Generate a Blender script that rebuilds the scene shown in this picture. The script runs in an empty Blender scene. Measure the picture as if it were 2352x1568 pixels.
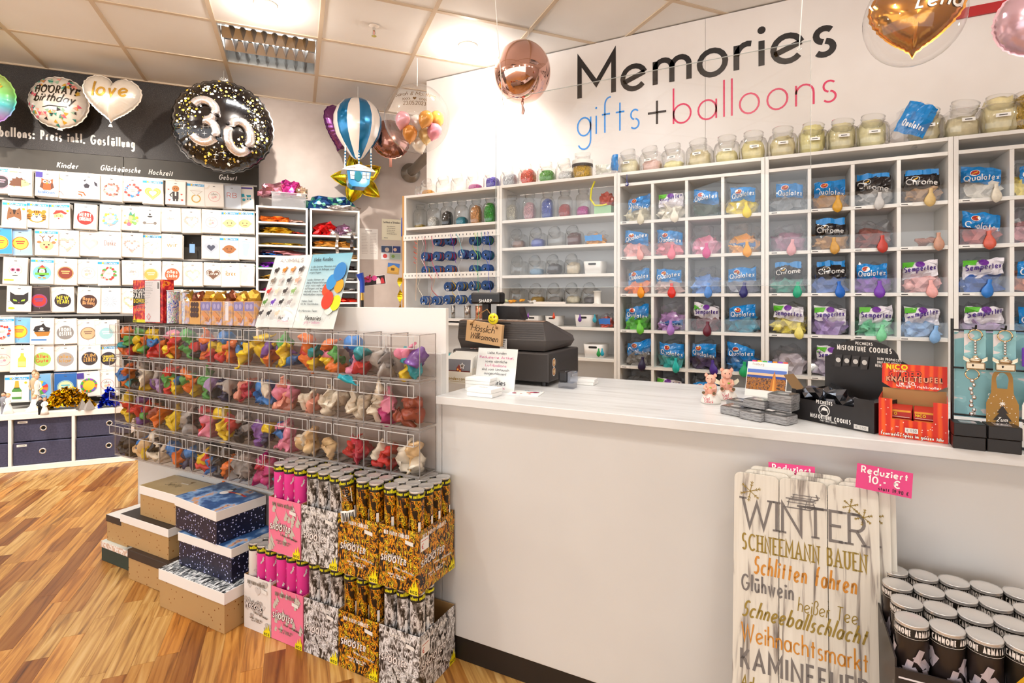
import bpy, bmesh, math, random
from mathutils import Vector, Matrix, noise
random.seed(11)
R = math.radians
sc = bpy.context.scene
COL = sc.collection
PI = math.pi
# ------------------------------------------------------------------ camera
# world: X along the counter, Y from the customer side towards the shelf wall, Z up
CAMH, FPX, HORY = 1.186, 1228.0, 685.0
YAW = math.atan2(.4532, .8914)
CC, SS = math.cos(YAW), math.sin(YAW)
cam_d = bpy.data.cameras.new('camera'); cam = bpy.data.objects.new('camera', cam_d); COL.objects.link(cam)
cam.location = (0, 0, CAMH); cam.rotation_euler = (PI/2, 0, YAW)
cam_d.sensor_width = 36; cam_d.lens = 36*FPX/2352; cam_d.shift_y = -(784-HORY)/2352
cam_d.clip_start = .02
sc.camera = cam
# ------------------------------------------------------------------ world / exposure
w = bpy.data.worlds.new('mall'); sc.world = w; w.use_nodes = True
w.node_tree.nodes['Background'].inputs[0].default_value = (.97, .98, 1, 1)
w.node_tree.nodes['Background'].inputs[1].default_value = 2.15
sc.view_settings.view_transform = 'Standard'; sc.view_settings.look = 'None'
sc.view_settings.gamma = 1; sc.view_settings.use_curve_mapping = False
sc.view_settings.exposure = 0.22
try:
    sc.cycles.max_bounces = 5; sc.cycles.diffuse_bounces = 3; sc.cycles.glossy_bounces = 2
    sc.cycles.transmission_bounces = 4; sc.cycles.transparent_max_bounces = 16
    sc.cycles.sample_clamp_indirect = 6
    sc.cycles.use_adaptive_sampling = True; sc.cycles.adaptive_threshold = .06; sc.cycles.adaptive_min_samples = 8
    sc.cycles.caustics_reflective = False; sc.cycles.caustics_refractive = False
except Exception:
    pass
CEIL = CAMH + 1.723
# shop lamps on the ceiling: (x, y, radius, power, colour); fixtures are built with the ceiling
WARM, COOL = (1, .93, .85), (.93, .97, 1)
SPOTS = []
# ------------------------------------------------------------------ pixel <-> place helpers (frame 2352x1568)
def ray(x, y):
    r = (x-1176)/FPX; v = (HORY-y)/FPX
    return Vector((CC*r-SS, SS*r+CC, v))
def onY(x, y, Y):
    d = ray(x, y); t = Y/d.y; return Vector((d.x*t, Y, CAMH+d.z*t))
def onZ(x, y, z):
    d = ray(x, y); t = (z-CAMH)/d.z; return Vector((d.x*t, d.y*t, z))
TA = .3832+YAW                               # direction of the left wall
UA = Vector((math.cos(TA), math.sin(TA), 0)); NA = Vector((-math.sin(TA), math.cos(TA), 0))
def onA(x, y, n):
    d = ray(x, y); t = n/d.dot(NA); p = d*t; return p.dot(UA), CAMH+p.z
def A(t, n, z): return UA*t + NA*n + Vector((0, 0, z))
def onR(x, y, depth):                        # point at a given depth along the view axis
    d = ray(x, y); p = d*depth; p.z += CAMH; return p
# ------------------------------------------------------------------ materials
def lin(h):
    if isinstance(h, str):
        h = h.lstrip('#'); c = [int(h[i:i+2], 16)/255 for i in (0, 2, 4)]
        return tuple(x/12.92 if x <= .04045 else ((x+.055)/1.055)**2.4 for x in c)
    return tuple(h[:3])
_M = {}
def bsdf(m): return m.node_tree.nodes['Principled BSDF']
def P(col, rough=.5, metal=0, spec=.5, emit=0, coat=0, sheen=0):
    k = (str(col), rough, metal, spec, emit, coat)
    if k in _M: return _M[k]
    m = bpy.data.materials.new('m'); m.use_nodes = True; b = bsdf(m); c = lin(col)+(1,)
    b.inputs['Base Color'].default_value = c; b.inputs['Roughness'].default_value = rough
    b.inputs['Metallic'].default_value = metal; b.inputs['Specular IOR Level'].default_value = spec
    if coat: b.inputs['Coat Weight'].default_value = coat; b.inputs['Coat Roughness'].default_value = .08
    if emit: b.inputs['Emission Color'].default_value = c; b.inputs['Emission Strength'].default_value = emit
    m.diffuse_color = c; _M[k] = m; return m
def nodes(m): return m.node_tree.nodes, m.node_tree.links
def OC(key, rough=.4, metal=0, coat=0, noise_amt=0, nscale=40, bump=0):   # colour taken from the object
    k = ('oc', key)
    if k in _M: return _M[k]
    m = bpy.data.materials.new(key); m.use_nodes = True; b = bsdf(m); N, L = nodes(m)
    oi = N.new('ShaderNodeObjectInfo'); src = oi.outputs['Color']
    if noise_amt:
        tc = N.new('ShaderNodeTexCoord'); nz = N.new('ShaderNodeTexNoise'); nz.inputs['Scale'].default_value = nscale
        L.new(tc.outputs['Object'], nz.inputs['Vector'])
        mr = N.new('ShaderNodeMapRange'); mr.inputs['From Min'].default_value = .3; mr.inputs['From Max'].default_value = .7
        mr.inputs['To Min'].default_value = 1-noise_amt; mr.inputs['To Max'].default_value = 1+noise_amt*.6
        L.new(nz.outputs['Fac'], mr.inputs['Value'])
        mx = N.new('ShaderNodeVectorMath'); mx.operation = 'SCALE'
        L.new(src, mx.inputs[0]); L.new(mr.outputs[0], mx.inputs['Scale']); src = mx.outputs[0]
        if bump:
            bp = N.new('ShaderNodeBump'); bp.inputs['Strength'].default_value = bump; bp.inputs['Distance'].default_value = .01
            L.new(nz.outputs['Fac'], bp.inputs['Height']); L.new(bp.outputs[0], b.inputs['Normal'])
    L.new(src, b.inputs['Base Color']); b.inputs['Roughness'].default_value = rough; b.inputs['Metallic'].default_value = metal
    if coat: b.inputs['Coat Weight'].default_value = coat; b.inputs['Coat Roughness'].default_value = .1
    _M[k] = m; return m
def CLEAR(key, tint=(.97, .98, .98), gloss=1.0, rough=.03, ior=1.45, white=0, pw=4):   # thin clear glass, acrylic, film
    k = ('cl', key)
    if k in _M: return _M[k]
    m = bpy.data.materials.new(key); m.use_nodes = True; N, L = nodes(m); N.remove(bsdf(m))
    out = [n for n in N if n.type == 'OUTPUT_MATERIAL'][0]
    tr = N.new('ShaderNodeBsdfTransparent'); tr.inputs[0].default_value = tint+(1,)
    gl = N.new('ShaderNodeBsdfGlossy'); gl.inputs['Roughness'].default_value = rough
    lw = N.new('ShaderNodeLayerWeight'); lw.inputs['Blend'].default_value = .5
    pn = N.new('ShaderNodeMath'); pn.operation = 'POWER'; pn.inputs[1].default_value = pw
    mu = N.new('ShaderNodeMath'); mu.operation = 'MULTIPLY_ADD'; mu.inputs[1].default_value = .6*gloss; mu.inputs[2].default_value = .035*gloss
    L.new(lw.outputs['Facing'], pn.inputs[0]); L.new(pn.outputs[0], mu.inputs[0]); mx = N.new('ShaderNodeMixShader')
    L.new(mu.outputs[0], mx.inputs[0]); L.new(tr.outputs[0], mx.inputs[1]); L.new(gl.outputs[0], mx.inputs[2])
    last = mx
    if white:
        df = N.new('ShaderNodeBsdfDiffuse'); df.inputs[0].default_value = (.9, .9, .9, 1)
        m2 = N.new('ShaderNodeMixShader'); m2.inputs[0].default_value = white
        L.new(mx.outputs[0], m2.inputs[1]); L.new(df.outputs[0], m2.inputs[2]); last = m2
    L.new(last.outputs[0], out.inputs['Surface']); _M[k] = m; return m
def ramp(N, stops, interp='CONSTANT'):
    r = N.new('ShaderNodeValToRGB'); e = r.color_ramp; e.interpolation = interp
    while len(e.elements) > 1: e.elements.remove(e.elements[-1])
    for i, (p, c) in enumerate(stops):
        el = e.elements[0] if i == 0 else e.elements.new(p)
        el.position = p; el.color = lin(c)+(1,)
    return r
def TEX(key, stops, kind='noise', scale=30, stretch=(1, 1, 1), rough=.4, metal=0, interp='CONSTANT', detail=2, bump=0, rot=(0, 0, 0), dist=0, coord='Object', coat=0):
    k = ('tx', key)
    if k in _M: return _M[k]
    m = bpy.data.materials.new(key); m.use_nodes = True; b = bsdf(m); N, L = nodes(m)
    tc = N.new('ShaderNodeTexCoord'); mp = N.new('ShaderNodeMapping'); mp.inputs['Scale'].default_value = stretch; mp.inputs['Rotation'].default_value = rot
    L.new(tc.outputs[coord], mp.inputs['Vector'])
    if kind == 'noise':
        t = N.new('ShaderNodeTexNoise'); t.inputs['Scale'].default_value = scale; t.inputs['Detail'].default_value = detail
        t.inputs['Distortion'].default_value = dist; o = t.outputs['Fac']
    elif kind == 'voronoi':
        t = N.new('ShaderNodeTexVoronoi'); t.inputs['Scale'].default_value = scale; o = t.outputs['Distance']
    elif kind == 'grad':
        t = N.new('ShaderNodeSeparateXYZ'); o = t.outputs['Z']
    elif kind == 'cells':
        t = N.new('ShaderNodeTexVoronoi'); t.inputs['Scale'].default_value = scale; sp = N.new('ShaderNodeSeparateColor')
        L.new(t.outputs['Color'], sp.inputs[0]); o = sp.outputs[0]
    elif kind == 'dots':
        t = N.new('ShaderNodeTexVoronoi'); t.inputs['Scale'].default_value = scale; t.inputs['Randomness'].default_value = 1; o = t.outputs['Distance']
    else:
        t = N.new('ShaderNodeTexWave'); t.inputs['Scale'].default_value = scale; t.inputs['Distortion'].default_value = dist; t.inputs['Detail'].default_value = detail; o = t.outputs['Fac']
    L.new(mp.outputs[0], t.inputs[0] if kind == 'grad' else t.inputs['Vector']); rp = ramp(N, stops, interp)
    L.new(o, rp.inputs[0]); L.new(rp.outputs[0], b.inputs['Base Color'])
    b.inputs['Roughness'].default_value = rough; b.inputs['Metallic'].default_value = metal
    if coat: b.inputs['Coat Weight'].default_value = coat
    if bump:
        bp = N.new('ShaderNodeBump'); bp.inputs['Strength'].default_value = bump; bp.inputs['Distance'].default_value = .005
        L.new(o, bp.inputs['Height']); L.new(bp.outputs[0], b.inputs['Normal'])
    _M[k] = m; return m
LATEX = OC('latex', .38, 0, .25, .12, 60)
FOILC = OC('foil_sheet', .22, .85, 0, .3, 30, .25)
PAPERC = OC('print', .55)
PLASC = OC('plastic', .35, 0, .2)
GLITC = OC('confetti', .3, .2, 0, .6, 160, .9)
GLASS = CLEAR('jar_glass', (.965, .968, .962), 1.7, .02, pw=2.0)
ACRYL = CLEAR('acrylic', (.915, .885, .865), .9, .03)
FILM = CLEAR('plastic_film', (.95, .95, .96), 1.3, .10, 1.5, .04)
PANE = CLEAR('clear_sheet', (.985, .99, .99), .9, .01)
WHITE = P('#f4f0ea', .38); PAPER = P('#fbf9f5', .6); BLACK = P('#15110f', .4); CHROME = P('#d8d8d8', .12, 1)
KRAFT = P('#b48a55', .7); SILV = P('#c9c7c5', .22, 1)
# ------------------------------------------------------------------ mesh builder
class MB:
    def __init__(s, mat=None):
        s.v = []; s.f = []; s.mi = []; s.sm = []; s.mats = []; s.M = None; s.cur = 0
        if mat: s.use(mat)
    def use(s, m):
        if m not in s.mats: s.mats.append(m)
        s.cur = s.mats.index(m); return s
    def add(s, vs, fs, smooth=False):
        o = len(s.v)
        s.v += [tuple(s.M @ Vector(p)) for p in vs] if s.M else [tuple(p) for p in vs]
        for f in fs: s.f.append([i+o for i in f]); s.mi.append(s.cur); s.sm.append(smooth)
        return s
    def box(s, x0, x1, y0, y1, z0, z1):
        return s.add([(x0, y0, z0), (x1, y0, z0), (x1, y1, z0), (x0, y1, z0), (x0, y0, z1), (x1, y0, z1), (x1, y1, z1), (x0, y1, z1)],
                     [(0, 3, 2, 1), (4, 5, 6, 7), (0, 1, 5, 4), (1, 2, 6, 5), (2, 3, 7, 6), (3, 0, 4, 7)])
    def bbox(s, x0, x1, y0, y1, z0, z1, b=.003):            # box with chamfered edges
        bm = bmesh.new(); bmesh.ops.create_cube(bm, size=1)
        for v in bm.verts: v.co = Vector(((x0+x1)/2+v.co.x*(x1-x0), (y0+y1)/2+v.co.y*(y1-y0), (z0+z1)/2+v.co.z*(z1-z0)))
        bmesh.ops.bevel(bm, geom=bm.edges[:], offset=b, segments=2, profile=.5, affect='EDGES')
        bm.verts.ensure_lookup_table()
        s.add([v.co[:] for v in bm.verts], [[v.index for v in f.verts] for f in bm.faces]); bm.free(); return s
    def cyl(s, c, r0, r1, h, n=20, axis='z', caps=True, smooth=True):
        vs = []; 
        for k, r in ((0, r0), (h, r1)):
            for i in range(n):
                a = 2*PI*i/n; p = (r*math.cos(a), r*math.sin(a), k)
                p = p if axis == 'z' else ((p[0], p[2], p[1]) if axis == 'y' else (p[2], p[0], p[1]))
                vs.append((c[0]+p[0], c[1]+p[1], c[2]+p[2]))
        s.add(vs, [(i, (i+1) % n, n+(i+1) % n, n+i) for i in range(n)], smooth)
        if caps: s.add(vs, [list(range(n))[::-1], list(range(n, 2*n))])
        return s
    def lathe(s, prof, n=24, c=(0, 0, 0), sq=None, closed=True):   # prof: (radius, z); sq: superellipse exponent
        vs = []
        for r, z in prof:
            for i in range(n):
                a = 2*PI*i/n; x, y = math.cos(a), math.sin(a)
                if sq:
                    k = (abs(x)**sq+abs(y)**sq)**(-1/sq); x *= k; y *= k
                vs.append((c[0]+r*x, c[1]+r*y, c[2]+z))
        m = len(prof)
        fs = [(j*n+i, j*n+(i+1) % n, (j+1)*n+(i+1) % n, (j+1)*n+i) for j in range(m-1) for i in range(n)]
        s.add(vs, fs, True)
        if closed:
            if prof[0][0] > 1e-5: s.add(vs[:n], [list(range(n))[::-1]])
            if prof[-1][0] > 1e-5: s.add(vs[-n:], [list(range(n))])
        return s
    def tube(s, pts, r, n=6, caps=True):
        pts = [Vector(p) for p in pts]; vs = []; m = len(pts); up = Vector((0, 0, 1))
        for i, p in enumerate(pts):
            t = (pts[min(i+1, m-1)]-pts[max(i-1, 0)]).normalized()
            a = t.cross(up if abs(t.z) < .9 else Vector((1, 0, 0))).normalized(); b = t.cross(a)
            rr = r[i] if isinstance(r, (list, tuple)) else r
            vs += [p+(a*math.cos(2*PI*k/n)+b*math.sin(2*PI*k/n))*rr for k in range(n)]
        s.add(vs, [(i*n+k, i*n+(k+1) % n, (i+1)*n+(k+1) % n, (i+1)*n+k) for i in range(m-1) for k in range(n)], True)
        if caps: s.add(vs, [list(range(n)), list(range((m-1)*n, m*n))[::-1]])
        return s
    def blob(s, c, rx, ry, rz, n=10, m=14):
        vs = [(c[0], c[1], c[2]-rz)]
        for j in range(1, n):
            a = PI*j/n
            vs += [(c[0]+rx*math.sin(a)*math.cos(2*PI*i/m), c[1]+ry*math.sin(a)*math.sin(2*PI*i/m), c[2]-rz*math.cos(a)) for i in range(m)]
        vs.append((c[0], c[1], c[2]+rz)); fs = [(0, 1+(i+1) % m, 1+i) for i in range(m)]
        fs += [(1+j*m+i, 1+j*m+(i+1) % m, 1+(j+1)*m+(i+1) % m, 1+(j+1)*m+i) for j in range(n-2) for i in range(m)]
        l = len(vs)-1; o = 1+(n-2)*m; fs += [(o+i, o+(i+1) % m, l) for i in range(m)]
        return s.add(vs, fs, True)
    def prism(s, pts, y0, y1):                               # outline in x,z extruded along y
        n = len(pts)
        return s.add([(x, y0, z) for x, z in pts]+[(x, y1, z) for x, z in pts],
                     [list(range(n)), list(range(n, 2*n))[::-1]]+[(i, n+i, n+(i+1) % n, (i+1) % n) for i in range(n)])
    def build(s, name, parent=None, loc=(0, 0, 0), rot=0, color=None, kind=None, fix=False):
        me = mesh_of(s, name, fix); return put(name, me, parent, loc, rot, color, kind)
def mesh_of(s, name, fix=False):
    me = bpy.data.meshes.new(name); me.from_pydata(s.v, [], s.f)
    for m in s.mats: me.materials.append(m)
    me.polygons.foreach_set('material_index', s.mi); me.polygons.foreach_set('use_smooth', s.sm)
    if fix:
        bm = bmesh.new(); bm.from_mesh(me); bmesh.ops.recalc_face_normals(bm, faces=bm.faces[:]); bm.to_mesh(me); bm.free()
    me.update(); return me
def setrot(o, rot):
    o.rotation_euler = rot if isinstance(rot, (tuple, list)) else (0, 0, rot)
def put(name, me, parent=None, loc=(0, 0, 0), rot=0, color=None, kind=None):
    o = bpy.data.objects.new(name, me); COL.objects.link(o); o.location = loc; setrot(o, rot)
    if parent: o.parent = parent
    if color is not None: o.color = lin(color)+(1,)
    if kind: o['kind'] = kind
    return o
def tag(o, label, cat, group=None):
    o['label'] = label; o['category'] = cat
    if group: o['group'] = group
    return o
def thing(name, label, cat, loc=(0, 0, 0), rot=0, group=None):
    o = put(name, None, None, loc, rot); o.empty_display_size = .02; return tag(o, label, cat, group)
def dup(o, parent=None):
    c = o.copy(); COL.objects.link(c); c.parent = parent
    for ch in o.children: dup(ch, c)
    return c
ORD = ['first', 'second', 'third', 'fourth', 'fifth', 'sixth', 'seventh', 'eighth', 'ninth', 'tenth', 'eleventh', 'twelfth', 'thirteenth', 'fourteenth', 'fifteenth', 'sixteenth']
# ------------------------------------------------------------------ a round geometric stroke alphabet
_O = 'A.5 .5 .5 .5 0 360'
GL = {'a': (1, _O+';L1 1 1 0'), 'b': (1, 'L0 0 0 1.9;'+_O), 'c': (.86, 'A.5 .5 .5 .5 45 315'), 'd': (1, _O+';L1 0 1 1.9'),
 'e': (1, 'L.03 .33 .97 .67;A.5 .5 .5 .5 20 322'), 'f': (.6, 'L.22 0 .22 1.5;A.6 1.5 .38 .4 180 80;L0 1 .6 1'),
 'g': (1, _O+';L1 1 1 -.25;A.5 -.25 .5 .5 0 -150'), 'h': (.84, 'L0 0 0 1.9;A.42 .58 .42 .42 180 0;L.84 .58 .84 0'),
 'i': (0, 'L0 0 0 1;D0 1.42'), 'j': (.2, 'L.2 1 .2 -.4;A-.1 -.4 .3 .3 0 -90;D.2 1.42'), 'k': (.75, 'L0 0 0 1.9;L.7 1 .02 .42;L.25 .6 .75 0'),
 'l': (0, 'L0 0 0 1.9'), 'm': (1.4, 'L0 0 0 1;A.35 .65 .35 .35 180 0;L.7 .65 .7 0;A1.05 .65 .35 .35 180 0;L1.4 .65 1.4 0'),
 'n': (.84, 'L0 0 0 1;A.42 .58 .42 .42 180 0;L.84 .58 .84 0'), 'o': (1, _O), 'p': (1, 'L0 1 0 -.75;'+_O), 'q': (1, _O+';L1 1 1 -.75'),
 'r': (.5, 'L0 0 0 1;A.42 .52 .42 .48 175 72'), 's': (.62, 'A.32 .74 .28 .26 40 260;A.3 .26 .3 .26 80 -140'), 't': (.62, 'L.3 0 .3 1.5;L0 1 .62 1'),
 'u': (.84, 'L0 1 0 .42;A.42 .42 .42 .42 180 360;L.84 1 .84 0'), 'v': (.84, 'L0 1 .42 0 .84 1'), 'w': (1.4, 'L0 1 .36 0 .7 1 1.04 0 1.4 1'),
 'x': (.75, 'L0 0 .75 1;L0 1 .75 0'), 'y': (.86, 'L0 1 .43 .05;L.86 1 .2 -.75'), 'z': (.72, 'L0 1 .7 1 0 0 .72 0'),
 'ß': (.75, 'L0 0 0 1.4;A.35 1.4 .35 .4 180 -60;A.35 .5 .42 .5 80 -110'),
 'A': (1.4, 'L0 0 .7 1.75 1.4 0;L.28 .6 1.12 .6'), 'B': (.95, 'L.45 0 0 0 0 1.75 .45 1.75;A.45 1.32 .42 .43 90 -90;L0 .89 .45 .89;A.45 .445 .5 .445 90 -90'),
 'C': (1.4, 'A.87 .875 .87 .875 48 312'), 'D': (1.25, 'L.4 0 0 0 0 1.75 .4 1.75;A.4 .875 .85 .875 90 -90'), 'E': (.8, 'L.8 0 0 0 0 1.75 .8 1.75;L0 .9 .7 .9'),
 'F': (.8, 'L0 0 0 1.75 .8 1.75;L0 .9 .7 .9'), 'G': (1.66, 'A.87 .875 .87 .875 45 340;L.95 .8 1.66 .8 1.66 .55'), 'H': (1.2, 'L0 0 0 1.75;L1.2 0 1.2 1.75;L0 .9 1.2 .9'),
 'I': (0, 'L0 0 0 1.75'), 'J': (.6, 'L.6 1.75 .6 .4;A.25 .4 .35 .4 0 -120'), 'K': (1, 'L0 0 0 1.75;L.95 1.75 .03 .75;L.3 1.05 1 0'), 'L': (.75, 'L0 1.75 0 0 .75 0'),
 'M': (1.6, 'L0 0 0 1.75 .8 .55 1.6 1.75 1.6 0'), 'N': (1.25, 'L0 0 0 1.75 1.25 0 1.25 1.75'), 'O': (1.75, 'A.875 .875 .875 .875 0 360'),
 'P': (.95, 'L0 0 0 1.75 .45 1.75;A.45 1.27 .48 .48 90 -90;L0 .79 .45 .79'), 'Q': (1.75, 'A.875 .875 .875 .875 0 360;L1.1 .5 1.75 -.1'),
 'R': (1, 'L0 0 0 1.75 .45 1.75;A.45 1.27 .48 .48 90 -90;L0 .79 .45 .79;L.45 .79 1 0'), 'S': (.96, 'A.5 1.31 .43 .44 40 262;A.48 .45 .48 .45 82 -140'),
 'T': (1.1, 'L.55 0 .55 1.75;L0 1.75 1.1 1.75'), 'U': (1.15, 'L0 1.75 0 .57;A.575 .57 .575 .57 180 360;L1.15 .57 1.15 1.75'), 'V': (1.3, 'L0 1.75 .65 0 1.3 1.75'),
 'W': (2, 'L0 1.75 .5 0 1 1.5 1.5 0 2 1.75'), 'X': (1.1, 'L0 0 1.1 1.75;L0 1.75 1.1 0'), 'Y': (1.1, 'L0 1.75 .55 .85 1.1 1.75;L.55 .85 .55 0'), 'Z': (1.1, 'L0 1.75 1.05 1.75 0 0 1.1 0'),
 '0': (1.1, 'A.55 .875 .55 .875 0 360'), '1': (.35, 'L0 1.4 .35 1.75 .35 0'), '2': (.95, 'A.47 1.3 .45 .45 165 -30;L.84 1.03 0 0 .95 0'), '3': (.9, 'A.42 1.32 .4 .43 150 -80;A.42 .47 .46 .47 85 -150'),
 '4': (1, 'L.75 0 .75 1.75 0 .5 1 .5'), '5': (.9, 'L.85 1.75 .2 1.75 .1 .95;A.4 .53 .48 .53 120 -145'), '6': (.95, 'A.47 .5 .47 .5 0 360;L.05 .65 .65 1.75'), '9': (.95, 'A.47 1.22 .47 .5 0 360;L.9 1.1 .3 0'),
 '7': (.9, 'L0 1.75 .9 1.75 .3 0'), '8': (.9, 'A.45 1.33 .38 .42 0 360;A.45 .46 .45 .46 0 360'), '.': (.05, 'D0 .05'), ',': (.1, 'L.1 .12 0 -.3'), ':': (.05, 'D0 .1;D0 .9'), '!': (0, 'L0 .5 0 1.75;D0 .05'),
 '-': (.5, 'L0 .7 .5 .7'), '+': (1, 'L0 .6 1 .6;L.5 .1 .5 1.1'), '&': (1.1, 'A.5 1.35 .32 .36 0 360;A.45 .45 .45 .45 60 330;L.35 1.05 1.1 0'), '€': (1.2, 'A.85 .875 .7 .875 50 310;L0 1.05 .95 1.05;L0 .7 .95 .7'), "'": (0, 'L0 1.4 0 1.9'), ' ': (.55, '')}
for k, b in zip('äöüÄÖÜ', 'aouAOU'):
    w_, st = GL[b]; z_ = 1.42 if b.islower() else 2.1
    GL[k] = (w_, st+';D%g %g;D%g %g' % (w_*.25, z_, w_*.75, z_))
def glyph_paths(ch):
    w_, st = GL.get(ch, GL['-']); out = []
    for s in st.split(';'):
        if not s: continue
        n = [float(q) for q in s[1:].split()]
        if s[0] == 'L': out.append([(n[i], n[i+1]) for i in range(0, len(n), 2)])
        elif s[0] == 'A':
            cx, cy, rx, ry, a0, a1 = n; k = max(4, int(abs(a1-a0)/20))
            out.append([(cx+rx*math.cos(R(a0+(a1-a0)*i/k)), cy+ry*math.sin(R(a0+(a1-a0)*i/k))) for i in range(k+1)])
        else: out.append(('dot', n[0], n[1]))
    return w_, out
def ribbon(mb, pts, hw, y=0, warp=None, conv=None):
    if (warp or conv) and len(pts) < 6:
        q = []
        for a, b in zip(pts[:-1], pts[1:]):
            k = max(1, min(8, int(math.hypot(b[0]-a[0], b[1]-a[1])/.004))); q += [(a[0]+(b[0]-a[0])*i/k, a[1]+(b[1]-a[1])*i/k) for i in range(k)]
        pts = q+[pts[-1]]
    m = len(pts); L_, Rr = [], []
    closed = m > 3 and abs(pts[0][0]-pts[-1][0])+abs(pts[0][1]-pts[-1][1]) < 1e-6
    for i in range(m):
        p = pts[i]; a = pts[i-1] if i else (pts[-2] if closed else None); b = pts[i+1] if i < m-1 else (pts[1] if closed else None)
        def nrm(u, v):
            dx, dz = v[0]-u[0], v[1]-u[1]; l = math.hypot(dx, dz) or 1; return -dz/l, dx/l
        if a is None: n = nrm(p, b); k = 1
        elif b is None: n = nrm(a, p); k = 1
        else:
            n1, n2 = nrm(a, p), nrm(p, b); sx, sz = n1[0]+n2[0], n1[1]+n2[1]; l = math.hypot(sx, sz)
            if l < .2: n = n1; k = 1
            else: n = (sx/l, sz/l); k = min(3.2, 2/l)
        L_.append((p[0]+n[0]*hw*k, p[1]+n[1]*hw*k)); Rr.append((p[0]-n[0]*hw*k, p[1]-n[1]*hw*k))
    vs = []
    for q in L_+Rr:
        vs.append((q[0], y+(warp(q[0], q[1]) if warp else 0), q[1]) if not conv else conv(q[0], y, q[1]))
    mb.add(vs, [(i, i+1, m+i+1, m+i) for i in range(m-1)])
def disc2(mb, cx, cz, rx, rz=None, y=0, n=20, warp=None, conv=None, a0=0):
    rz = rz or rx; ps = [(cx+rx*math.cos(a0+2*PI*i/n), cz+rz*math.sin(a0+2*PI*i/n)) for i in range(n)]
    poly2(mb, ps, y, warp, conv)
def poly2(mb, ps, y=0, warp=None, conv=None):
    vs = [(x, y+(warp(x, z) if warp else 0), z) if not conv else conv(x, y, z) for x, z in ps]
    if warp or conv:
        cx = sum(p[0] for p in ps)/len(ps); cz = sum(p[1] for p in ps)/len(ps); n = len(vs)
        vs.append((cx, y+(warp(cx, cz) if warp else 0), cz) if not conv else conv(cx, y, cz))
        mb.add(vs, [(i, (i+1) % n, n) for i in range(n)])
    else: mb.add(vs, [list(range(len(vs)))])
def text_w(s, kern=.4): return sum(GL.get(c, GL['-'])[0]+kern for c in s)-kern
def text(mb, s, x0, z0, xh, lw, fit=None, slant=0, y=0, warp=None, conv=None, kern=.4, center=False, serif=0, dz=0):
    """write s with its left end at x0, baseline z0, x-height xh, stroke width lw; fit = total width"""
    W = text_w(s, kern); kx = (fit/W) if fit else xh
    for _ in range(3):
        if 1.75*lw/kx > kern: kern = min(1.6, 1.75*lw/kx); W = text_w(s, kern); kx = (fit/W) if fit else xh
    if center: x0 -= W*kx/2
    x = 0
    for ch in s:
        w_, paths = glyph_paths(ch)
        T = lambda p: (x0+(x+p[0])*kx+slant*p[1]*xh, z0+p[1]*xh+dz*(x+p[0])*kx)
        for p in paths:
            if p[0] == 'dot':
                c = T((p[1], p[2])); disc2(mb, c[0], c[1], lw*.68, lw*.68, y, 12, warp, conv)
            else:
                q = [T(a) for a in p]; ribbon(mb, q, lw/2, y, warp, conv)
                if serif:
                    for e in ((p[0], p[-1]) if len(p) < 6 else ()):
                        if e[1] < .1 or e[1] > 1.6:
                            c = T(e); ribbon(mb, [(c[0]-serif, c[1]), (c[0]+serif, c[1])], lw*.35, y, warp, conv)
        x += w_+kern
    return mb
def heart2(cx, cz, s, n=28):
    return [(cx+s*.5*(16*math.sin(t)**3)/16, cz+s*.5*(13*math.cos(t)-5*math.cos(2*t)-2*math.cos(3*t)-math.cos(4*t)+2)/16) for t in [2*PI*i/n for i in range(n)]]
def star2(cx, cz, r, k=.42, n=5, a0=PI/2):
    return [(cx+(r if i % 2 == 0 else r*k)*math.cos(a0+PI*i/n), cz+(r if i % 2 == 0 else r*k)*math.sin(a0+PI*i/n)) for i in range(2*n)]
def decal(mb, shapes, warp=None, conv=None, y=0, step=.00035, ox=0, oz=0, k=1, rough=.5):
    """flat print: shapes are (kind, args..., colour), in order from bottom to top"""
    for i, s in enumerate(shapes):
        c = s[-1]; mb.use(c if not isinstance(c, str) else P(c, rough)); yy = y-step*(i+1); q = s[1:-1]; kd = s[0]
        X = lambda v: ox+v*k
        Z = lambda v: oz+v*k
        if kd == 'c': disc2(mb, X(q[0]), Z(q[1]), q[2]*k, (q[3] if len(q) > 3 else q[2])*k, yy, 22, warp, conv)
        elif kd == 'r': poly2(mb, [(X(q[0]), Z(q[1])), (X(q[2]), Z(q[1])), (X(q[2]), Z(q[3])), (X(q[0]), Z(q[3]))], yy, warp, conv)
        elif kd == 'p': poly2(mb, [(X(a), Z(b)) for a, b in q[0]], yy, warp, conv)
        elif kd == 'h': poly2(mb, [(X(a), Z(b)) for a, b in heart2(q[0], q[1], q[2])], yy, warp, conv)
        elif kd == 's': poly2(mb, [(X(a), Z(b)) for a, b in star2(q[0], q[1], q[2], *(q[3:]))], yy, warp, conv)
        elif kd == 'g': ribbon(mb, [(X(q[0]+q[2]*math.cos(2*PI*j/28)), Z(q[1]+q[2]*math.sin(2*PI*j/28))) for j in range(29)], q[3]*k/2, yy, warp, conv)
        elif kd == 'l': ribbon(mb, [(X(a), Z(b)) for a, b in q[0]], q[1]*k/2, yy, warp, conv)
        elif kd == 't':   # text, x, z, xh, lw, opts
            o = dict(q[5]) if len(q) > 5 else {}
            if 'fit' in o: o['fit'] *= k
            text(mb, q[0], X(q[1]), Z(q[2]), q[3]*k, q[4]*k, y=yy, warp=warp, conv=conv, **o)
        elif kd == 'hl': ribbon(mb, [(X(a), Z(b)) for a, b in heart2(q[0], q[1], q[2])+[heart2(q[0], q[1], q[2])[0]]], q[3]*k/2, yy, warp, conv)
    return mb
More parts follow.
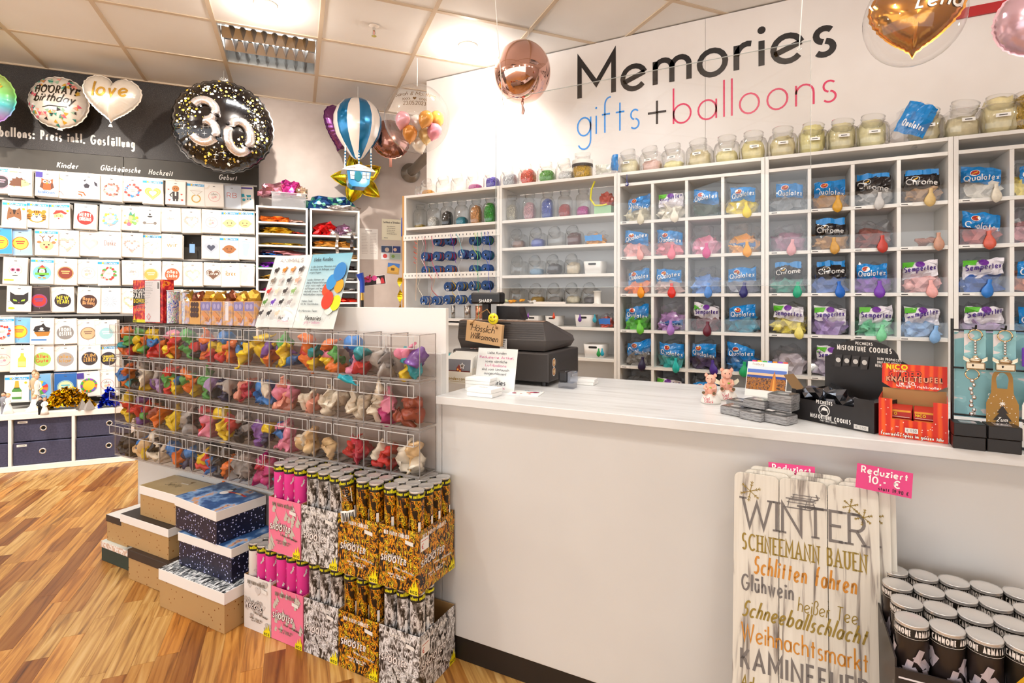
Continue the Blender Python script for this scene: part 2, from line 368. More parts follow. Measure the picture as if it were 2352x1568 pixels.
def script_lines(x0, x1, z0, n, dz, h, col, seed=0):   # rows of tiny unreadable print
    rr = random.Random(seed); out = []
    for i in range(n):
        x = x0; z = z0-i*dz; e = x0+(x1-x0)*rr.uniform(.7, 1)
        while x < e:
            w_ = rr.uniform(.05, .16)*(x1-x0); out.append(('r', x, z-h/2, min(x+w_, e), z+h/2, col)); x += w_+(x1-x0)*.03
    return out
# ------------------------------------------------------------------ the room
def struct(o): o['kind'] = 'structure'; return o
WA, WB = 5.05, 3.47                       # left wall (along NA) and shelf wall (along Y)
def wood_mat(key, use_obj):
    m = bpy.data.materials.new(key); m.use_nodes = True; b = bsdf(m); N, L = nodes(m)
    tc = N.new('ShaderNodeTexCoord'); mp = N.new('ShaderNodeMapping'); mp.inputs['Scale'].default_value = (34, 2.0, 1)
    oi = N.new('ShaderNodeObjectInfo'); ad = N.new('ShaderNodeVectorMath'); ad.operation = 'ADD'
    sc_ = N.new('ShaderNodeVectorMath'); sc_.operation = 'SCALE'; sc_.inputs['Scale'].default_value = 40 if use_obj else 0
    cmb = N.new('ShaderNodeCombineXYZ'); L.new(oi.outputs['Random'], cmb.inputs[0]); L.new(oi.outputs['Random'], cmb.inputs[1]); L.new(cmb.outputs[0], sc_.inputs[0])
    L.new(tc.outputs['Object'], ad.inputs[0]); L.new(sc_.outputs[0], ad.inputs[1]); L.new(ad.outputs[0], mp.inputs['Vector'])
    nz = N.new('ShaderNodeTexNoise'); nz.inputs['Scale'].default_value = 1.6; nz.inputs['Detail'].default_value = 8; nz.inputs['Distortion'].default_value = .9
    L.new(mp.outputs[0], nz.inputs['Vector'])
    rp = ramp(N, [(.25, '#6c4a28'), (.42, '#ae7e42'), (.55, '#c99c58'), (.75, '#dcba80')], 'LINEAR'); L.new(nz.outputs['Fac'], rp.inputs[0])
    if use_obj:
        mx = N.new('ShaderNodeMixRGB'); mx.blend_type = 'MULTIPLY'; mx.inputs[0].default_value = 1
        L.new(rp.outputs[0], mx.inputs[1]); L.new(oi.outputs['Color'], mx.inputs[2]); L.new(mx.outputs[0], b.inputs['Base Color'])
    else: L.new(rp.outputs[0], b.inputs['Base Color'])
    b.inputs['Roughness'].default_value = .38; return m
PLANK = wood_mat('plank_wood', True); FLOORM = wood_mat('floor_wood', False)
fl = struct(MB(FLOORM).box(-9, 7, -6, 9, -.06, -.001).build('floor', None, (0, 0, 0), TA))
def proj(p):
    q = Vector(p)-Vector((0, 0, CAMH)); xr = CC*q.x+SS*q.y; dp = -SS*q.x+CC*q.y
    return (1176+FPX*xr/dp, HORY-FPX*q.z/dp) if dp > .05 else (9e9, 9e9)
_pl = {}
rr = random.Random(3); cnt = 0
for i in range(-70, 20):
    t = i*.066; n = .2+rr.uniform(0, .4)
    while n < 4.66:
        ln = rr.choice((.28, .36, .44, .52)); p = A(t, n+ln/2, 0); n += ln
        vis = False
        for e in (-.5, 0, .5):
            q = proj(A(t, n-ln/2+e*ln, 0))
            if -30 < q[0] < 1240 and 1045 < q[1] < 1610: vis = True
        if not vis or n > 4.67 or (p.y > 1.36 and p.x > -2.7) : continue
        if ln not in _pl: _pl[ln] = mesh_of(MB(PLANK).box(-.0326, .0326, -ln/2+.0005, ln/2-.0005, -.0012, 0), 'plank')
        put('plank', _pl[ln], fl, (t, n-ln/2, 0), 0, rr.choice(['#ffffff', '#fff2dc', '#ecdcc4', '#ffe8c8', '#d8bc9c', '#c4a27e', '#d0b090', '#ffffff', '#b8946e', '#ffeccc', '#f8d8a8', '#e0c8a8'])); cnt += 1
print('planks', cnt)
# walls -------------------------------------------------------------
PINK = TEX('wall_pink', [(.3, '#c6b6ac'), (.7, '#cebfb5')], 'noise', 9, rough=.6, interp='LINEAR')
SIGNW = TEX('sign_wall', [(.3, '#e9e0da'), (.7, '#eee6e1')], 'noise', 5, rough=.42, interp='LINEAR')
def wallA(name, t0, t1, n0, n1, z0, z1, mat):
    return MB(mat).box(t0, t1, n0, n1, z0, z1).build(name, None, (0, 0, 0), TA)
struct(wallA('wall_left', -7.5, 3.2, WA, WA+.15, 0, CEIL-.003, PINK))
DARK = TEX('slate_panel', [(.35, '#211b18'), (.62, '#3a322d'), (.75, '#6b625b')], 'noise', 260, rough=.42, interp='LINEAR', detail=3, bump=.25)
DARK2 = TEX('olive_panel', [(.3, '#3a342b'), (.7, '#463f35')], 'noise', 6, rough=.5, interp='LINEAR')
tE, zE = onA(594, 228, WA-.02); zmid = onA(100, 345, WA-.02)[1]
tS = onA(284, 370, WA-.02)[0]
pu = struct(wallA('wall_panel_upper', -7.4, tE, WA-.02, WA-.0005, zmid, CEIL-.004, DARK))
struct(wallA('wall_panel_lower', -7.4, tS-.002, WA-.02, WA-.0005, .0, zmid-.002, DARK2))
struct(wallA('wall_panel_corner', tS+.002, tE, WA-.02, WA-.0005, .0, zmid-.002, DARK2))
def onwall(n): return lambda x, y, z: (x, n+y, z)
lt = MB(P('#fbf3ea', .5))
t0, z0 = onA(0, 311, WA-.021); t1, _ = onA(308, 340, WA-.021); z0 = onA(60, 317, WA-.021)[1]
s_ = 'Folienballons: Preis inkl. Gasfüllung'; f_ = text_w('ballons: Preis inkl. Gasfüllung'); k_ = (t1-t0-.0)/f_
text(lt, s_, t1-text_w(s_)*k_, z0, .037, .0115, fit=text_w(s_)*k_, y=-.001, conv=onwall(WA-.021))
for wd, xa, xb, yb in (('Kinder', 131, 182, 386), ('Glückwünsche', 231, 325, 394), ('Hochzeit', 342, 399, 402), ('Geburt', 503, 546, 413)):
    ta = onA(xa, yb, WA-.021)[0]; tb, zb = onA(xb, yb, WA-.021); zb = onA((xa+xb)/2, yb, WA-.021)[1]
    text(lt, wd, ta, zb, .022, .0065, fit=tb-ta-.01, slant=.2, y=-.001, conv=onwall(WA-.021))
lt.build('trim_wall_lettering', pu)
XS0 = onY(980, 186, WB).x; XSM = onY(1620, 200, WB).x; XSM2 = onY(1139, 400, WB).x
wb = None
for nm, a, b in (('wall_back', XS0, XSM2-.001), ('wall_back_middle', XSM2+.001, XSM-.001), ('wall_back_end', XSM+.001, 3.0)):
    o = struct(MB(SIGNW).box(a, b, WB, WB+.12, 0, CEIL-.004).build(nm)); wb = wb or o
    if nm == 'wall_back_middle': wbm = o
struct(MB(PINK).box(3.0, 3.15, -2.5, WB+.12, 0, CEIL-.004).build('wall_right'))
# brand lettering on the shelf wall
def span(x0, x1, yb): return onY(x0, yb, WB-.001).x, onY(x1, yb, WB-.001).x
def sign_text(s, xa, xb, y_at, xc, xhpx, lw, col):
    a, b = span(xa, xb, y_at); z = onY(xc, y_at, WB-.001).z
    k = ray(xc, y_at); xh = xhpx/FPX*(WB/k.y)
    m = MB(P(col, .35)); text(m, s, a+lw/2, z+lw/2, xh-lw, lw, fit=b-a-lw, y=WB-.0015, kern=.42); return m
sign_text('Memories', 1326, 1923, 221, 1390, 62, .033, '#221c1b').build('lettering_large', wbm)
sign_text('gifts', 1325, 1470, 305, 1400, 46, .0105, '#3f97e8').build('lettering_gifts', wbm)
m = MB(P('#332b2b', .4)); a = onY(1509, 258, WB-.001)
m.box(a.x-.058, a.x+.058, WB-.002, WB-.001, a.z-.007, a.z+.007).box(a.x-.007, a.x+.007, WB-.002, WB-.001, a.z-.075, a.z+.075); m.build('lettering_plus', wbm)
sign_text('balloons', 1545, 1923, 285, 1560, 47, .0105, '#e03060').build('lettering_balloons', wbm)
a, b = onY(2190, 32, WB-.01), onY(2318, 12, WB-.01)
tag(MB(P('#b80d12', .4)).box(a.x-.3, b.x, WB-.012, WB-.001, (a.z+b.z)/2-.025, (a.z+b.z)/2+.025).build('red_strip'), 'flat red strip fixed high on the pink shelf wall', 'strip')
# ------------------------------------------------------------------ ceiling
CT = TEX('ceiling_tile', [(.3, '#f8f4f0'), (.7, '#fbf8f5')], 'noise', 3, rough=.8, interp='LINEAR')
CB = P('#d9c4aa', .5)
ce = struct(MB(P('#e8dccd', .8)).box(-9, 4.5, -5.5, 9, CEIL+.2, CEIL+.24).build('ceiling'))
T0, N0, TS = -1.7306, 4.399, .625
LAMPC = [(2, 1), (-1, 1), (5, 4), (2, 4), (-1, 4), (2, 7), (-1, 7), (5, 7)]
tile = mesh_of(MB(CT).box(-.300, .300, -.300, .300, 0, .015), 'ceiling_tile')
def inroom(p): return not (p.y > WB+.3 and p.x > -2.9)
for i in range(-7, 10):
    for j in range(0, 12):
        p = A(T0+TS*(i+.5), N0-TS*(j-.5), CEIL+.004)
        if p.x > 3.1 or not inroom(p) or (i, j) in LAMPC: continue
        put('ceiling_tile', tile, ce, p, TA)
for i in range(-7, 11):
    t = T0+TS*i
    MB(CB).box(-.0125, .0125, -3.0, N0+TS+.02, 0, .006).build('grid_bar', ce, A(t, 0, CEIL-.0015), TA)
for j in range(-1, 12):
    n = N0-TS*j
    MB(CB).box(-6.5, 4.5, -.0125, .0125, 0, .006).build('grid_bar', ce, A(0, n, CEIL-.001), TA)
wallA('cornice', -7.4, .6, WA-.035, WA-.0205, CEIL-.006, CEIL-.001, CB).parent = ce
def light(kind, loc, power, col, size=.1, size2=None, rot=(0, 0, 0), spot=None, blend=.6):
    d = bpy.data.lights.new('lamp_light', kind); d.energy = power; d.color = col
    if kind == 'AREA':
        d.shape = 'RECTANGLE'; d.size = size; d.size_y = size2 or size
    else: d.shadow_soft_size = size
    if spot: d.spot_size = R(spot); d.spot_blend = blend
    o = bpy.data.objects.new('lamp_light', d); COL.objects.link(o); o.location = loc; o.rotation_euler = rot; return o
ALU = P('#b9b4b0', .25, 1)
LOUVRE_W = 20
for q, (i, j) in enumerate(LAMPC):
    p = A(T0+TS*(i+.5), N0-TS*(j-.5), CEIL)
    nb = ['above the black wall beside the big round balloon', 'over the far left end of the packet wall', 'over the shelf wall', 'over the customer aisle', 'over the left aisle', 'over the shop entrance', 'over the entrance left side', 'over the entrance right side'][q]
    r = thing('louvre_ceiling_lamp', 'square recessed ceiling lamp with mirror louvres, '+nb, 'ceiling lamp', p, TA, 'louvre lamps in the ceiling')
    h = MB(P('#cfcac4', .3, .6)); h.box(-.3, .3, -.3, .3, .09, .1); h.box(-.3, -.292, -.3, .3, 0, .09).box(.292, .3, -.3, .3, 0, .09).box(-.3, .3, -.3, -.292, 0, .09).box(-.3, .3, .292, .3, 0, .09).build('housing', r)
    d = MB(ALU)
    for y in (-.098, .098): d.prism([(0, 0)], 0, 0) if False else d.add([(-.29, y-.035, .06), (.29, y-.035, .06), (.29, y, 0), (-.29, y, 0), (-.29, y+.035, .06), (.29, y+.035, .06)], [(0, 1, 2, 3), (3, 2, 5, 4)])
    d.build('long_reflector', r)
    for k in range(1, 9):
        x = -.29+.58*k/9
        MB(ALU).add([(x-.018, -.29, .05), (x, -.29, 0), (x, .29, 0), (x-.018, .29, .05), (x+.018, -.29, .05), (x+.018, .29, .05)], [(0, 1, 2, 3), (1, 4, 5, 2)]).build('louvre_blade', r)
    MB(P('#f2fbff', .3, 0, .5, 9)).cyl((-.28, 0, .068), .013, .013, .56, 12, 'x').build('tube', r)
    l = light('AREA', (0, 0, .05), LOUVRE_W, COOL, .55, .06); l.parent = r
def downlight(x, y, label, aim, power, size=80, cone=True):
    r = thing('recessed_spotlight', label, 'spotlight', (x, y, CEIL), 0, 'round recessed spotlights in the ceiling')
    MB(P('#f4ece2', .4)).lathe([(.046, -.002), (.05, -.008), (.062, -.008), (.066, -.001), (.066, .003), (.046, .003)], 28).build('ring', r)
    MB(P('#fff0d8', .4, 0, .5, 14)).lathe([(0, -.012), (.03, -.010), (.045, -.003)], 20, closed=False).build('bulb', r)
    v = (Vector(aim)-Vector((x, y, CEIL-.03))).to_track_quat('-Z', 'Y').to_euler()
    l = light('POINT', (0, 0, -.075), BULB, WARM, .03); l.parent = r
    l = light('SPOT', (0, 0, -.03), power, WARM, .03, rot=v, spot=size, blend=.7); l.parent = r
SP = 1.0; BULB = 7
a = onZ(610, 12, CEIL); downlight(a.x, a.y, 'bright round spotlight recessed in ceiling next to the mirror louvre lamp', A(-.6, 5, 1.2), 120*SP, 110)
a = onZ(1075, 106, CEIL); downlight(a.x, a.y, 'round tilted spotlight recessed in ceiling near the pink mirror balloon', (-1.9, 3.47, 1.9), 60*SP, 100)
for q, (x, y, aim, pw) in enumerate([(A(-4.2, 3.3, 0).x, A(-4.2, 3.3, 0).y, A(-4.0, 5, 1.2), 110), (A(-3.0, 3.3, 0).x, A(-3.0, 3.3, 0).y, A(-2.9, 5, 1.3), 120),
        (A(-1.7, 3.3, 0).x, A(-1.7, 3.3, 0).y, A(-1.7, 5, 1.2), 120), (-.3, 1.4, (-.2, 3.4, 1.5), 22), (.9, 1.2, (.7, 3.4, 1.4), 20), (1.9, 1.4, (1.5, 3.4, 1.6), 15),
        (-1.9, .3, (-1.8, 1.5, .6), 40), (-.7, .1, (-.6, 1.5, .6), 15), (.5, .3, (.6, 1.5, .6), 15)]):
    downlight(x, y, 'round spotlight recessed in ceiling, ' + ['over the left end of the packet wall', 'over the packet wall below the heart balloon', 'over the drawers shelf', 'over the counter middle', 'over the counter end', 'over the gold heart balloon', 'over the gift boxes', 'over the customer side of the counter', 'over the wooden winter board'][q], aim, pw*SP, 85)
# sprinkler
a = onZ(859, 60, CEIL)
r = thing('sprinkler', 'small chrome fire sprinkler hanging from the ceiling tile', 'sprinkler', (a.x, a.y, CEIL))
MB(P('#efe4d8', .4)).lathe([(0, -.012), (.02, -.008), (.032, 0)], 20, closed=False).build('rosette', r)
s2 = MB(CHROME); s2.cyl((0, 0, -.03), .008, .01, .02, 12); s2.tube([(-.008, 0, -.028), (-.013, 0, -.045), (-.004, 0, -.06)], .002); s2.tube([(.008, 0, -.028), (.013, 0, -.045), (.004, 0, -.06)], .002); s2.cyl((0, 0, -.064), .016, .016, .003, 16); s2.build('frame', r)
MB(P('#c0271c', .2)).cyl((0, 0, -.055), .0025, .0025, .026, 8).build('glass_bulb', r)
# handrail pipe
a = onY(985, 355, WB+.1); b0 = Vector(A(*[onA(943, 397, WA-.02)[0]], WA-.02, onA(943, 397, WA-.02)[1]))
r = thing('wall_pipe', 'thick grey steel pipe with round wall flange behind the shelves', 'pipe', b0)
d = (a-b0).normalized(); MB(P('#8d8377', .45, .6)).tube([Vector((0, 0, 0)), (a-b0)*1.05], .042, 16).build('pipe', r)
q = d.to_track_quat('Z', 'Y').to_euler()
fm = MB(P('#8d8377', .45, .6)).lathe([(.09, -.012), (.09, .012), (.062, .02), (.055, .06), (.042, .06)], 24).build('flange', r); fm.rotation_euler = (NA*-1).to_track_quat('Z', 'Y').to_euler()
# ------------------------------------------------------------------ sales counter
CTZ = .865; PF = 1.487; BX0, BX1 = -2.80, -1.04
CW = TEX('counter_white', [(.3, '#d5d3d0'), (.7, '#dad8d5')], 'noise', 4, rough=.35, interp='LINEAR')
c = thing('bin_counter', 'white counter wall carrying the clear balloon bins, with black plinth', 'counter', (0, PF, 0))
MB(CW).bbox(-2.79, -1.021, 0, .03, .075, 1.0, .002).build('front_panel', c)
MB(P('#1d1612', .45)).box(-2.79, -1.021, .003, .02, 0, .073).build('plinth', c)
MB(CW).box(-2.79, -2.77, .0305, .4, .0, 1.0).build('end_panel', c)
MB(WHITE).bbox(-1.685, -1.0235, .031, .048, .3, 1.153, .0015).build('screen_board', c)
c = thing('sales_counter', 'long plain white shop counter with black plinth under the worktop', 'counter', (0, PF, 0))
MB(CW).bbox(-1.019, 2.2, 0, .03, .075, CTZ-.0265, .002).build('front_panel', c)
MB(P('#1d1612', .45)).box(-1.019, 2.2, .003, .02, 0, .073).build('plinth', c)
MB(CW).box(2.18, 2.2, .0305, .55, .0, CTZ-.0265).build('end_panel', c)
WT = TEX('worktop_wood', [(.28, '#c8c6c2'), (.40, '#dddcda'), (.6, '#e6e6e5')], 'noise', 2.2, (1.2, 14, 6), rough=.32, interp='LINEAR', detail=5, dist=1.2)
tag(MB(WT).bbox(-1.0215, 2.25, 1.455, 2.09, CTZ-.026, CTZ, .002).build('worktop'), 'white wood-grain worktop lying on the shop counter', 'worktop')
# ------------------------------------------------------------------ white shelf units on the shelf wall
FY, BY = 3.15, 3.43; UX = [-2.494, -1.696, -.894, -.0898, .704, 1.498]; UT = 1.94
SH = {0: [1.703, 1.045, 1.015, .62, .3], 1: [1.704, 1.521, 1.338, 1.152, 1.007, .818, .5], 2: [1.873, 1.6456, 1.4345, 1.214, 1.0, .786, .57], 3: [1.873, 1.6456, 1.4345, 1.214, 1.0, .786, .57], 4: [1.873, 1.6456, 1.4345, 1.214, 1.0, .786, .57]}
UN = ['holding the ribbon spools', 'holding glass jars and white baskets', 'of small cells under the jars next to the glass jar shelf', 'of small cells in the row middle', 'of small cells at the row end']
units = []
for u in range(5):
    x0, x1 = UX[u], UX[u+1]; w2 = (x1-x0)/2-.001
    r = thing('shelf_unit', 'tall white shelf unit '+UN[u], 'shelf', ((x0+x1)/2, FY, 0), 0, 'white shelf units along the shelf wall'); units.append(r)
    for s in (-1, 1): MB(WHITE).bbox(s*w2-(.018 if s > 0 else 0), s*w2+(0 if s > 0 else .018), 0, .28, 0, UT, .001).build('side', r)
    MB(P('#f6f4f2', .5)).box(-w2+.018, w2-.018, .272, .278, .02, UT-.02).build('back', r)
    for z in SH[u]+[UT, .07]: MB(WHITE).bbox(-w2+.0185, w2-.0185, .002, .27, z-.018, z, .001).build('shelf_board', r)
    if u > 1:
        zs = SH[u]
        for k in range(1, 4):
            x = -w2+.018+(2*w2-.036)*k/4
            for q in range(6): MB(WHITE).box(x-.008, x+.008, .003, .268, zs[q+1]+.0005, zs[q]-.0185).build('divider', r)
    if u == 0:
        for z in (1.628, 1.35):
            st = MB(P('#f6f1ea', .4)); st.box(-w2-.002, w2+.006, -.006, -.001, z-.02, z+.02); st.build('perforated_strip', r)
            hl = MB(BLACK)
            for k in range(27): x = -w2+.02+(2*w2-.04)*k/26; hl.box(x-.0025, x+.0025, -.0066, -.0061, z-.006, z+.006)
            hl.build('slots', r, kind='stuff')
        MB(P('#cf9a55', .7)).box(-w2-.016, -w2-.0005, .0, .28, 0, UT).build('osb_edge', r)
def cellx(u, k): w = (UX[u+1]-UX[u]-.036)/4; return UX[u]+.018+w*(k+.5)
# ------------------------------------------------------------------ foil shelf towers on the left wall
KN = 4.74
def frA(x, y, n): t, z = onA(x, y, n); return t, z
tA0, zT = onA(588, 471, KN); tA1 = onA(707, 476, KN)[0]; tA2 = onA(712, 480, KN)[0]; tA3 = onA(826, 484, KN)[0]
TZ = {0: [onA(648, y, KN)[1] for y in (510, 536, 563, 587, 615, 641, 668, 694, 720, 746)], 1: [onA(770, y, KN)[1] for y in (541, 568, 594, 620, 645, 669, 694, 719, 745)]}
towers = []
for q, (a, b) in enumerate(((tA0, tA1), (tA2, tA3))):
    w2 = (b-a)/2; r = thing('foil_shelf_tower', ['narrow white shelf tower with many trays of folded foil beside the packet wall', 'narrow white shelf tower with red and silver foil under the star balloon'][q], 'shelf', A((a+b)/2, KN, 0), TA); towers.append(r)
    top = zT if q == 0 else onA(770, 481, KN)[1]; TZ[q].insert(0, top)
    for s in (-1, 1): MB(WHITE).bbox(s*w2-(.016 if s > 0 else 0), s*w2+(0 if s > 0 else .016), 0, .28, 0, top, .001).build('side', r)
    MB(P('#e9e4df', .5)).box(-w2+.016, w2-.016, .272, .278, .02, top-.01).build('back', r)
    for z in TZ[q]+[.05, .35, .65]: MB(WHITE).bbox(-w2+.0165, w2-.0165, .002, .27, z-.014, z, .001).build('shelf_board', r)
# ------------------------------------------------------------------ low shelf with drawers
LN = 4.655; LZ = .394
tk1 = onA(168, 1000, LN)[0]; tk0 = onA(22, 1000, LN)[0]; pit = tk1-tk0; tend = tk1+pit*1.05
r = thing('low_shelf', 'low white cube shelf with dark drawer boxes under the packet wall', 'shelf', A(tk1, LN, 0), TA)
lo = -pit*3-.02
MB(WHITE).bbox(lo, tend-tk1, 0, .38, LZ-.038, LZ, .002).build('top_board', r)
MB(WHITE).bbox(lo, tend-tk1, 0, .38, 0, .038, .002).build('bottom_board', r)
MB(P('#ddd6ce', .5)).box(lo, tend-tk1, .37, .38, .038, LZ-.038).build('back', r)
for k in range(-3, 2): MB(WHITE).box(k*pit-.009, k*pit+.009, .001, .37, .0385, LZ-.0385).build('divider', r)
NAVY = TEX('navy_fabric', [(.3, '#3b3b52'), (.7, '#4b4a62')], 'noise', 90, rough=.85, interp='LINEAR')
for k in (-3, -2, -1, 0):
    for lv in (0, 1):
        z0 = .041+lv*.158; x0, x1 = k*pit+.013, (k+1)*pit-.013
        o = thing('drawer_box', 'dark blue drawer box with round eyelet, %s in the %s bay from the bins' % (('lower', 'upper')[lv], ORD[-k]), 'drawer', A(tk1+(x0+x1)/2, LN+.012+.012*lv, z0), TA, 'dark blue drawer boxes in the low shelf')
        w2 = (x1-x0)/2; MB(NAVY).bbox(-w2, w2, 0, .34, 0, .152, .004).build('box', o)
        e = MB(CHROME); e.lathe([(.012, 0), (.014, .003), (.019, .003), (.021, 0)], 22, closed=False); ey = e.build('eyelet', o, (0 if k < 0 else .03, -.0005, .085)); ey.rotation_euler = (PI/2, 0, 0)
        ho = MB(P('#0b0908', .9)).cyl((0, 0, 0), .0135, .0135, .001, 20).build('eyelet_hole', o, (0 if k < 0 else .03, .0002, .085)); ho.rotation_euler = (PI/2, 0, 0)
        if k == -1: decal(MB(), [('r', -w2+.02, .125, -w2+.075, .14, '#f4efe8'), ('r', -w2+.03, .131, -w2+.066, .134, '#55504a')]).build('paper_label', o)
# ------------------------------------------------------------------ clear sheet hung over the counter
PY = 1.8
a, b = onY(1139, 231, PY), onY(1862, 94, PY); zb = onY(1560, 657, PY).z
r = thing('hanging_clear_sheet', 'large clear acrylic screen hanging on strings above the counter', 'screen', (a.x, PY, zb))
W_, H_ = b.x-a.x, a.z-zb
MB(PANE).box(0, W_, 0, .004, 0, H_).build('sheet', r)
e = MB(CLEAR('sheet_edge', (.8, .86, .84), 1, .05, white=.35)); t_ = .0012
e.box(-t_, W_+t_, -.0004, .0044, H_, H_+t_).box(-t_, W_+t_, -.0004, .0044, -t_, 0).box(-t_, 0, -.0004, .0044, 0, H_).box(W_, W_+t_, -.0004, .0044, 0, H_).build('edge', r)
for x, dx in ((.03, -.07), (W_-.03, .05)):
    s = MB(P('#f4f1ec', .5)); s.tube([(x, .002, H_-.02), (x+dx*.5, .002, H_+.4), (x+dx, .002, CEIL-zb-.003)], .0016, 6); s.tube([(x-.006, -.002, H_-.02), (x, -.004, H_-.026), (x+.006, -.002, H_-.02), (x, .006, H_-.014), (x-.006, -.002, H_-.02)], .0014, 5); s.build('string', r)
# ------------------------------------------------------------------ crumpled latex shapes
def deflated(seed, crump=.35):                              # a limp balloon, lying about
    rr = random.Random(seed); mb = MB(LATEX); n, m = 13, 14; vs = []; L = .085
    bend = rr.uniform(-.5, .5); off = rr.uniform(0, 99)
    for j in range(n+1):
        u = j/n; 
        rad = .026*math.sin(PI*min(1, u*1.25))**.7 if u < .72 else .026*max(.22, 1-(u-.55)*2.2)
        if j == 0: rad = .004
        if j == n: rad = .0075
        cx = u*L-.04; cy = bend*.05*(u-.5)**2*4; 
        for i in range(m):
            a = 2*PI*i/m; p = Vector((cx, cy+rad*math.cos(a)*1.15, rad*math.sin(a)*.45+bend*.02*math.sin(u*4)))
            nz = noise.noise_vector(p*52+Vector((off, off, off)))*.011*crump*4.2*(1 if u < .75 else .4); vs.append(p+nz)
    mb.add(vs, [(j*m+i, j*m+(i+1) % m, (j+1)*m+(i+1) % m, (j+1)*m+i) for j in range(n) for i in range(m)], True)
    mb.add(vs[:m], [list(range(m))[::-1]]); mb.add(vs[-m:], [list(range(m))]); return mesh_of(mb, 'latex_balloon')
LIMP = [deflated(s) for s in range(9)]
# ------------------------------------------------------------------ clear tip-out bins in front of the counter
NC = 15; BW = (BX1-BX0)/NC; BH = .1555; BT = 1.074; BF, BB = 1.394, 1.484
EDGE = CLEAR('acrylic_edge', (.70, .64, .60), .9, .1, white=.22)
d_ = BB-BF; g = .002; hw = BW/2-g/2; zt = BH-.006
sh = MB(ACRYL)
sh.add([(-hw, 0, .004), (hw, 0, .004), (hw, d_, .004), (-hw, d_, .004), (-hw, 0, zt), (hw, 0, zt), (hw, d_, zt), (-hw, d_, zt)], [(0, 1, 2, 3), (0, 3, 7, 4), (1, 2, 6, 5), (3, 2, 6, 7)])
sh.add([(-hw, -.002, .004), (hw, -.002, .004), (hw, -.010, zt-.035), (-hw, -.010, zt-.035)], [(0, 1, 2, 3)])
SHELL = mesh_of(sh, 'shell')
ed = MB(EDGE); e = .0013
for x in (-hw, hw):
    ed.box(x-e, x+e, -e, e, .004, zt).box(x-e, x+e, d_-2*e, d_, .004, zt).box(x-e, x+e, 0, d_, .003, .0055).box(x-e, x+e, 0, d_, zt-e, zt+e)
ed.box(-hw, hw, -.003, .001, .0, .0065).box(-hw, hw, -e, e, zt-e, zt+e).box(-hw, hw, d_-2*e, d_, .003, .006)
FRAME = mesh_of(ed, 'edge_frame')
lp = MB(ACRYL); lw_ = hw-.004; z1 = zt-.004; z0 = zt-.042
lp.add([(-lw_, -.026, z0), (lw_, -.026, z0), (lw_, -.026, z1), (-lw_, -.026, z1), (-lw_, -.008, z0), (lw_, -.008, z0), (lw_, -.004, z1), (-lw_, -.004, z1)], [(0, 1, 2, 3), (0, 4, 7, 3), (1, 5, 6, 2), (0, 1, 5, 4)])
lp.use(CLEAR('lip_edge', (.8, .76, .73), 1, .1, white=.55))
for (xa, za, xb, zb) in ((-lw_, z0, lw_, z0), (-lw_, z1, lw_, z1)): lp.box(xa, xb, -.0268, -.0252, za-.0013, za+.0013)
for x in (-lw_, lw_*.55, lw_): lp.box(x-.0011, x+.0011, -.0268, -.0252, z0, z1)
for x in (-lw_, lw_): lp.box(x-.0008, x+.0008, -.026, -.006, z0-.0008, z0+.0008)
LIP = mesh_of(lp, 'lip')
C_ = dict(o='#ef7a1e', y='#f2d012', r='#d8302a', g='#55a84a', b='#2f7fd0', p='#f08fae', m='#c2277a', v='#7a4aa0', n='#2c2c58', k='#2a2528', w='#efe4cf', s='#b3aca6', t='#1aa3b0', c='#f2cf9a', l='#b79ad0', d='#9a4630', e='#8f8a88', q='#f2a58f', x='#f3ead6', z='#c01f3c')
CN = dict(o='orange', y='yellow', r='red', g='green', b='blue', p='pink', m='magenta', v='violet', n='navy', k='black', w='cream', s='silver', t='teal', c='beige', l='lilac', d='rust brown', e='grey', q='coral', x='ivory', z='crimson')
# colours of the balloons in each bin, from the counter end leftwards
TIERS = [['yttvp', 'ssse', 'prntb', 'yopgo', 'oyrto', 'ybvyg', 'yoyvy', 'oybyk', 'royob', 'orvyo', 'gkkrg', 'yoyrp', 'rrboy', 'ygyog', 'ortgo'],
         ['dddd', 'wmwpw', 'wwww', 'wwwx', 'xqw', 'qqppq', 'bbbw', 'qzqz', 'nnns', 'gkglg', 'oygoo', 'rygbr', 'vls', 'kykws', 'otboo'],
         ['xxxc', 'rrxr', 'rzrz', 'c', 'ccxc', 'ppbpp', 'vnvy', 'kkkee', 'yyyry', 'rprpz', 'eesk', 'yyyy', 'kodok', 'vgrrv', 'yyrry'],
         [None]*5+['tes', 'mmzmm', 'keees', 'kokok', 'rbyrk', 'nnnb', 'bob', 'wwkww', 'cybc', 'kkkk']]
TN = ['top', 'second', 'third', 'bottom']
rr = random.Random(21)
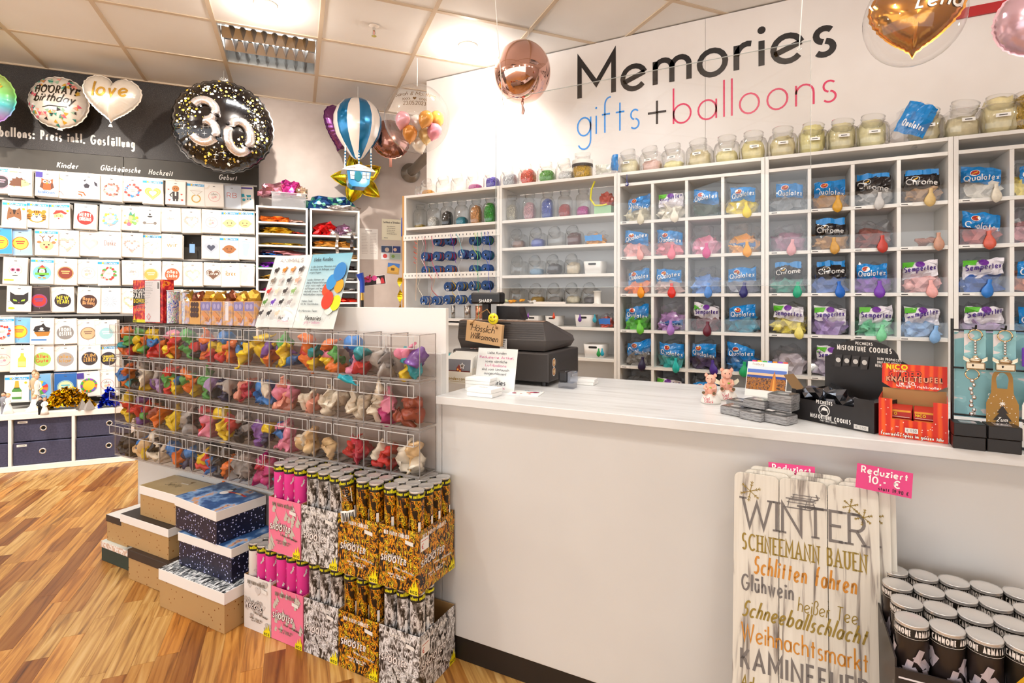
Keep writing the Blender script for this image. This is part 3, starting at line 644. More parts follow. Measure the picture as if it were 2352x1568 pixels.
for ti, row in enumerate(TIERS):
    for ci, cols in enumerate(row):
        if cols is None: continue
        x = BX1-BW*(ci+.5); z = BT-BH*(ti+1)
        uniq = []; [uniq.append(CN[q]) for q in cols if CN[q] not in uniq]
        pl = '%s from worktop, %s tier' % (ORD[ci], TN[ti])
        r = thing('acrylic_bin', 'clear acrylic bin with %s balloons, %s' % (' and '.join(uniq[:2]), pl), 'bin', (x, BF, z), 0, 'clear tip-out bins on the counter front')
        put('shell', SHELL, r); put('edge_frame', FRAME, r); put('lip', LIP, r)
        n = len(cols); k = 0
        for cc in cols:
            s = rr.uniform(1.0, 1.25); lv = k//2; px = (-.02, .02)[k % 2]*rr.uniform(.6, 1.1)
            o = put('latex_balloon', rr.choice(LIMP), None, (x+px, BF+.038+rr.uniform(-.012, .006), z+.03+lv*.033+rr.uniform(0, .006)), (rr.uniform(-.5, .5), rr.choice((-1, 1))*rr.uniform(.3, 1.4), rr.uniform(-.5, .5)+(PI if k % 2 else 0)), C_[cc]); o.scale = (s*.9, s*1.0, s*1.3)
            tag(o, 'limp %s balloon in the bin %s' % (CN[cc], pl), 'balloon', 'limp latex balloons in the bins'); k += 1
# the teal balloon caught on the lip
a = onY(795, 872, BF-.03); o = put('latex_balloon', LIMP[2], None, (a.x, BF-.036, a.z), (0, .25, 0), '#18a5b8'); o.scale = (1.0, .8, .8)
tag(o, 'teal printed balloon lying across the bin lips of the second tier', 'balloon')
# ------------------------------------------------------------------ packets of foil balloons hanging on the left wall
PN = 4.90                                                   # front of the packets
SHEETW = P('#f8f3ec', .5); BLUEH = '#2fa3dc'
def mot(kind, c1='#d8634a', c2='#f2c24a', txt=''):
    """motif in a unit packet: x -1..1, z -1.25..1.25"""
    rr = random.Random(hash((kind, c1, c2)) % 9999 if False else sum(map(ord, kind+c1+c2)))
    o = []
    if kind == 'ring':
        for k in range(26):
            a = 2*PI*k/26+rr.uniform(-.1, .1); q = .62+rr.uniform(-.09, .09); o.append(('c', q*math.cos(a), -.15+q*math.sin(a), rr.uniform(.07, .14), rr.choice((c1, c2, c1, '#e9a9a0'))))
        o += [('r', -.3, -.05, .3, 0, '#b9a79b'), ('r', -.22, -.2, .22, -.15, '#b9a79b')]
    elif kind == 'disc': o += [('c', 0, -.15, .72, c1), ('g', 0, -.15, .66, .06, c2), ('r', -.38, -.02, .38, .1, c2), ('r', -.3, -.22, .3, -.12, c2), ('l', [(0, -.87), (0, -1.05)], .03, '#8d857d')]
    elif kind == 'text': o += [('c', 0, -.15, .74, c1), ('t', txt.split()[0], 0, 0, .2, .07, dict(center=True, fit=1.0), c2)]+([('t', txt.split()[1], 0, -.45, .2, .07, dict(center=True, fit=1.0), c2)] if ' ' in txt else [])
    elif kind == 'word': o += [('t', txt, 0, -.1, .32, .06, dict(center=True, fit=1.0), c1)]
    elif kind == 'heart': o += [('h', 0, -.15, 1.5, c1), ('h', 0, -.12, .85, c2)]
    elif kind == 'hring':
        for a, b in heart2(0, -.15, 1.35, 24): o.append(('c', a, b, rr.uniform(.07, .13), rr.choice((c1, c2))))
    elif kind == 'faint': o += [('g', 0, -.15, .6, .05, c1), ('c', -.15, -.3, .16, c2), ('c', .12, -.2, .12, c1), ('t', 'alles', 0, 0, .16, .03, dict(center=True), '#9a8f88')]
    elif kind == 'face': o += [('c', 0, -.15, .62, .5, c1), ('c', -.6, -.15, .14, c1), ('c', .6, -.15, .14, c1), ('c', -.22, -.1, .06, '#33261f'), ('c', .22, -.1, .06, '#33261f'), ('l', [(-.2, -.34), (0, -.42), (.2, -.34)], .05, '#7a3a2c'), ('r', -.12, -1.0, .12, -.75, '#efd9c6')]
    elif kind == 'hedgehog': o += [('p', [(-.95, -.35), (-.8, -.1), (-.9, .05), (-.65, .15), (-.7, .35), (-.4, .35), (-.3, .55), (-.05, .42), (.15, .52), (.25, .3), (.45, .3), (.4, -.45), (-.7, -.45)], '#6d4127'), ('p', [(.1, .25), (.45, .2), (.85, -.1), (.75, -.3), (.35, -.45), (.1, -.4)], '#f0d084'), ('c', .84, -.12, .06, '#1d1512'), ('c', .42, .02, .05, '#1d1512'), ('c', -.5, -.5, .08, .05, '#e0b860'), ('c', .1, -.5, .08, .05, '#e0b860'), ('r', -.9, 1.0, -.2, 1.12, '#dbe98a')]
    elif kind == 'owl': o += [('r', -1, .6, -.4, 1.2, '#4c3d9a'), ('p', [(-.5, .55), (-.25, .42), (.25, .42), (.5, .55), (.5, -.3), (.3, -.7), (-.3, -.7), (-.5, -.3)], '#e2551f'), ('p', [(-.5, .1), (-.62, -.4), (-.35, -.6), (-.3, .05)], '#6b3a24'), ('p', [(.5, .1), (.62, -.4), (.35, -.6), (.3, .05)], '#6b3a24'), ('c', -.2, .2, .17, '#f7ecd8'), ('c', .2, .2, .17, '#f7ecd8'), ('c', -.18, .2, .07, '#2a1c14'), ('c', .18, .2, .07, '#2a1c14'), ('p', [(-.08, .08), (.08, .08), (0, -.08)], '#f2b01e'), ('t', 'balloon', 0, -1.05, .17, .05, dict(center=True), '#2f77c4')]
    elif kind == 'unicorn': o += [('p', [(-.6, .8), (-.1, .5), (.1, .75), (.5, .7), (.45, .2), (.7, -.1), (.4, -.3), (.3, -.6), (-.2, -.9), (0, -.4), (-.1, 0), (-.4, .3)], '#f4bcd0'), ('p', [(-.9, .95), (-.55, .7), (-.2, .5), (-.5, .55)], '#f2d46a'), ('p', [(-.1, -.1), (.25, -.2), (.1, -.7), (-.25, -.6)], '#b8dcec'), ('l', [(-.9, -.7), (-.5, -.75), (-.3, -1.1)], .1, '#f09a9a')]
    elif kind == 'ball': o += [('c', .05, .05, .78, '#e7dff0'), ('p', star2(-.2, .05, .3, .81, 5), '#2b2530'), ('p', [(.45, .6), (.75, .4), (.8, 0), (.55, .15)], '#2b2530'), ('p', [(-.5, .65), (-.2, .8), (-.35, .5)], '#2b2530'), ('l', [(-.95, -.65), (-.5, -.7), (-.3, -1.05)], .12, '#ef5a22'), ('l', [(-.95, -.9), (-.7, -.95), (-.6, -1.15)], .12, '#ef5a22')]
    elif kind == 'gold_heart': o += [('h', 0, -.3, 1.6, '#e2bd55'), ('h', 0, -.27, .75, '#f8f3ec'), ('l', heart2(0, -.3, 1.2), .04, '#f6e6a8')]
    elif kind == 'groom': o += [('c', 0, .45, .36, '#c98243'), ('r', -.3, -.75, .3, .1, '#3a3232'), ('r', -.08, -.4, .08, .1, '#f5efe6'), ('l', [(-.3, 0), (-.55, -.3), (-.4, -.5)], .1, '#3a3232'), ('r', -.26, -1.0, -.04, -.75, '#3a3232'), ('r', .04, -1.0, .26, -.75, '#3a3232'), ('h', .6, -.2, .2, '#e2503a'), ('h', -.7, .3, .18, '#e2503a'), ('h', .65, -.85, .25, '#e2503a'), ('h', -.6, -.9, .25, '#e2503a'), ('c', -.12, .45, .04, '#241a14'), ('c', .12, .45, .04, '#241a14')]
    elif kind == 'diamond': o += [('g', 0, -.5, .42, .12, '#d9b25a'), ('p', [(-.6, .4), (-.3, .6), (.3, .6), (.6, .4), (0, -.15)], '#f0ece6'), ('l', [(-.6, .4), (.6, .4), (0, -.15), (-.6, .4)], .04, '#cfc4b4')]
    elif kind == 'pram': o += [('r', -.9, 1.0, .9, 1.2, '#5a4aa6'), ('p', [(-.7, .4), (0, .4), (.05, .05), (-.5, 0)], '#27a5bd'), ('c', -.5, -.3, .17, '#27a5bd'), ('c', -.05, -.3, .17, '#27a5bd'), ('p', [(.2, .3), (.7, .3), (.7, .05), (.3, 0)], '#27a5bd'), ('c', .35, -.2, .1, '#27a5bd'), ('c', .65, -.2, .1, '#27a5bd'), ('c', -.5, -.9, .2, .1, '#e35b42')]
    elif kind == 'horse': o += [('p', [(-.55, .3), (-.45, .75), (-.2, .5), (.2, .5), (.45, .75), (.55, .3), (.6, -.5), (.3, -.8), (-.3, -.8), (-.6, -.5)], '#8a5a36'), ('p', [(-.15, .5), (.15, .5), (.05, 0), (-.05, 0)], '#2e1c12'), ('p', [(-.5, -.5), (0, -.25), (.5, -.5), (.3, -.85), (-.3, -.85)], '#f3eadf'), ('c', -.3, .1, .06, '#1d130d'), ('c', .3, .1, .06, '#1d130d'), ('c', .75, .6, .12, '#f2c21c')]
    elif kind == 'tiger': o += [('c', 0, -.2, .82, .66, '#ef8b22'), ('c', -.62, .35, .2, '#ef8b22'), ('c', .62, .35, .2, '#ef8b22'), ('c', 0, -.42, .5, .34, '#f9ecd7'), ('c', -.28, .0, .13, '#fbf6ee'), ('c', .28, .0, .13, '#fbf6ee'), ('c', -.26, -.0, .06, '#241812'), ('c', .26, 0, .06, '#241812'), ('p', [(-.15, -.18), (.15, -.18), (0, -.36)], '#4a4444')]+[('l', [(s*.8, z), (s*.5, z+.05)], .07, '#33211a') for s in (-1, 1) for z in (-.1, -.3, -.5)]+[('l', [(x, .42), (x*.8, .2)], .07, '#33211a') for x in (-.2, 0, .2)]
    elif kind == 'santa': o += [('c', 0, -.45, .66, .55, '#f6f1ea'), ('c', 0, -.05, .42, .36, '#f3c27e'), ('p', [(-.5, .2), (-.2, .6), (.3, .62), (.75, .3), (.6, .15), (.2, .35), (-.4, .15)], '#d8372a'), ('c', .82, -.05, .13, '#f6f1ea'), ('c', 0, -.45, .5, .3, '#fdfaf5'), ('c', -.16, .0, .05, '#3a2a20'), ('c', .16, 0, .05, '#3a2a20'), ('c', 0, -.28, .08, '#c8322a'), ('c', .8, .55, .12, '#f2c21c'), ('c', 0, -.5, .67, .5, '#efe9e0')][:-1]
    elif kind == 'car': o += [('r', -.7, -.35, .7, -.05, '#f3eee8'), ('l', [(-.7, -.05), (.7, -.05)], .03, '#b7a89c'), ('c', -.5, -.42, .16, '#7a716c'), ('c', .5, -.42, .16, '#7a716c'), ('c', 0, .55, .1, '#2d2622'), ('c', 0, .3, .25, .08, '#2d2622'), ('r', -.6, -.5, .6, -.42, '#8d847c')]
    elif kind == 'bouquet':
        for k in range(20): o.append(('c', rr.uniform(-.6, .6), rr.uniform(-.7, .3), rr.uniform(.1, .22), rr.choice(('#f1c23c', '#ef8a3c', '#e86a8a', '#8cc06a', '#f4d98a'))))
        o += [('p', [(-.2, .3), (0, .8), (.2, .3)], '#4c9a8a'), ('p', [(.1, .25), (.4, .65), (.35, .2)], '#66a84c')]
    elif kind == 'reindeer': o += [('c', 0, -.35, .6, .5, '#e8b887'), ('c', -.62, -.0, .2, .14, '#b5794a'), ('c', .62, 0, .2, .14, '#b5794a'), ('l', [(-.25, .1), (-.35, .55), (-.6, .75)], .07, '#7a4a2c'), ('l', [(-.35, .45), (-.15, .7)], .07, '#7a4a2c'), ('l', [(.25, .1), (.35, .55), (.6, .75)], .07, '#7a4a2c'), ('l', [(.35, .45), (.15, .7)], .07, '#7a4a2c'), ('c', -.2, -.25, .07, '#2b1c14'), ('c', .2, -.25, .07, '#2b1c14'), ('c', 0, -.5, .12, '#d8352c'), ('c', .8, .3, .1, '#f2c21c')]
    elif kind == 'skull': o += [('p', [(-.5, .35), (-.25, .65), (.25, .65), (.5, .35), (.5, -.1), (.3, -.3), (.28, -.75), (-.28, -.75), (-.3, -.3), (-.5, -.1)], '#f4efe8'), ('g', 0, .1, .52, .05, '#c9b29a'), ('c', -.22, .1, .18, '#d84a78'), ('c', .22, .1, .18, '#d84a78'), ('c', -.22, .1, .09, '#33261f'), ('c', .22, .1, .09, '#33261f'), ('p', [(-.06, -.12), (.06, -.12), (0, -.3)], '#33261f'), ('l', [(-.22, -.5), (.22, -.5)], .06, '#33261f'), ('r', -.9, -1.05, -.1, -.9, '#f0d23c')]
    elif kind == 'penguin': o += [('c', 0, -.2, .8, '#7cc4e8'), ('c', 0, -.1, .4, .5, '#2b2326'), ('c', 0, -.05, .26, .3, '#f6f0e8'), ('p', [(-.35, .3), (0, .65), (.35, .3)], '#d8392c'), ('r', -.4, .22, .4, .34, '#6cb23c'), ('r', -.6, -.45, .6, -.2, '#6cb23c'), ('c', -.2, -.75, .16, .08, '#ef8a2a'), ('c', .2, -.75, .16, .08, '#ef8a2a'), ('c', 0, -.02, .07, '#ef8a2a')]
    elif kind == 'cat': o += [('p', [(-.75, .7), (-.35, .4), (.35, .4), (.75, .7), (.75, -.2), (.4, -.6), (-.4, -.6), (-.75, -.2)], '#2b2626'), ('p', [(-.5, -.05), (-.2, -.15), (-.15, -.3), (-.45, -.25)], '#a6d63a'), ('p', [(.5, -.05), (.2, -.15), (.15, -.3), (.45, -.25)], '#a6d63a'), ('l', [(-.75, -.35), (-.95, -.3)], .03, '#2b2626'), ('l', [(.75, -.35), (.95, -.3)], .03, '#2b2626'), ('p', [(-.06, -.38), (.06, -.38), (0, -.46)], '#e07a8a'), ('c', -.6, -1.0, .28, .12, '#f0c83c')]
    elif kind == 'snow': o += [('l', [(.65*math.cos(a), -.15+.65*math.sin(a)), (-.65*math.cos(a), -.15-.65*math.sin(a))], .09, '#b7c2cf') for a in (0, PI/6, PI/3, PI/2, 2*PI/3, 5*PI/6)]+[('c', 0, -.15, .25, '#cfd8e2'), ('c', 0, -.15, .12, '#e8eef4')]
    elif kind == 'ship': o += [('p', [(-.7, -.1), (.7, .0), (.55, -.5), (-.4, -.55)], '#b77a2c'), ('p', [(-.75, .1), (-.6, .5), (-.1, .65), (.1, .85), (.3, .5), (.7, .35), (.6, -.05), (-.6, -.1)], '#2e2828'), ('c', -.05, .25, .16, '#f4efe6'), ('l', [(-.3, .05), (.2, .05)], .07, '#f4efe6'), ('r', -.9, -1.0, .4, -.85, '#3f7fc4')]
    elif kind == 'bottle': o += [('p', [(-.14, .75), (.14, .75), (.14, .3), (.34, 0), (.34, -.9), (-.34, -.9), (-.34, 0), (-.14, .3)], '#eac94a'), ('r', -.3, -.8, .3, -.3, '#f3dc86'), ('r', -.14, .6, .14, .8, '#f6efe0')]
    elif kind == 'champagne': o += [('p', [(-.13, .75), (.13, .75), (.16, .2), (.4, -.2), (.4, -1.1), (-.4, -1.1), (-.4, -.2), (-.16, .2)], '#4f8a3c'), ('p', [(-.14, .8), (.14, .8), (.2, .1), (-.2, .1)], '#e0a93a'), ('r', -.4, -.85, .4, -.35, '#f2ead8'), ('r', -.22, .02, .22, .1, '#2b211a'), ('c', .72, .6, .12, '#f2c21c')]
    elif kind == 'wheel': o += [('p', [(0, -.1)]+[(.75*math.cos(a+b), -.1+.75*math.sin(a+b)) for b in (0, .26, .52)], ['#e23a3a', '#3a9ae2', '#f2c52c', '#5ab04a', '#a04ab0', '#ef8a2a'][k % 6]) for k, a in enumerate([2*PI*i/12 for i in range(12)])]+[('c', 0, -.1, .3, '#f3d13a')]
    elif kind == 'dots':
        o += [('c', 0, -.15, .75, '#f2c934')]
        for k in range(24): a = 2*PI*k/24; o.append(('c', .64*math.cos(a), -.15+.64*math.sin(a), .11, rr.choice(('#e2452f', '#3a8ad2', '#4aa84a', '#ef8a2a', '#8a4ab0'))))
        o += [('r', -1, .6, -.4, 1.2, '#4c3d9a')]
    elif kind == 'foot': o += [('p', [(-.3, -.9), (.1, -1), (.3, -.6), (.25, -.2), (.45, .3), (.3, .6), (-.3, .6), (-.45, .3), (-.3, -.3)], c1)]+[('c', -.36+.18*k, .78-.03*abs(k-1), .1, c1) for k in range(5)]
    elif kind == 'lebkuchen': o += [('h', 0, -.15, 1.5, '#7a5744'), ('hl', 0, -.15, 1.3, .06, '#f4eae0'), ('t', 'Love', 0, -.1, .2, .05, dict(center=True), '#f4eae0')]
    return o
W3 = '#f8f3ec'
# rows of (motif, x centre, header, background); y = top edge of packets at the row's left and right
ROWS = [(385, 16, 426, 548, [('disc:#3a3036:#e8a0b0', 2, 1, W3), ('hedgehog', 46, 0, W3), ('owl', 107, 0, W3), ('unicorn', 154, 0, W3), ('ball', 204, 0, W3), ('ring:#d86a5a:#7a4a3a', 256, 0, W3), ('ring:#e8453a:#3a8ad2', 306, 0, W3), ('gold_heart', 351, 1, W3), ('groom', 403, 0, W3), ('diamond', 450, 1, W3), ('faint:#eab0ac:#f0d0cc', 493, 0, W3), ('word:#c0584a::RB', 533, 0, '#cfd8e4'), ('pram', 562, 0, W3)]),
 (460, 8, 484, 550, [('horse', 32, 1, W3), ('tiger', 84, 1, W3), ('santa', 136, 1, W3), ('text:#b8322c:#f3e6d8:MERRY CHRISTMAS', 195, 0, W3), ('ring:#7cb4dc:#f0d24a', 252, 0, W3), ('bouquet', 300, 0, W3), ('car', 344, 0, W3), ('faint:#efe6dc:#f3ece2', 393, 0, W3), ('hring:#e8b4ac:#f0cfc4', 441, 0, W3), ('faint:#c9a0a4:#d8b9ae', 486, 0, W3), ('face:#f2cf94', 528, 1, W3), ('face:#f0c98a', 563, 1, W3)]),
 (524, 26, 543, 548, [('disc:#f2cc2c:#e8503a', 0, 0, '#3f9ade'), ('disc:#f2c64a:#d8452f', 48, 0, '#9fc4ea'), ('reindeer', 107, 1, W3), ('hring:#e8b0a0:#e0c0b0', 155, 0, W3), ('heart:#c7c0bc:#e6e0dc', 206, 0, W3), ('word:#b08a84::Danke', 253, 0, W3), ('hring:#e8a49c:#f0d4c8', 303, 0, W3), ('hring:#f0e4d4:#e8dcc8', 348, 1, W3), ('word:#b8934a::wir', 395, 0, W3), None, ('heart:#b7bfcc:#4a4e60', 485, 0, W3), ('face:#a86a3c', 527, 1, W3), ('foot:#b4d6ee', 564, 0, W3)]),
 (590, 5, 604, 548, [('skull', 34, 0, '#f6e2d4'), ('penguin', 96, 1, W3), ('disc:#8a3a2c:#f0b070', 150, 0, W3), ('faint:#d8b4ac:#e0b9a0', 203, 0, W3), ('ring:#d8382c:#5aa04a', 250, 1, W3), ('faint:#e8c8c4:#f0d8d4', 305, 0, W3), ('disc:#eab25a:#fbe8c8', 348, 0, W3), ('text:#e0643a:#f8eadc:alles Liebe', 395, 0, W3), ('hring:#f2e0d0:#e8d4c0', 443, 0, W3), ('lebkuchen', 489, 0, W3), ('word:#c08a3a::ibrex', 530, 0, W3), ('foot:#f4cfd4', 562, 0, W3)]),
 (655, 16, 667, 509, [('cat', 43, 0, '#f4efe8'), ('disc:#c8322c:#3a4a9a', 91, 0, '#3a2c2c'), ('text:#33282c:#f2d23a:NEW YEAR!', 145, 0, W3), ('text:#4a2c24:#e8a06a:Happy Birthday', 203, 0, W3), ('snow', 253, 0, W3), ('hring:#ecc49a:#f0d8bc', 300, 0, W3), ('faint:#e0b0a0:#f0d0c0', 350, 0, W3), ('faint:#e8c0a8:#f0dcd0', 400, 0, W3), ('hring:#e8bca8:#f0d4c0', 445, 1, W3), ('disc:#e8d8c8:#c8a898', 487, 0, W3), ('faint:#f0d8c0:#e8c8b0', 528, 1, W3), ('hring:#ecd0c0:#f0dccc', 562, 0, W3)]),
 (728, 24, 734, 250, [('ring:#d8382c:#3a8ad2', 5, 1, W3), ('disc:#f2c92c:#e8605a', 43, 0, '#7fbde8'), ('ship', 96, 0, W3), ('text:#8d8885:#f4efe8:FROHE OSTERN', 151, 0, W3), ('disc:#d9b48a:#8a6a5a', 203, 0, W3), ('disc:#9fcad0:#e0f0f0', 245, 0, W3)]),
 (793, 25, 791, 250, [('faint:#e08a9a:#f0c0c8', 8, 0, '#f4ead2'), ('bottle', 50, 0, W3), ('text:#a8c85a:#e0553a:Alles Gute', 98, 0, W3), ('text:#a8a09c:#c8984a:alles klar', 150, 0, W3), ('text:#3a3234:#e8a85a:ZUM LEBEN', 206, 0, W3), ('text:#38303a:#f0cf4a:congrats GRAD', 250, 1, W3)]),
 (863, 5, 850, 250, [('champagne', 38, 1, W3), ('wheel', 92, 0, '#7fb6e0'), ('disc:#f0e4b0:#3ab0c8', 150, 0, '#2a6cb8'), ('dots', 205, 0, W3), ('faint:#e89a9a:#f0c8a0', 247, 0, W3)])]
KN_ = {'ring': 'wreath', 'disc': 'round', 'text': 'round lettered', 'word': 'worded', 'heart': 'heart', 'hring': 'heart wreath', 'faint': 'pale round', 'face': 'baby face', 'ball': 'football', 'gold_heart': 'gold heart', 'diamond': 'diamond ring', 'pram': 'pram', 'hedgehog': 'hedgehog', 'skull': 'sugar skull', 'snow': 'snowflake', 'ship': 'pirate ship', 'dots': 'colourful dots', 'foot': 'baby foot', 'lebkuchen': 'gingerbread heart', 'cat': 'black cat'}
hookm = mesh_of(MB(CHROME).tube([(0, .14, .012), (0, -.012, .012), (0, -.02, .018)], .0018, 6), 'hook')
BAG = {}
allw = []
for ri, (y0, xa, y1, xb, items) in enumerate(ROWS):
    # rail behind the row
    t0, z0 = onA(xa, y0, PN); t1, z1 = onA(xb, y1, PN); zr = (z0+z1)/2
    rl = tag(MB(P('#b8b0a6', .35, .8)).box(-6.0 if False else t0-.9, tE-.01, WA-.05, WA-.021, zr+.012, zr+.026).build('hook_rail', None, (0, 0, 0), TA), 'grey metal hook rail on the black wall, %s packet row from the top' % ORD[ri], 'rail', 'hook rails of the packet wall')
    for ci, it in enumerate(items):
        if it is None: continue
        kd, xc, hd, bg = it; ps = kd.split(':'); 
        ytop = y0+(y1-y0)*(xc-xa)/(xb-xa); n = PN-.014*((ci*5+ri*2) % 3)-(.012 if ri == 7 else 0); t, z = onA(xc, ytop, n)
        w_ = (.138, .134, .136)[ci % 3]; h_ = (.186, .192)[(ri+ci) % 2]; th = .028+.02*((ci*7+ri*3) % 3)
        nm = KN_.get(ps[0], ps[0]); tx = ' '.join(ps[3:]) if len(ps) > 3 else ''
        lab = 'foil balloon packet with %s motif%s, %s hook of %s packet row' % (nm, '', ORD[ci], ORD[ri])
        r = thing('balloon_packet', lab, 'packet', A(t, n, z-h_), TA, 'foil balloon packets hanging on the black wall')
        tilt = random.uniform(-.035, .035); r.rotation_euler = (0, tilt, TA)
        key = (w_, h_, th, bg)
        if key not in BAG:
            b = MB(P(bg, .45)); b.box(-w_/2, w_/2, 0, .006, 0, h_); b.use(P('#efe7dc', .5))
            q = .006
            while q < th: b.box(-w_/2+.003*math.sin(q*900), w_/2+.003*math.sin(q*900), q+.001, q+.005, -.003-.1*q, h_-.006); q += .009
            BAG[key] = mesh_of(b, 'bag')
        put('bag', BAG[key], r)
        args = dict(zip(('c1', 'c2'), [a for a in ps[1:3] if a])); sh = mot(ps[0], txt=tx, **args)
        dm = MB()
        if hd: sh = [('r', -.98, .92, .98, 1.18, BLUEH), ('c', -.5, 1.05, .1, '#f2c21c'), ('t', 'Qualatex', -.35, .98, .1, .035, {}, '#fbf7f0')]+sh
        elif bg == W3 and ps[0] in ('ring', 'faint', 'hring', 'text', 'disc', 'word', 'bouquet', 'heart'): sh = [('l', [(-.98, .8), (-.7, .85), (-.5, 1.15)], .03, '#d8b48a'), ('l', [(-.98, .7), (-.62, .75), (-.4, 1.15)], .02, '#e0c4a0')]+sh
        sh = sh+[('r', -.12, 1.0, .12, 1.06, '#5a534c')]
        decal(dm, [('l', [(-1, -1.33), (1, -1.33), (1, 1.33), (-1, 1.33), (-1, -1.33)], .035, '#cdbfb0')]+sh, k=w_/2.0, oz=h_/2, y=0, step=.00018).build('print', r)
        put('hook', hookm, r, (0, 0, h_-.012))
# gap in the third row: the bare price-tag hook
t, z = onA(444, 560, PN)
r = thing('price_hook', 'bare wall hook with blue price tag in the packet wall gap', 'hook', A(t, WA-.03, z), TA)
MB(CHROME).tube([(0, 0, 0), (0, -.16, 0), (0, -.17, .008)], .002, 6).build('hook', r)
MB(P('#7fa8e0', .4)).box(-.018, .018, -.172, -.17, -.075, -.005).build('price_tag', r)
# ------------------------------------------------------------------ foil balloons
def pillow(rho, R_, T_, mat, rings=9, segs=72, wr=.035, wn=26, p=.5, rim=True):
    """inflated foil shape facing -y; rho(angle) = outline radius"""
    mb = MB(mat); o = []
    for side in (-1, 1):
        vs = [(0, side*T_, 0)]
        for k in range(1, rings+1):
            u = math.sin(PI/2*k/rings); 
            for i in range(segs):
                a = 2*PI*i/segs; r = rho(a)*R_*u
                h = T_*max(0, 1-u*u)**p*(1-wr*8*(u**6)*(.5+.5*math.cos(wn*a)))
                r *= 1-wr*(u**8)*(.5+.5*math.cos(wn*a))
                vs.append((r*math.cos(a), side*h, r*math.sin(a)))
        fs = [(0, 1+i, 1+(i+1) % segs) for i in range(segs)]+[(1+k*segs+i, 1+(k+1)*segs+i, 1+(k+1)*segs+(i+1) % segs, 1+k*segs+(i+1) % segs) for k in range(rings-1) for i in range(segs)]
        mb.add(vs, fs if side < 0 else [f[::-1] for f in fs], True)
    if rim:
        vs = []
        for i in range(segs):
            a = 2*PI*i/segs; r = rho(a)*R_*(1-wr*(.5+.5*math.cos(wn*a)))
            vs += [(r*math.cos(a)*.99, 0, r*math.sin(a)*.99), ((r+.008)*math.cos(a), 0, (r+.008)*math.sin(a))]
        mb.add(vs, [(2*i, 2*i+1, 2*((i+1) % segs)+1, 2*((i+1) % segs)) for i in range(segs)])
    return mb
def hsurf(rho, R_, T_, p=.5):
    def f(x, z):
        a = math.atan2(z, x); u = min(1, math.hypot(x, z)/(rho(a)*R_)); return -T_*max(0, 1-u*u)**p
    return f
CIRC = lambda a: 1
_hp = heart2(0, 0, 2, 180)
def HEART(a):
    best = None
    for x, z in _hp:
        d = abs((math.atan2(z, x)-a+PI) % (2*PI)-PI)
        if best is None or d < best[0]: best = (d, math.hypot(x, z))
    return best[1]
_hc = {}
def HEARTF(a):
    k = round(a % (2*PI), 3)
    if k not in _hc: _hc[k] = HEART(a)*.72+.28*.86
    return _hc[k]
def STAR(a):
    q = ((a-PI/2) % (2*PI/5))/(2*PI/5); q = min(q, 1-q)*2; return 1-.48*q**.75
def tail(mb, x, z, l, w, ang=-PI/2):
    c, s = math.cos(ang), math.sin(ang)
    mb.add([(x-w*s*-1*.5, -.002, z+w*c*.5), (x+w*s*-1*.5, -.002, z-w*c*.5), (x+l*c+w*s*-1*.9, -.004, z+l*s-w*c*.9), (x+l*c-w*s*-1*.9, -.004, z+l*s+w*c*.9)], [(0, 1, 2, 3)])
def wallballoon(name, label, x, y, n, rz=0, ry=0):
    t, z = onA(x, y, n); return thing(name, label, 'balloon', A(t, n, z), (0, ry, TA+rz))
# HOORAY
WFOIL = P('#f2e6d8', .22, .25, .5, 0, .5)
r = wallballoon('foil_balloon', 'round white foil balloon with coloured triangles reading hooray birthday', 136, 236, 4.88, -.1, .12)
RB, TB = .185, .085
pillow(CIRC, RB, TB, WFOIL).build('foil_body', r)
sf = hsurf(CIRC, RB, TB); d = MB(); rr = random.Random(5); sh = []
for k in range(95):
    a = rr.uniform(0, 2*PI); q = RB*math.sqrt(rr.uniform(.12, .93)); x, z = q*math.cos(a), q*math.sin(a)
    if abs(x) < .11 and -.045 < z < .075: continue
    s = rr.uniform(.012, .019); b = rr.uniform(0, 6); sh.append(('p', [(x+s*math.cos(b+c), z+s*math.sin(b+c)) for c in (0, 2.1, 4.2)], rr.choice(('#e27a72', '#d9586a', '#2f8a78', '#2b2422', '#9ab89a', '#c99a2c', '#f0a08a'))))
decal(d, sh, warp=sf, y=-.0012, step=.000005)
d.use(P('#2b2014', .3)); text(d, 'HOORAY!', 0, .03, .032, .0085, fit=.235, warp=sf, y=-.0022, center=True, dz=.12); text(d, 'birthday', 0, -.032, .032, .0075, fit=.235, slant=.25, warp=sf, y=-.0022, center=True, dz=.12); text(d, "it's your", -.03, .012, .009, .003, warp=sf, y=-.0022, center=True)
ribbon(d, [(-.06, -.07), (-.02, -.052), (.05, -.045), (.085, -.04)], .003, -.0022, sf); d.build('print', r, kind='stuff')
m = MB(WFOIL); tail(m, .03, -RB+.005, .02, .02); m.build('neck', r)
# love heart
r = wallballoon('foil_balloon', 'white heart foil balloon with gold word love', 258, 228, 4.66, 0, .05)
pillow(HEARTF, .185, .08, P('#e6dacb', .25, .3, .5, 0, .4), p=.5, wn=30).build('foil_body', r)
sf = hsurf(HEARTF, .185, .08); GOLDG = TEX('gold_glitter', [(.3, '#b5822c'), (.6, '#e0b04c'), (.8, '#f6dc92')], 'noise', 500, rough=.3, metal=.7, interp='LINEAR')
d = MB(GOLDG); text(d, 'love', -.1, -.012, .054, .014, fit=.2, slant=.12, warp=sf, y=-.0022, dz=.15, kern=.3); d.build('print', r)
m = MB(P('#e6dacb', .25, .3)); tail(m, .0, -.183, .018, .014); m.build('neck', r)
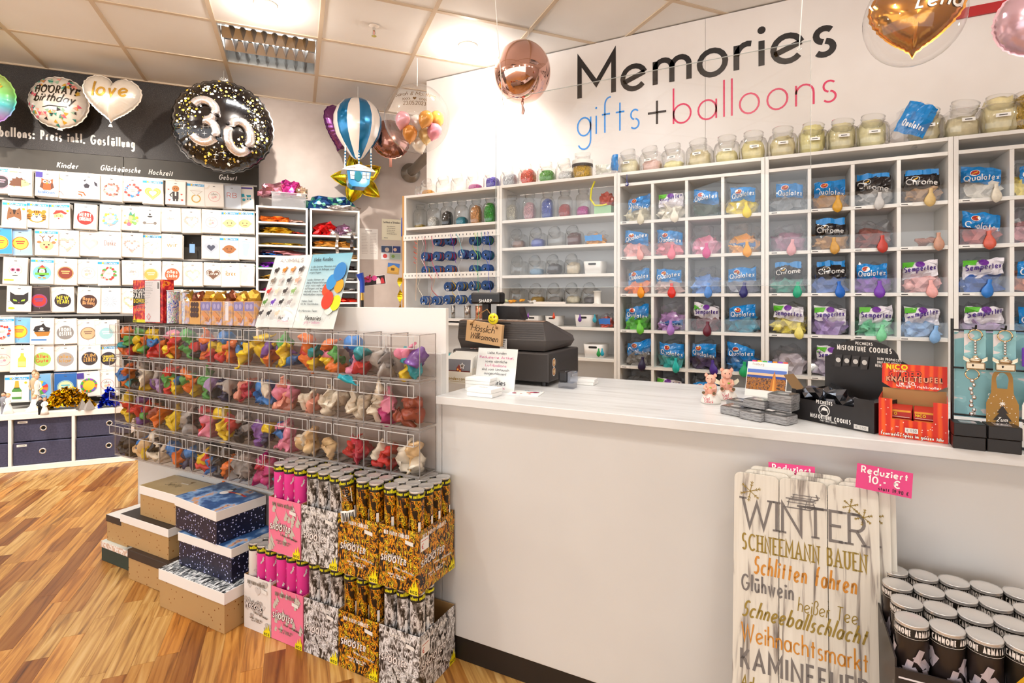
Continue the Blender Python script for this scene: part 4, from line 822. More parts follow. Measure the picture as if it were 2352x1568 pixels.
# green balloon at the picture edge
GRB = TEX('pastel_foil', [(.15, '#b08ac8'), (.35, '#5ab8c0'), (.55, '#7cc06a'), (.85, '#b8d070')], 'grad', rough=.25, metal=.3, interp='LINEAR', coat=.4, coord='Generated')
r = wallballoon('foil_balloon', 'round pastel green and turquoise foil balloon with orange letters', -42, 222, 4.72, -.1)
pillow(CIRC, .19, .09, GRB).build('foil_body', r); sf = hsurf(CIRC, .19, .09)
d = MB(P('#f0a030', .3, .4)); text(d, 'HAPPY', 0, .0, .04, .008, fit=.28, warp=sf, y=-.002, center=True); disc2(d, .12, -.02, .006, y=-.002, warp=sf); disc2(d, .13, .08, .004, y=-.002, warp=sf); d.build('print', r)
m = MB(GRB); tail(m, .05, -.185, .03, .02); m.build('neck', r)
# big black 30
BKF = P('#171110', .16, .35, .5, 0, .8)
r = wallballoon('foil_balloon', 'huge round black foil balloon with gold dots and raised silver number 30', 514, 292, 4.56, .05)
RB, TB = .345, .17
pillow(CIRC, RB, TB, BKF, 12, 96, .03, 34).build('foil_body', r); sf = hsurf(CIRC, RB, TB); sh = []; rr = random.Random(9)
for k in range(700):
    a = rr.uniform(0, 2*PI); q = RB*rr.gauss(.72, .12)
    if q > RB*.93 or q < .1: continue
    x, z = q*math.cos(a), q*math.sin(a); s = rr.choice((.0014, .0014, .0014, .0014, .002, .002, .002, .003, .0065, .0085)); sh.append(('c', x, z, s, rr.choice(('#f4f0e8', '#f4f0e8', '#d9b43a', '#e8c85a'))))
for k in range(14):
    a = rr.uniform(0, 2*PI); q = RB*rr.uniform(.2, .85); sh.append(('s', q*math.cos(a), q*math.sin(a), .02, .12, 4, '#e8e4e0'))
d = MB(); decal(d, sh, warp=sf, y=-.0015, step=.000002); d.build('print', r)
HOLO = TEX('holographic_foil', [(.25, '#c9b8c8'), (.4, '#e6e2e0'), (.5, '#f4dcd0'), (.6, '#dfe6ea'), (.75, '#f0ece4')], 'noise', 60, rough=.18, metal=.8, interp='LINEAR', detail=3, bump=.3)
def tube_digit(pts, r_): 
    m = MB(HOLO); n = len(pts); m.tube([(x, sf(x, z)-.022, z) for x, z in pts], r_, 12); return m
c3 = [(.075*math.cos(R(a))-.115, .075*math.sin(R(a))+.035) for a in range(150, -91, -15)]+[(.078*math.cos(R(a))-.115, .078*math.sin(R(a))-.112) for a in range(85, -156, -15)]
c3 = [(x, z+.02) for x, z in c3]
tube_digit(c3, .030).build('digit_three', r)
c0 = [(.11+.075*math.cos(R(a)), -.105+.11*math.sin(R(a))) for a in range(90, 452, 15)]
tube_digit(c0, .032).build('digit_zero', r)
m = MB(P('#d8d4cc', .3, .5))
for k in range(7): a = PI*k/6; m.tube([(0, 0, RB), (.03*math.cos(a), 0, RB+.012+.02*math.sin(a))], .002, 5)
m.tube([(0, 0, RB), (0, 0, CEIL-r.location.z-.003)], .001, 5); m.build('hanging_tie', r)
# gold star, purple and brown balloons on the pink wall
GOLDF = TEX('gold_holo', [(.2, '#b88a10'), (.45, '#d8aa1c'), (.55, '#b8b820'), (.65, '#e0b828'), (.85, '#f6dc70')], 'noise', 14, rough=.2, metal=.9, interp='LINEAR', detail=6)
r = wallballoon('star_balloon', 'gold holographic star balloon on the pink wall behind the little house basket', 823, 412, 4.9, 0, -.28)
pillow(STAR, .235, .06, GOLDF, 10, 80, .02, 20, .62).build('foil_body', r)
PUR = P('#8a4f86', .2, .8)
r = wallballoon('foil_balloon', 'purple heart foil balloon half hidden behind the striped hot air balloon', 787, 300, 4.85, .5, .25)
pillow(HEARTF, .21, .07, PUR).build('foil_body', r)
m = MB(P('#f4ece4', .4)); m.tube([(-.02, 0, .2), (-.03, 0, .26)], .014, 8); m.build('valve', r)
BRN = P('#a9796c', .16, .95)
r = wallballoon('foil_balloon', 'round rose brown foil balloon with hanging tail beside the clear bubble balloon', 897, 320, 4.75)
pillow(CIRC, .165, .085, BRN).build('foil_body', r); m = MB(BRN); m.box(-.012, .012, -.006, .0, -.245, -.155); m.build('tail', r)
# hot air balloon
t, z = onA(822, 295, 4.5)
r = thing('hot_air_foil_balloon', 'blue and white striped hot air foil balloon with little house basket', 'balloon', A(t, 4.5, z), TA)
SB = P('#1673a6', .18, .55, .5, 0, .6); SW = P('#f2e6dc', .25, .2, .5, 0, .4)
prof = [(0, .245), (.06, .238), (.12, .21), (.165, .16), (.19, .09), (.19, .02), (.17, -.06), (.13, -.13), (.085, -.19), (.05, -.235), (.03, -.25), (0, -.252)]
mm = MB(); n = 60
for s in range(n):
    mm.use(SB if (s//5) % 2 else SW); a0, a1 = 2*PI*s/n, 2*PI*(s+1)/n
    vs = []
    for q, zz in prof: vs += [(q*math.cos(a0), q*math.sin(a0)*.75, zz), (q*math.cos(a1), q*math.sin(a1)*.75, zz)]
    mm.add(vs, [(2*j+1, 2*j, 2*j+2, 2*j+3) for j in range(len(prof)-1)], True)
mm.build('envelope', r)
for x, y_ in ((-.09, -.03), (.09, -.03), (0, -.08)):
    m = MB(P('#f4f0ea', .4)); m.tube([(x*1.1, y_, -.15 if x else -.22), (x*1.15, y_, -.345)], .006, 8)
    for k in range(5): m.use(SB); m.tube([(x*1.12, y_, -.2-.025*k), (x*1.12, y_, -.212-.025*k)], .0066, 8)
    m.build('rope', r)
hs = MB(SB); hs.prism([(-.095, -.41), (.095, -.41), (.08, -.52), (.05, -.545), (-.05, -.545), (-.08, -.52)], -.09, .06)
hs.use(SW).prism([(-.13, -.42), (-.1, -.395), (0, -.365), (.1, -.395), (.13, -.42)], -.10, .07); hs.build('basket', r, (0, 0, .055), fix=True)
d = MB(); decal(d, [('c', -.008, -.465, .03, .04, '#157a8c'), ('p', [(-.07, -.43), (-.035, -.43), (-.038, -.49), (-.066, -.49)], '#f0e4d8'), ('p', [(.025, -.43), (.05, -.43), (.048, -.48), (.027, -.48)], '#f0e4d8'), ('p', [(.056, -.43), (.08, -.43), (.076, -.48), (.056, -.48)], '#f0e4d8'), ('l', [(.025, -.455), (.08, -.455)], .003, '#2b4a6a'), ('l', [(-.07, -.46), (-.035, -.46)], .003, '#2b4a6a'), ('l', [(-.1, -.4), (-.03, -.4), (-.05, -.385)], .002, '#2b4a6a'), ('l', [(.03, -.4), (.1, -.4), (.06, -.385)], .002, '#2b4a6a')], y=-.1005).build('windows', r, (0, 0, .055))
m = MB(P('#f4f0ea', .5)); m.tube([(0, 0, .245), (0, 0, CEIL-z-.003)], .0012, 5); m.build('string', r)
# clear bubble balloon with small balloons in it
c = onR(958, 273, 3.83); RB = .232
r = thing('bubble_balloon', 'big clear bubble balloon with gold name lettering hanging from ceiling', 'balloon', c, YAW+.1)
MB(CLEAR('bubble_film', (.99, .985, .98), 1.2, .02, 1.35, .02)).blob((0, 0, 0), RB, RB, RB*1.03, 28, 40).build('bubble', r)
def bub(x, y, z): q = max(0, (RB*1.004)**2-x*x-z*z); return (x, -math.sqrt(q)+y, z)
d = MB(P('#6b4a1e', .3, .6)); text(d, 'Sarah & Matthias', 0, .09, .017, .003, fit=.27, slant=.3, center=True, conv=bub, kern=.15); text(d, '23.05.2023', 0, .02, .014, .003, fit=.15, center=True, conv=bub); poly2(d, heart2(0, .065, .024), 0, None, bub)
for s in (-1, 1):
    for k in range(4):
        for e in (-1, 1): ribbon(d, [(s*(.03+k*.014), .062), (s*(.04+k*.014), .062+e*.008)], .0015, 0, None, bub)
d.build('print', r)
m = MB(P('#f4f0ea', .5)); m.tube([(0, 0, RB), (.003, 0, RB+.12), (0, 0, CEIL-c.z-.003)], .003, 6); m.build('ribbon', r)
cols = [(-.10, -.03, '#f0a8b4', 'pale pink'), (-.01, -.02, '#f6ece4', 'white'), (.075, -.02, '#e09a3c', 'orange gold'), (.15, .005, '#e8b04a', 'amber'), (-.05, -.115, '#d88a2c', 'copper'), (.055, -.105, '#e6c07a', 'champagne'), (.13, -.085, '#e88a9c', 'rose pink'), (0, -.16, '#f6ead8', 'ivory')]
for k, (x, z, cl, nm) in enumerate(cols):
    off = Matrix.Rotation(YAW, 4, 'Z') @ Vector((x*.92, (-.06, .04, -.05, .03, -.03, .06, .02, .08)[k], z))
    o = MB(P(cl, .18, .25, .5, 0, .5)).lathe([(0, .062), (.03, .055), (.05, .03), (.053, 0), (.04, -.035), (.018, -.058), (.006, -.066), (.008, -.072), (0, -.072)], 18).build('mini_balloon', None, c+off, (.3*math.sin(k*2), .3*math.cos(k*3), 0))
    tag(o, 'small inflated %s balloon inside the clear bubble balloon' % nm, 'balloon', 'mini balloons inside the bubble')
# rose gold orb
c = onR(1200, 166, 3.45); RB = .187
r = thing('orb_balloon', 'shiny rose gold mirror ball balloon hanging under the ceiling', 'balloon', c, YAW)
MB(P('#e0b3a6', .06, 1)).blob((0, 0, 0), RB*.97, RB*.97, RB*1.05, 32, 48).build('orb', r)
m = MB(P('#d9b0a4', .2, .9)); m.tube([(0, 0, -RB), (0, 0, -RB-.03), (.006, 0, -RB-.06), (0, 0, -RB-.085)], [.012, .007, .012, .008], 10); m.build('neck', r)
m = MB(P('#f4f0ea', .5)); m.tube([(.03, 0, RB*1.03), (.04, 0, CEIL-c.z-.003)], .001, 5); m.build('string', r)
# gold heart at the top and pink balloon at the edge
c = onR(2102, 44, 1.95)
r = thing('heart_balloon', 'gold foil heart balloon with a white name inside a clear cover', 'balloon', c, (0, .06, YAW-.55))
GH = P('#c98a3a', .16, .95)
pillow(HEARTF, .15, .08, GH, 10, 72, .04, 34).build('foil_body', r); sf = hsurf(HEARTF, .15, .08)
d = MB(P('#f6eee6', .4)); text(d, 'Lena', -.005, .005, .028, .007, fit=.13, slant=.25, warp=sf, y=-.003); d.build('print', r)
MB(CLEAR('bubble_film', (.99, .985, .98), 1.2, .02, 1.35, .02)).blob((-.005, 0, .01), .158, .11, .178, 20, 28).build('clear_cover', r)
m = MB(P('#f4f0ea', .5)); m.tube([(0, 0, .195), (0, 0, CEIL-c.z-.003)], .001, 5); m.build('string', r)
c = onR(2395, 40, 1.9)
r = thing('foil_balloon', 'pale pink foil balloon hanging beside the gold heart balloon', 'balloon', c, YAW-.7)
pillow(CIRC, .13, .09, P('#eac0cc', .2, .5, .5, 0, .4), wn=40).build('foil_body', r)
m = MB(P('#f4f0ea', .5)); m.tube([(0, 0, .13), (0, 0, CEIL-c.z-.003)], .001, 5); m.build('string', r)
# ------------------------------------------------------------------ jars, bags, spools on the shelves
def slot(x, y, Y): return onY(x, y, Y)
# --- square-bodied sweet jar with tilted wide mouth
def jar_tilt():
    b = MB(GLASS); b.lathe([(.0, .002), (.05, .002), (.062, .008), (.066, .02), (.066, .085), (.060, .105), (.045, .118)], 28, sq=4.5, closed=False)
    nk = MB(GLASS); nk.lathe([(.040, -.018), (.042, 0), (.045, .004), (.042, .008), (.046, .012), (.042, .018), (.048, .024), (.044, .03), (.047, .036), (.043, .036)], 28, closed=False)
    return mesh_of(b, 'jar_body'), mesh_of(nk, 'jar_mouth')
JB, JM = jar_tilt()
def jar_tall():
    b = MB(GLASS); b.lathe([(0, .002), (.036, .002), (.042, .008), (.043, .02), (.043, .115), (.036, .135), (.026, .146)], 24, sq=5, closed=False)
    nk = MB(GLASS); nk.lathe([(.026, 0), (.028, .004), (.034, .012), (.034, .03), (.036, .03), (.036, .036), (.0, .037)], 24, closed=False)
    return mesh_of(b, 'jar_body'), mesh_of(nk, 'jar_mouth')
TB_, TM_ = jar_tall()
def crumple(rx, ry, rz, seed, amp=.28, flat=.75, mat=LATEX, sub=2, freq=2.6, smooth=False):
    bm = bmesh.new(); bmesh.ops.create_icosphere(bm, subdivisions=sub, radius=1); off = Vector((seed*7.3, seed*3.1, seed*1.7))
    for v in bm.verts:
        p = v.co.copy(); k = 1+amp*noise.noise(p*freq+off)+amp*.6*noise.noise(p*freq*2.3+off)
        q = Vector((abs(p.x)**.8*math.copysign(1, p.x), abs(p.y)**.8*math.copysign(1, p.y), abs(p.z)**.8*math.copysign(1, p.z)))*k
        z = max(q.z, -flat); v.co = Vector((q.x*rx, q.y*ry, (z+flat)*rz))
    m = MB(mat); bm.verts.ensure_lookup_table(); m.add([v.co[:] for v in bm.verts], [[v.index for v in f.verts] for f in bm.faces], smooth); bm.free(); return m
FILLL = [mesh_of(crumple(.056, .056, .05, s, .2, .8, LATEX, 3, 4.5, True), 'filling') for s in range(4)]
FILLG = [mesh_of(crumple(.057, .057, .05, s+9, .07, .85, GLITC, 3), 'filling') for s in range(2)]
def filled(me, loc, col, kx, kz, label, kind='stuff', rot=0):
    o = put('jar_filling', me, None, loc, rot, col, kind); o.scale = (kx, kx, kz); o['label'] = label; o['category'] = 'filling'; return o
JL = P('#fbf9f4', .5)
def place_tilt(x, ybase, Y, s, label, col, lvl, fl, tag_=True, tiltx=.62, rz=None, grp='glass jars with tilted mouths'):
    p = onY(x, ybase, Y); return jar_at(p.x, Y, p.z, s, label, col, lvl, fl, tag_, tiltx, rz, grp)
def jar_at(x, Y, z, s, label, col, lvl, fl, tag_=True, tiltx=.62, rz=None, grp='glass jars with tilted mouths'):
    rz = random.uniform(-.2, .2) if rz is None else rz
    r = thing('glass_jar', label, 'jar', (x, Y, z+.0005), rz, grp); r.scale = (s, s, s)
    put('jar_body', JB, r); put('jar_mouth', JM, r, (0, -.022, .108), (tiltx, 0, 0))
    if tag_: decal(MB(), [('r', -.022, .058, .022, .072, JL), ('r', -.012, .063, .012, .067, '#4a453f')], y=-.0672).build('jar_label', r)
    if col: filled(random.choice(FILLG if fl == 'g' else FILLL), (x, Y, z+.004), col, s*.98, s*lvl*(1.3 if fl == 'g' else 1), fl_lab(fl, label))
    return r
def fl_lab(fl, label): return ('loose confetti in the ' if fl == 'g' else 'cream rubber balloons in the ')+label
TOPZ = UT+.0005
tops = [(968, 'r', '#b5302c', .35, .62, 'small red-based glass jar at the pipe end of the shelf tops'), (984, 'g', '#d8941c', .45, .8, 'glass jar with gold flakes at the pipe end of shelf tops'), (1022, 'g', None, 0, .85, 'empty glass jar beside the gold flakes jar'), (1057, 'g', None, 0, .85, 'empty glass jar beside the magenta confetti jar'),
 (1092, 'g', '#b0307e', .45, .85, 'glass jar with magenta confetti on the shelf tops'), (1132, 'g', '#4a3aa8', .8, .85, 'glass jar with violet confetti on the shelf tops'), (1172, 'g', '#b9bcc4', .9, .88, 'glass jar with silver confetti on the shelf tops'), (1214, 'g', '#d8432a', 1.0, .9, 'glass jar full of red orange confetti on shelf tops'), (1257, 'g', '#4c9a34', .8, .9, 'glass jar with green tinsel on the shelf tops'), (1301, 'g', '#e4e2e0', .6, .92, 'glass jar with white silver flakes on shelf tops'),
 (1447, 'l', '#e8dcb4', 1.0, .98, 'jar of cream balloons next to the blue wrapper'), (1498, 'l', '#eec4b8', .8, 1.0, 'jar with pink and cream balloons on the shelf tops'), (1548, 'l', '#f4e8a8', .55, 1.0, 'jar with pale yellow balloons, low filled, on shelf tops'), (1608, 'l', '#e8d8ac', 1.0, 1.05, 'jar of cream balloons after the low filled jar'), (1669, 'l', '#f0e2a4', .8, 1.05, 'jar of light yellow balloons on shelf tops'),
 (1729, 'l', '#ecdc9c', 1.15, 1.08, 'jar of yellowish balloons beside the shelf joint'), (1797, 'l', '#e6d6a6', 1.2, 1.1, 'jar of cream balloons with a plastic strip lying on it'), (1864, 'l', '#e8dc98', 1.6, 1.1, 'brim full jar of yellow cream balloons with star print'), (1932, 'l', '#e4d8a8', 1.5, 1.1, 'brim full jar of cream balloons with round print'), (2000, 'l', '#eae0b0', 1.45, 1.12, 'jar of cream balloons beside the blue leaning bag'),
 (2122, 'l', '#d8ccA4', 1.5, 1.12, 'jar of grey cream balloons behind the blue leaning bag'), (2206, 'l', '#e6d8b0', 1.0, 1.18, 'half full jar of cream balloons on the end shelf'), (2292, 'l', '#ecdca8', 1.65, 1.2, 'overfull jar of cream balloons on the end shelf'), (2362, 'g', '#c9a02c', 1.2, 1.2, 'jar of small gold beads at the end of shelf tops')]
for x, fl, col, lvl, s, lab in tops:
    p = onY(x, 400, 3.25); jar_at(p.x, 3.25, TOPZ, s, lab, col, lvl, fl, fl == 'l')
# tall can with black label and gold foil
p = onY(1338, 400, 3.26); r = thing('plastic_jar', 'wide clear plastic jar with black label and gold tinsel', 'jar', (p.x, 3.26, TOPZ), .1)
MB(GLASS).lathe([(0, .001), (.06, .001), (.066, .01), (.066, .12), (.05, .135), (.05, .165), (.054, .165), (.054, .17)], 28, closed=False).build('jar_body', r)
MB(P('#f4f0e8', .4)).lathe([(.0668, .1), (.0668, .125)], 28, closed=False).build('paper_band', r)
MB(P('#2b2322', .4)).lathe([(.067, .082), (.067, .1)], 28, closed=False).build('black_band', r)
o = put('jar_filling', FILLG[1], None, (p.x, 3.26, TOPZ+.003), 0, '#d8a81c', 'stuff'); o.scale = (1.05, 1.05, 1.2); o['label'] = 'gold tinsel in the wide clear plastic jar'; o['category'] = 'filling'
# --- tall upright jars: first shelf of the spool unit and jar unit
TY = 3.25
for k, (x, u, col, lvl, nm) in enumerate([(966, 0, '#c8a41c', .35, 'gold'), (996, 0, '#f0eee8', .9, 'white'), (1028, 0, '#2a2a2c', 1.25, 'black'), (1061, 0, '#1a9ab4', .7, 'turquoise'), (1094, 0, '#e8a468', 1.5, 'peach'), (1126, 0, '#22a832', 1.6, 'green'),
        (1176, 1, '#c8c0a8', 1.3, 'champagne'), (1217, 1, '#d8a0a8', 1.35, 'rose'), (1258, 1, '#2a4ab8', 1.5, 'royal blue'), (1298, 1, '#b8281c', 1.0, 'red'), (1340, 1, '#d028a0', .75, 'fuchsia')]):
    p = onY(x, 500, TY); z = SH[u][0]; lab = 'tall square glass jar of %s confetti, upper shelf' % nm
    r = thing('glass_jar', lab, 'jar', (p.x, TY, z+.0005), 0, 'tall square confetti jars'); put('jar_body', TB_, r); put('jar_mouth', TM_, r, (0, 0, .146))
    o = put('jar_filling', FILLG[k % 2], None, (p.x, TY, z+.003), 0, col, 'stuff'); o.scale = (.70, .70, lvl*.98); o['label'] = 'loose %s confetti filling the tall square jar' % nm; o['category'] = 'filling'
# --- tilted jars on the lower shelves of the jar unit
for k, (x, sh, col, lvl, fl, nm) in enumerate([(1192, 1, '#8a5a3c', .75, 'l', 'brown'), (1237, 1, '#4a5ab8', .8, 'l', 'blue'), (1279, 1, None, 0, 'l', 'empty'), (1320, 1, '#6a3a34', 1.2, 'l', 'maroon'),
        (1194, 2, None, 0, 'l', 'empty'), (1234, 2, '#8ab0d0', .6, 'l', 'light blue'), (1275, 2, '#3a3030', 1.0, 'l', 'black'), (1318, 2, '#e8d8bc', 1.1, 'l', 'ivory'),
        (1192, 3, None, 0, 'l', 'empty'), (1236, 3, '#a8842c', .6, 'l', 'gold brown'), (1277, 3, '#8d8a88', .6, 'l', 'silver grey'), (1318, 3, '#e4dcc4', .65, 'l', 'cream white'), (1358, 3, '#77757a', .55, 'l', 'dark grey')]):
    p = onY(x, 560, 3.26)
    lab = 'tilted-mouth jar %s, %s shelf of the jar unit' % (('with %s balloons' % nm) if col else 'standing empty', ORD[sh])
    rj = thing('glass_jar', lab, 'jar', (p.x, 3.26, SH[1][sh]+.0005), 0, 'tilted jars inside the jar unit'); rj.scale = (.83,)*3
    put('jar_body', JB, rj); put('jar_mouth', JM, rj, (0, -.03, .104), (1.0, 0, 0))
    if col:
        o = filled(random.choice(FILLL), (p.x, 3.26, SH[1][sh]+.004), col, .8, lvl*.8, '%s modelling balloons in jar, %s shelf' % (nm, ORD[sh]))
# --- white baskets
def basket(x, y, z, s, label, rot=0):
    r = thing('white_basket', label, 'basket', (x, y, z+.0005), rot, 'white plastic baskets'); b = MB(P('#f3f0ec', .35))
    o, i_ = .0, .004; h = .105; w0, w1, d0, d1 = .075, .085, .085, .095
    def lp(w, d, zz, n=24): return [(w*math.copysign(abs(math.cos(a))**.35, math.cos(a)), d*math.copysign(abs(math.sin(a))**.35, math.sin(a)), zz) for a in [2*PI*(k+.5)/n for k in range(n)]]
    rings = [lp(w0, d0, 0), lp(w1, d1, h), lp(w1-.004, d1-.004, h), lp(w0-.004, d0-.004, .004)]; n = 24
    b.add(sum(rings, []), [(k*n+i, k*n+(i+1) % n, (k+1)*n+(i+1) % n, (k+1)*n+i) for k in range(3) for i in range(n)]+[list(range(n))[::-1], list(range(3*n, 4*n))], True); b.build('basket', r)
    hd = MB(P('#1e1a18', .6)); hd.prism([(-.026+.008*math.cos(a), .082+.008*math.sin(a)) for a in [PI/2+PI*k/8 for k in range(9)]]+[(.026+.008*math.cos(a), .082+.008*math.sin(a)) for a in [-PI/2+PI*k/8 for k in range(9)]], -d1+.0005, -d1+.006); hd.build('handle_hole', r); r.scale = (s, s, s); return r
for k, (x, sh, s, nm) in enumerate([(1184, 4, .62, 'beside the register display'), (1229, 4, .62, 'with purple sample balloons behind'), (1275, 4, .62, 'with red sample balloons behind'), (1347, 4, .72, 'with purple and turquoise balloons tied on'), (1370, 5, .8, 'on the lower shelf with green balloons tied on'), (1368, 2, .74, 'on the third shelf beside cream jar')]):
    p = onY(x, 700, 3.24); basket(p.x, 3.24, SH[1][sh], s, 'white plastic basket '+nm)
def sample(x, y, Y, col, label, s=1.0, rot=(0, 0, 0), name='sample_balloon'):
    p = onY(x, y, Y); o = put(name, random.choice(SAMPLE), None, p, rot, col); o.scale = (s,)*3; return tag(o, label, 'balloon', 'sample balloons hung on the shelf fronts')
def mk_sample(seed):
    m = MB(LATEX); rr = random.Random(seed); prof = [(.007, 0), (.0085, -.002), (.0075, -.006), (.0075, -.018), (.012, -.028), (.020, -.042), (.0235, -.056), (.021, -.070), (.012, -.080), (.002, -.085)]; n = 16; vs = []
    fold = rr.uniform(0, PI)
    for q, zz in prof:
        for i in range(n):
            a = 2*PI*i/n; k = 1-.25*max(0, math.cos(a-fold))**3*(1 if zz < -.03 else 0); vs.append((q*math.cos(a)*k, q*math.sin(a)*.38*k, zz+rr.uniform(-.0006, .0006)))
    m.add(vs, [(j*n+i, (j+1)*n+i, (j+1)*n+(i+1) % n, j*n+(i+1) % n) for j in range(len(prof)-1) for i in range(n)], True); m.add(vs[:n], [list(range(n))]); return mesh_of(m, 'sample_balloon')
SAMPLE = [mk_sample(s) for s in range(5)]
for x, y, c, nm, s in [(1332, 722, '#6a3aa0', 'violet', .55), (1366, 722, '#2a9ab0', 'turquoise', .6), (1375, 800, '#1f9a48', 'green', .6), (1213, 718, '#8a4ab0', 'lilac', .4), (1272, 718, '#e0481c', 'orange red', .45), (1383, 800, '#18a8c8', 'cyan', .55)]:
    sample(x, y, 3.135, c, 'small %s balloon bundle tied to a white basket' % nm, s)
# --- printed balloon bags in the cells
def sheet_fn(w, h, seed, bulge): 
    off = Vector((seed*5.1, seed*2.3, 0))
    return lambda x, z: -bulge*math.cos(min(1, abs(x)/w)*PI/2)*(.4+.6*math.sin(PI*min(1, max(0, z/h))))-.016*noise.noise(Vector((x*22, z*22, 0))+off)-.008*noise.noise(Vector((x*55, z*55, 3))+off)
def sheetmesh(mb, w, h, fn, z0=0, nx=14, nz=9, sk=0, zigzag=.01, seed=0):
    rr = random.Random(seed); vs = []
    for j in range(nz+1):
        for i in range(nx+1):
            x = -w+2*w*i/nx; z = z0+h*j/nz+(zigzag*noise.noise(Vector((x*30, seed, j*.3))) if j in (0, nz) else 0)+sk*x
            vs.append((x+.006*noise.noise(Vector((z*30, seed, i))), fn(x, z-z0), z))
    mb.add(vs, [(j*(nx+1)+i, j*(nx+1)+i+1, (j+1)*(nx+1)+i+1, (j+1)*(nx+1)+i) for j in range(nz) for i in range(nx)], False)
CRMP = [mesh_of(crumple(.072, .085, .062, s, .42, .7, LATEX, 3, 3.4), 'contents') for s in range(6)]
FLM = [mesh_of(crumple(.08, .09, .085, s+20, .5, .6, FILM, 3, 3.4), 'film') for s in range(5)]
BRANDS = {'Q': ('#1486d2', 'Qualatex', '#f4f8fc'), 'C': ('#1c1618', 'Chrome', '#e8e4e0'), 'S': ('#efe9f0', 'Sempertex', '#4a2a86'), 'G': ('#1f62a8', 'Balloons/Globos', '#f0f4f8')}
def bag(u, col, row, kind, c, cname, sc_=None, scol=None, full=1.0, seed=0):
    x = cellx(u, col); z = SH[u][row+1]; rr = random.Random(seed*13+7)
    un = ['', '', 'first cell unit', 'middle cell unit', 'end cell unit'][u]
    where = '%s cell %s row %s' % (ORD[col], ORD[row], un)
    bn = {'Q': 'blue printed', 'C': 'black printed', 'S': 'white printed', 'G': 'blue banded', 'N': 'clear'}[kind]
    r = thing('balloon_bag', '%s bag of %s balloons, %s' % (bn, cname, where), 'bag', (x+rr.uniform(-.008, .008), FY+.105, z+.0005), rr.uniform(-.15, .15), 'bags of balloons in the shelf cells')
    o = put('contents', rr.choice(CRMP), r, (0, 0, 0), rr.uniform(-.3, .3), c); o.scale = (1.02, 1, .95*full)
    f = put('film', rr.choice(FLM), r, (0, 0, .004), rr.uniform(-.4, .4)); f.scale = (1.0, 1.0, .95+.25*rr.random())
    if kind in BRANDS:
        bc, tx, tc = BRANDS[kind]; w = .062+.01*rr.random(); h = (.075 if kind != 'G' else .03); zz = (.062 if kind != 'G' else .02)+.012*rr.random(); fn0 = sheet_fn(w, h, seed, .03); fn = lambda a, b: fn0(a, b)-.066
        m = MB(P(bc, .25, 0, .5, 0, .3)); sheetmesh(m, w, h, fn, zz, sk=rr.uniform(-.25, .25), seed=seed); bd = m.build('printed_band', r)
        ro = rr.uniform(-.25, .25); d = MB(P(tc, .4)); text(d, tx, 0, zz+h*(.2 if kind == 'Q' else .35), .0145 if kind != 'G' else .008, .004 if kind != 'G' else .0025, fit=w*1.75, center=True, warp=lambda a, b: fn(a, b-zz-ro*a), y=-.004, dz=ro); d.build('lettering', bd)
        if kind == 'Q' or kind == 'C':
            if kind == 'C': m2 = MB(P('#1486d2', .25, 0, .5, 0, .3)); sheetmesh(m2, w*.95, .03, lambda a, b: fn(a, h)-.002, zz+h*.85, seed=seed+3); m2.build('blue_top', r)
            e = MB(); cx, cz = -.025, zz+h*.68
            decal(e, [('c', cx, cz, .017, .014, '#f4f8fc'), ('c', cx, cz, .015, .012, '#a8241c' if kind == 'Q' else '#1c1618'), ('p', [(cx-.014, cz-.004), (cx+.012, cz+.01), (cx+.006, cz-.002)], '#f2b81c')], warp=lambda a, b: fn(a, b-zz), y=-.004).build('emblem', bd)
        if kind == 'S':
            e = MB(); decal(e, [('p', [(-w, zz+h), (-.02, zz+h), (-.03, zz+h*.7), (-w, zz+h*.62)], '#5ab82c'), ('c', .0, zz+h*.85, .018, .014, '#6a2a92'), ('p', [(w*.5, zz+h*.98), (w, zz+h*.9), (w, zz+h*.75)], '#c8c4cc')], warp=lambda a, b: fn(a, b-zz), y=-.004).build('emblem', bd)
    if sc_:
        s = put('sample_balloon', rr.choice(SAMPLE), None, (x+rr.uniform(.01, .05), FY-.012, z+.058), (.05, rr.uniform(-.15, .15), rr.uniform(-.3, .3)), scol); s.scale = (1.05, 1.0, 1.0)
        tag(s, '%s sample balloon hung before %s' % (sc_, where), 'balloon', 'sample balloons hung on the shelf fronts')
        if rr.random() < .55:
            q = put('latex_balloon', rr.choice(LIMP), None, (x-.045, FY+.03, z+.03), (rr.uniform(-.3, .3), rr.uniform(-.3, .3), rr.uniform(0, 6)), c); q.scale = (.8, .8, 1.0)
            tag(q, 'loose %s balloon lying before the bag, %s' % (cname, where), 'balloon', 'loose balloons in the shelf cells')
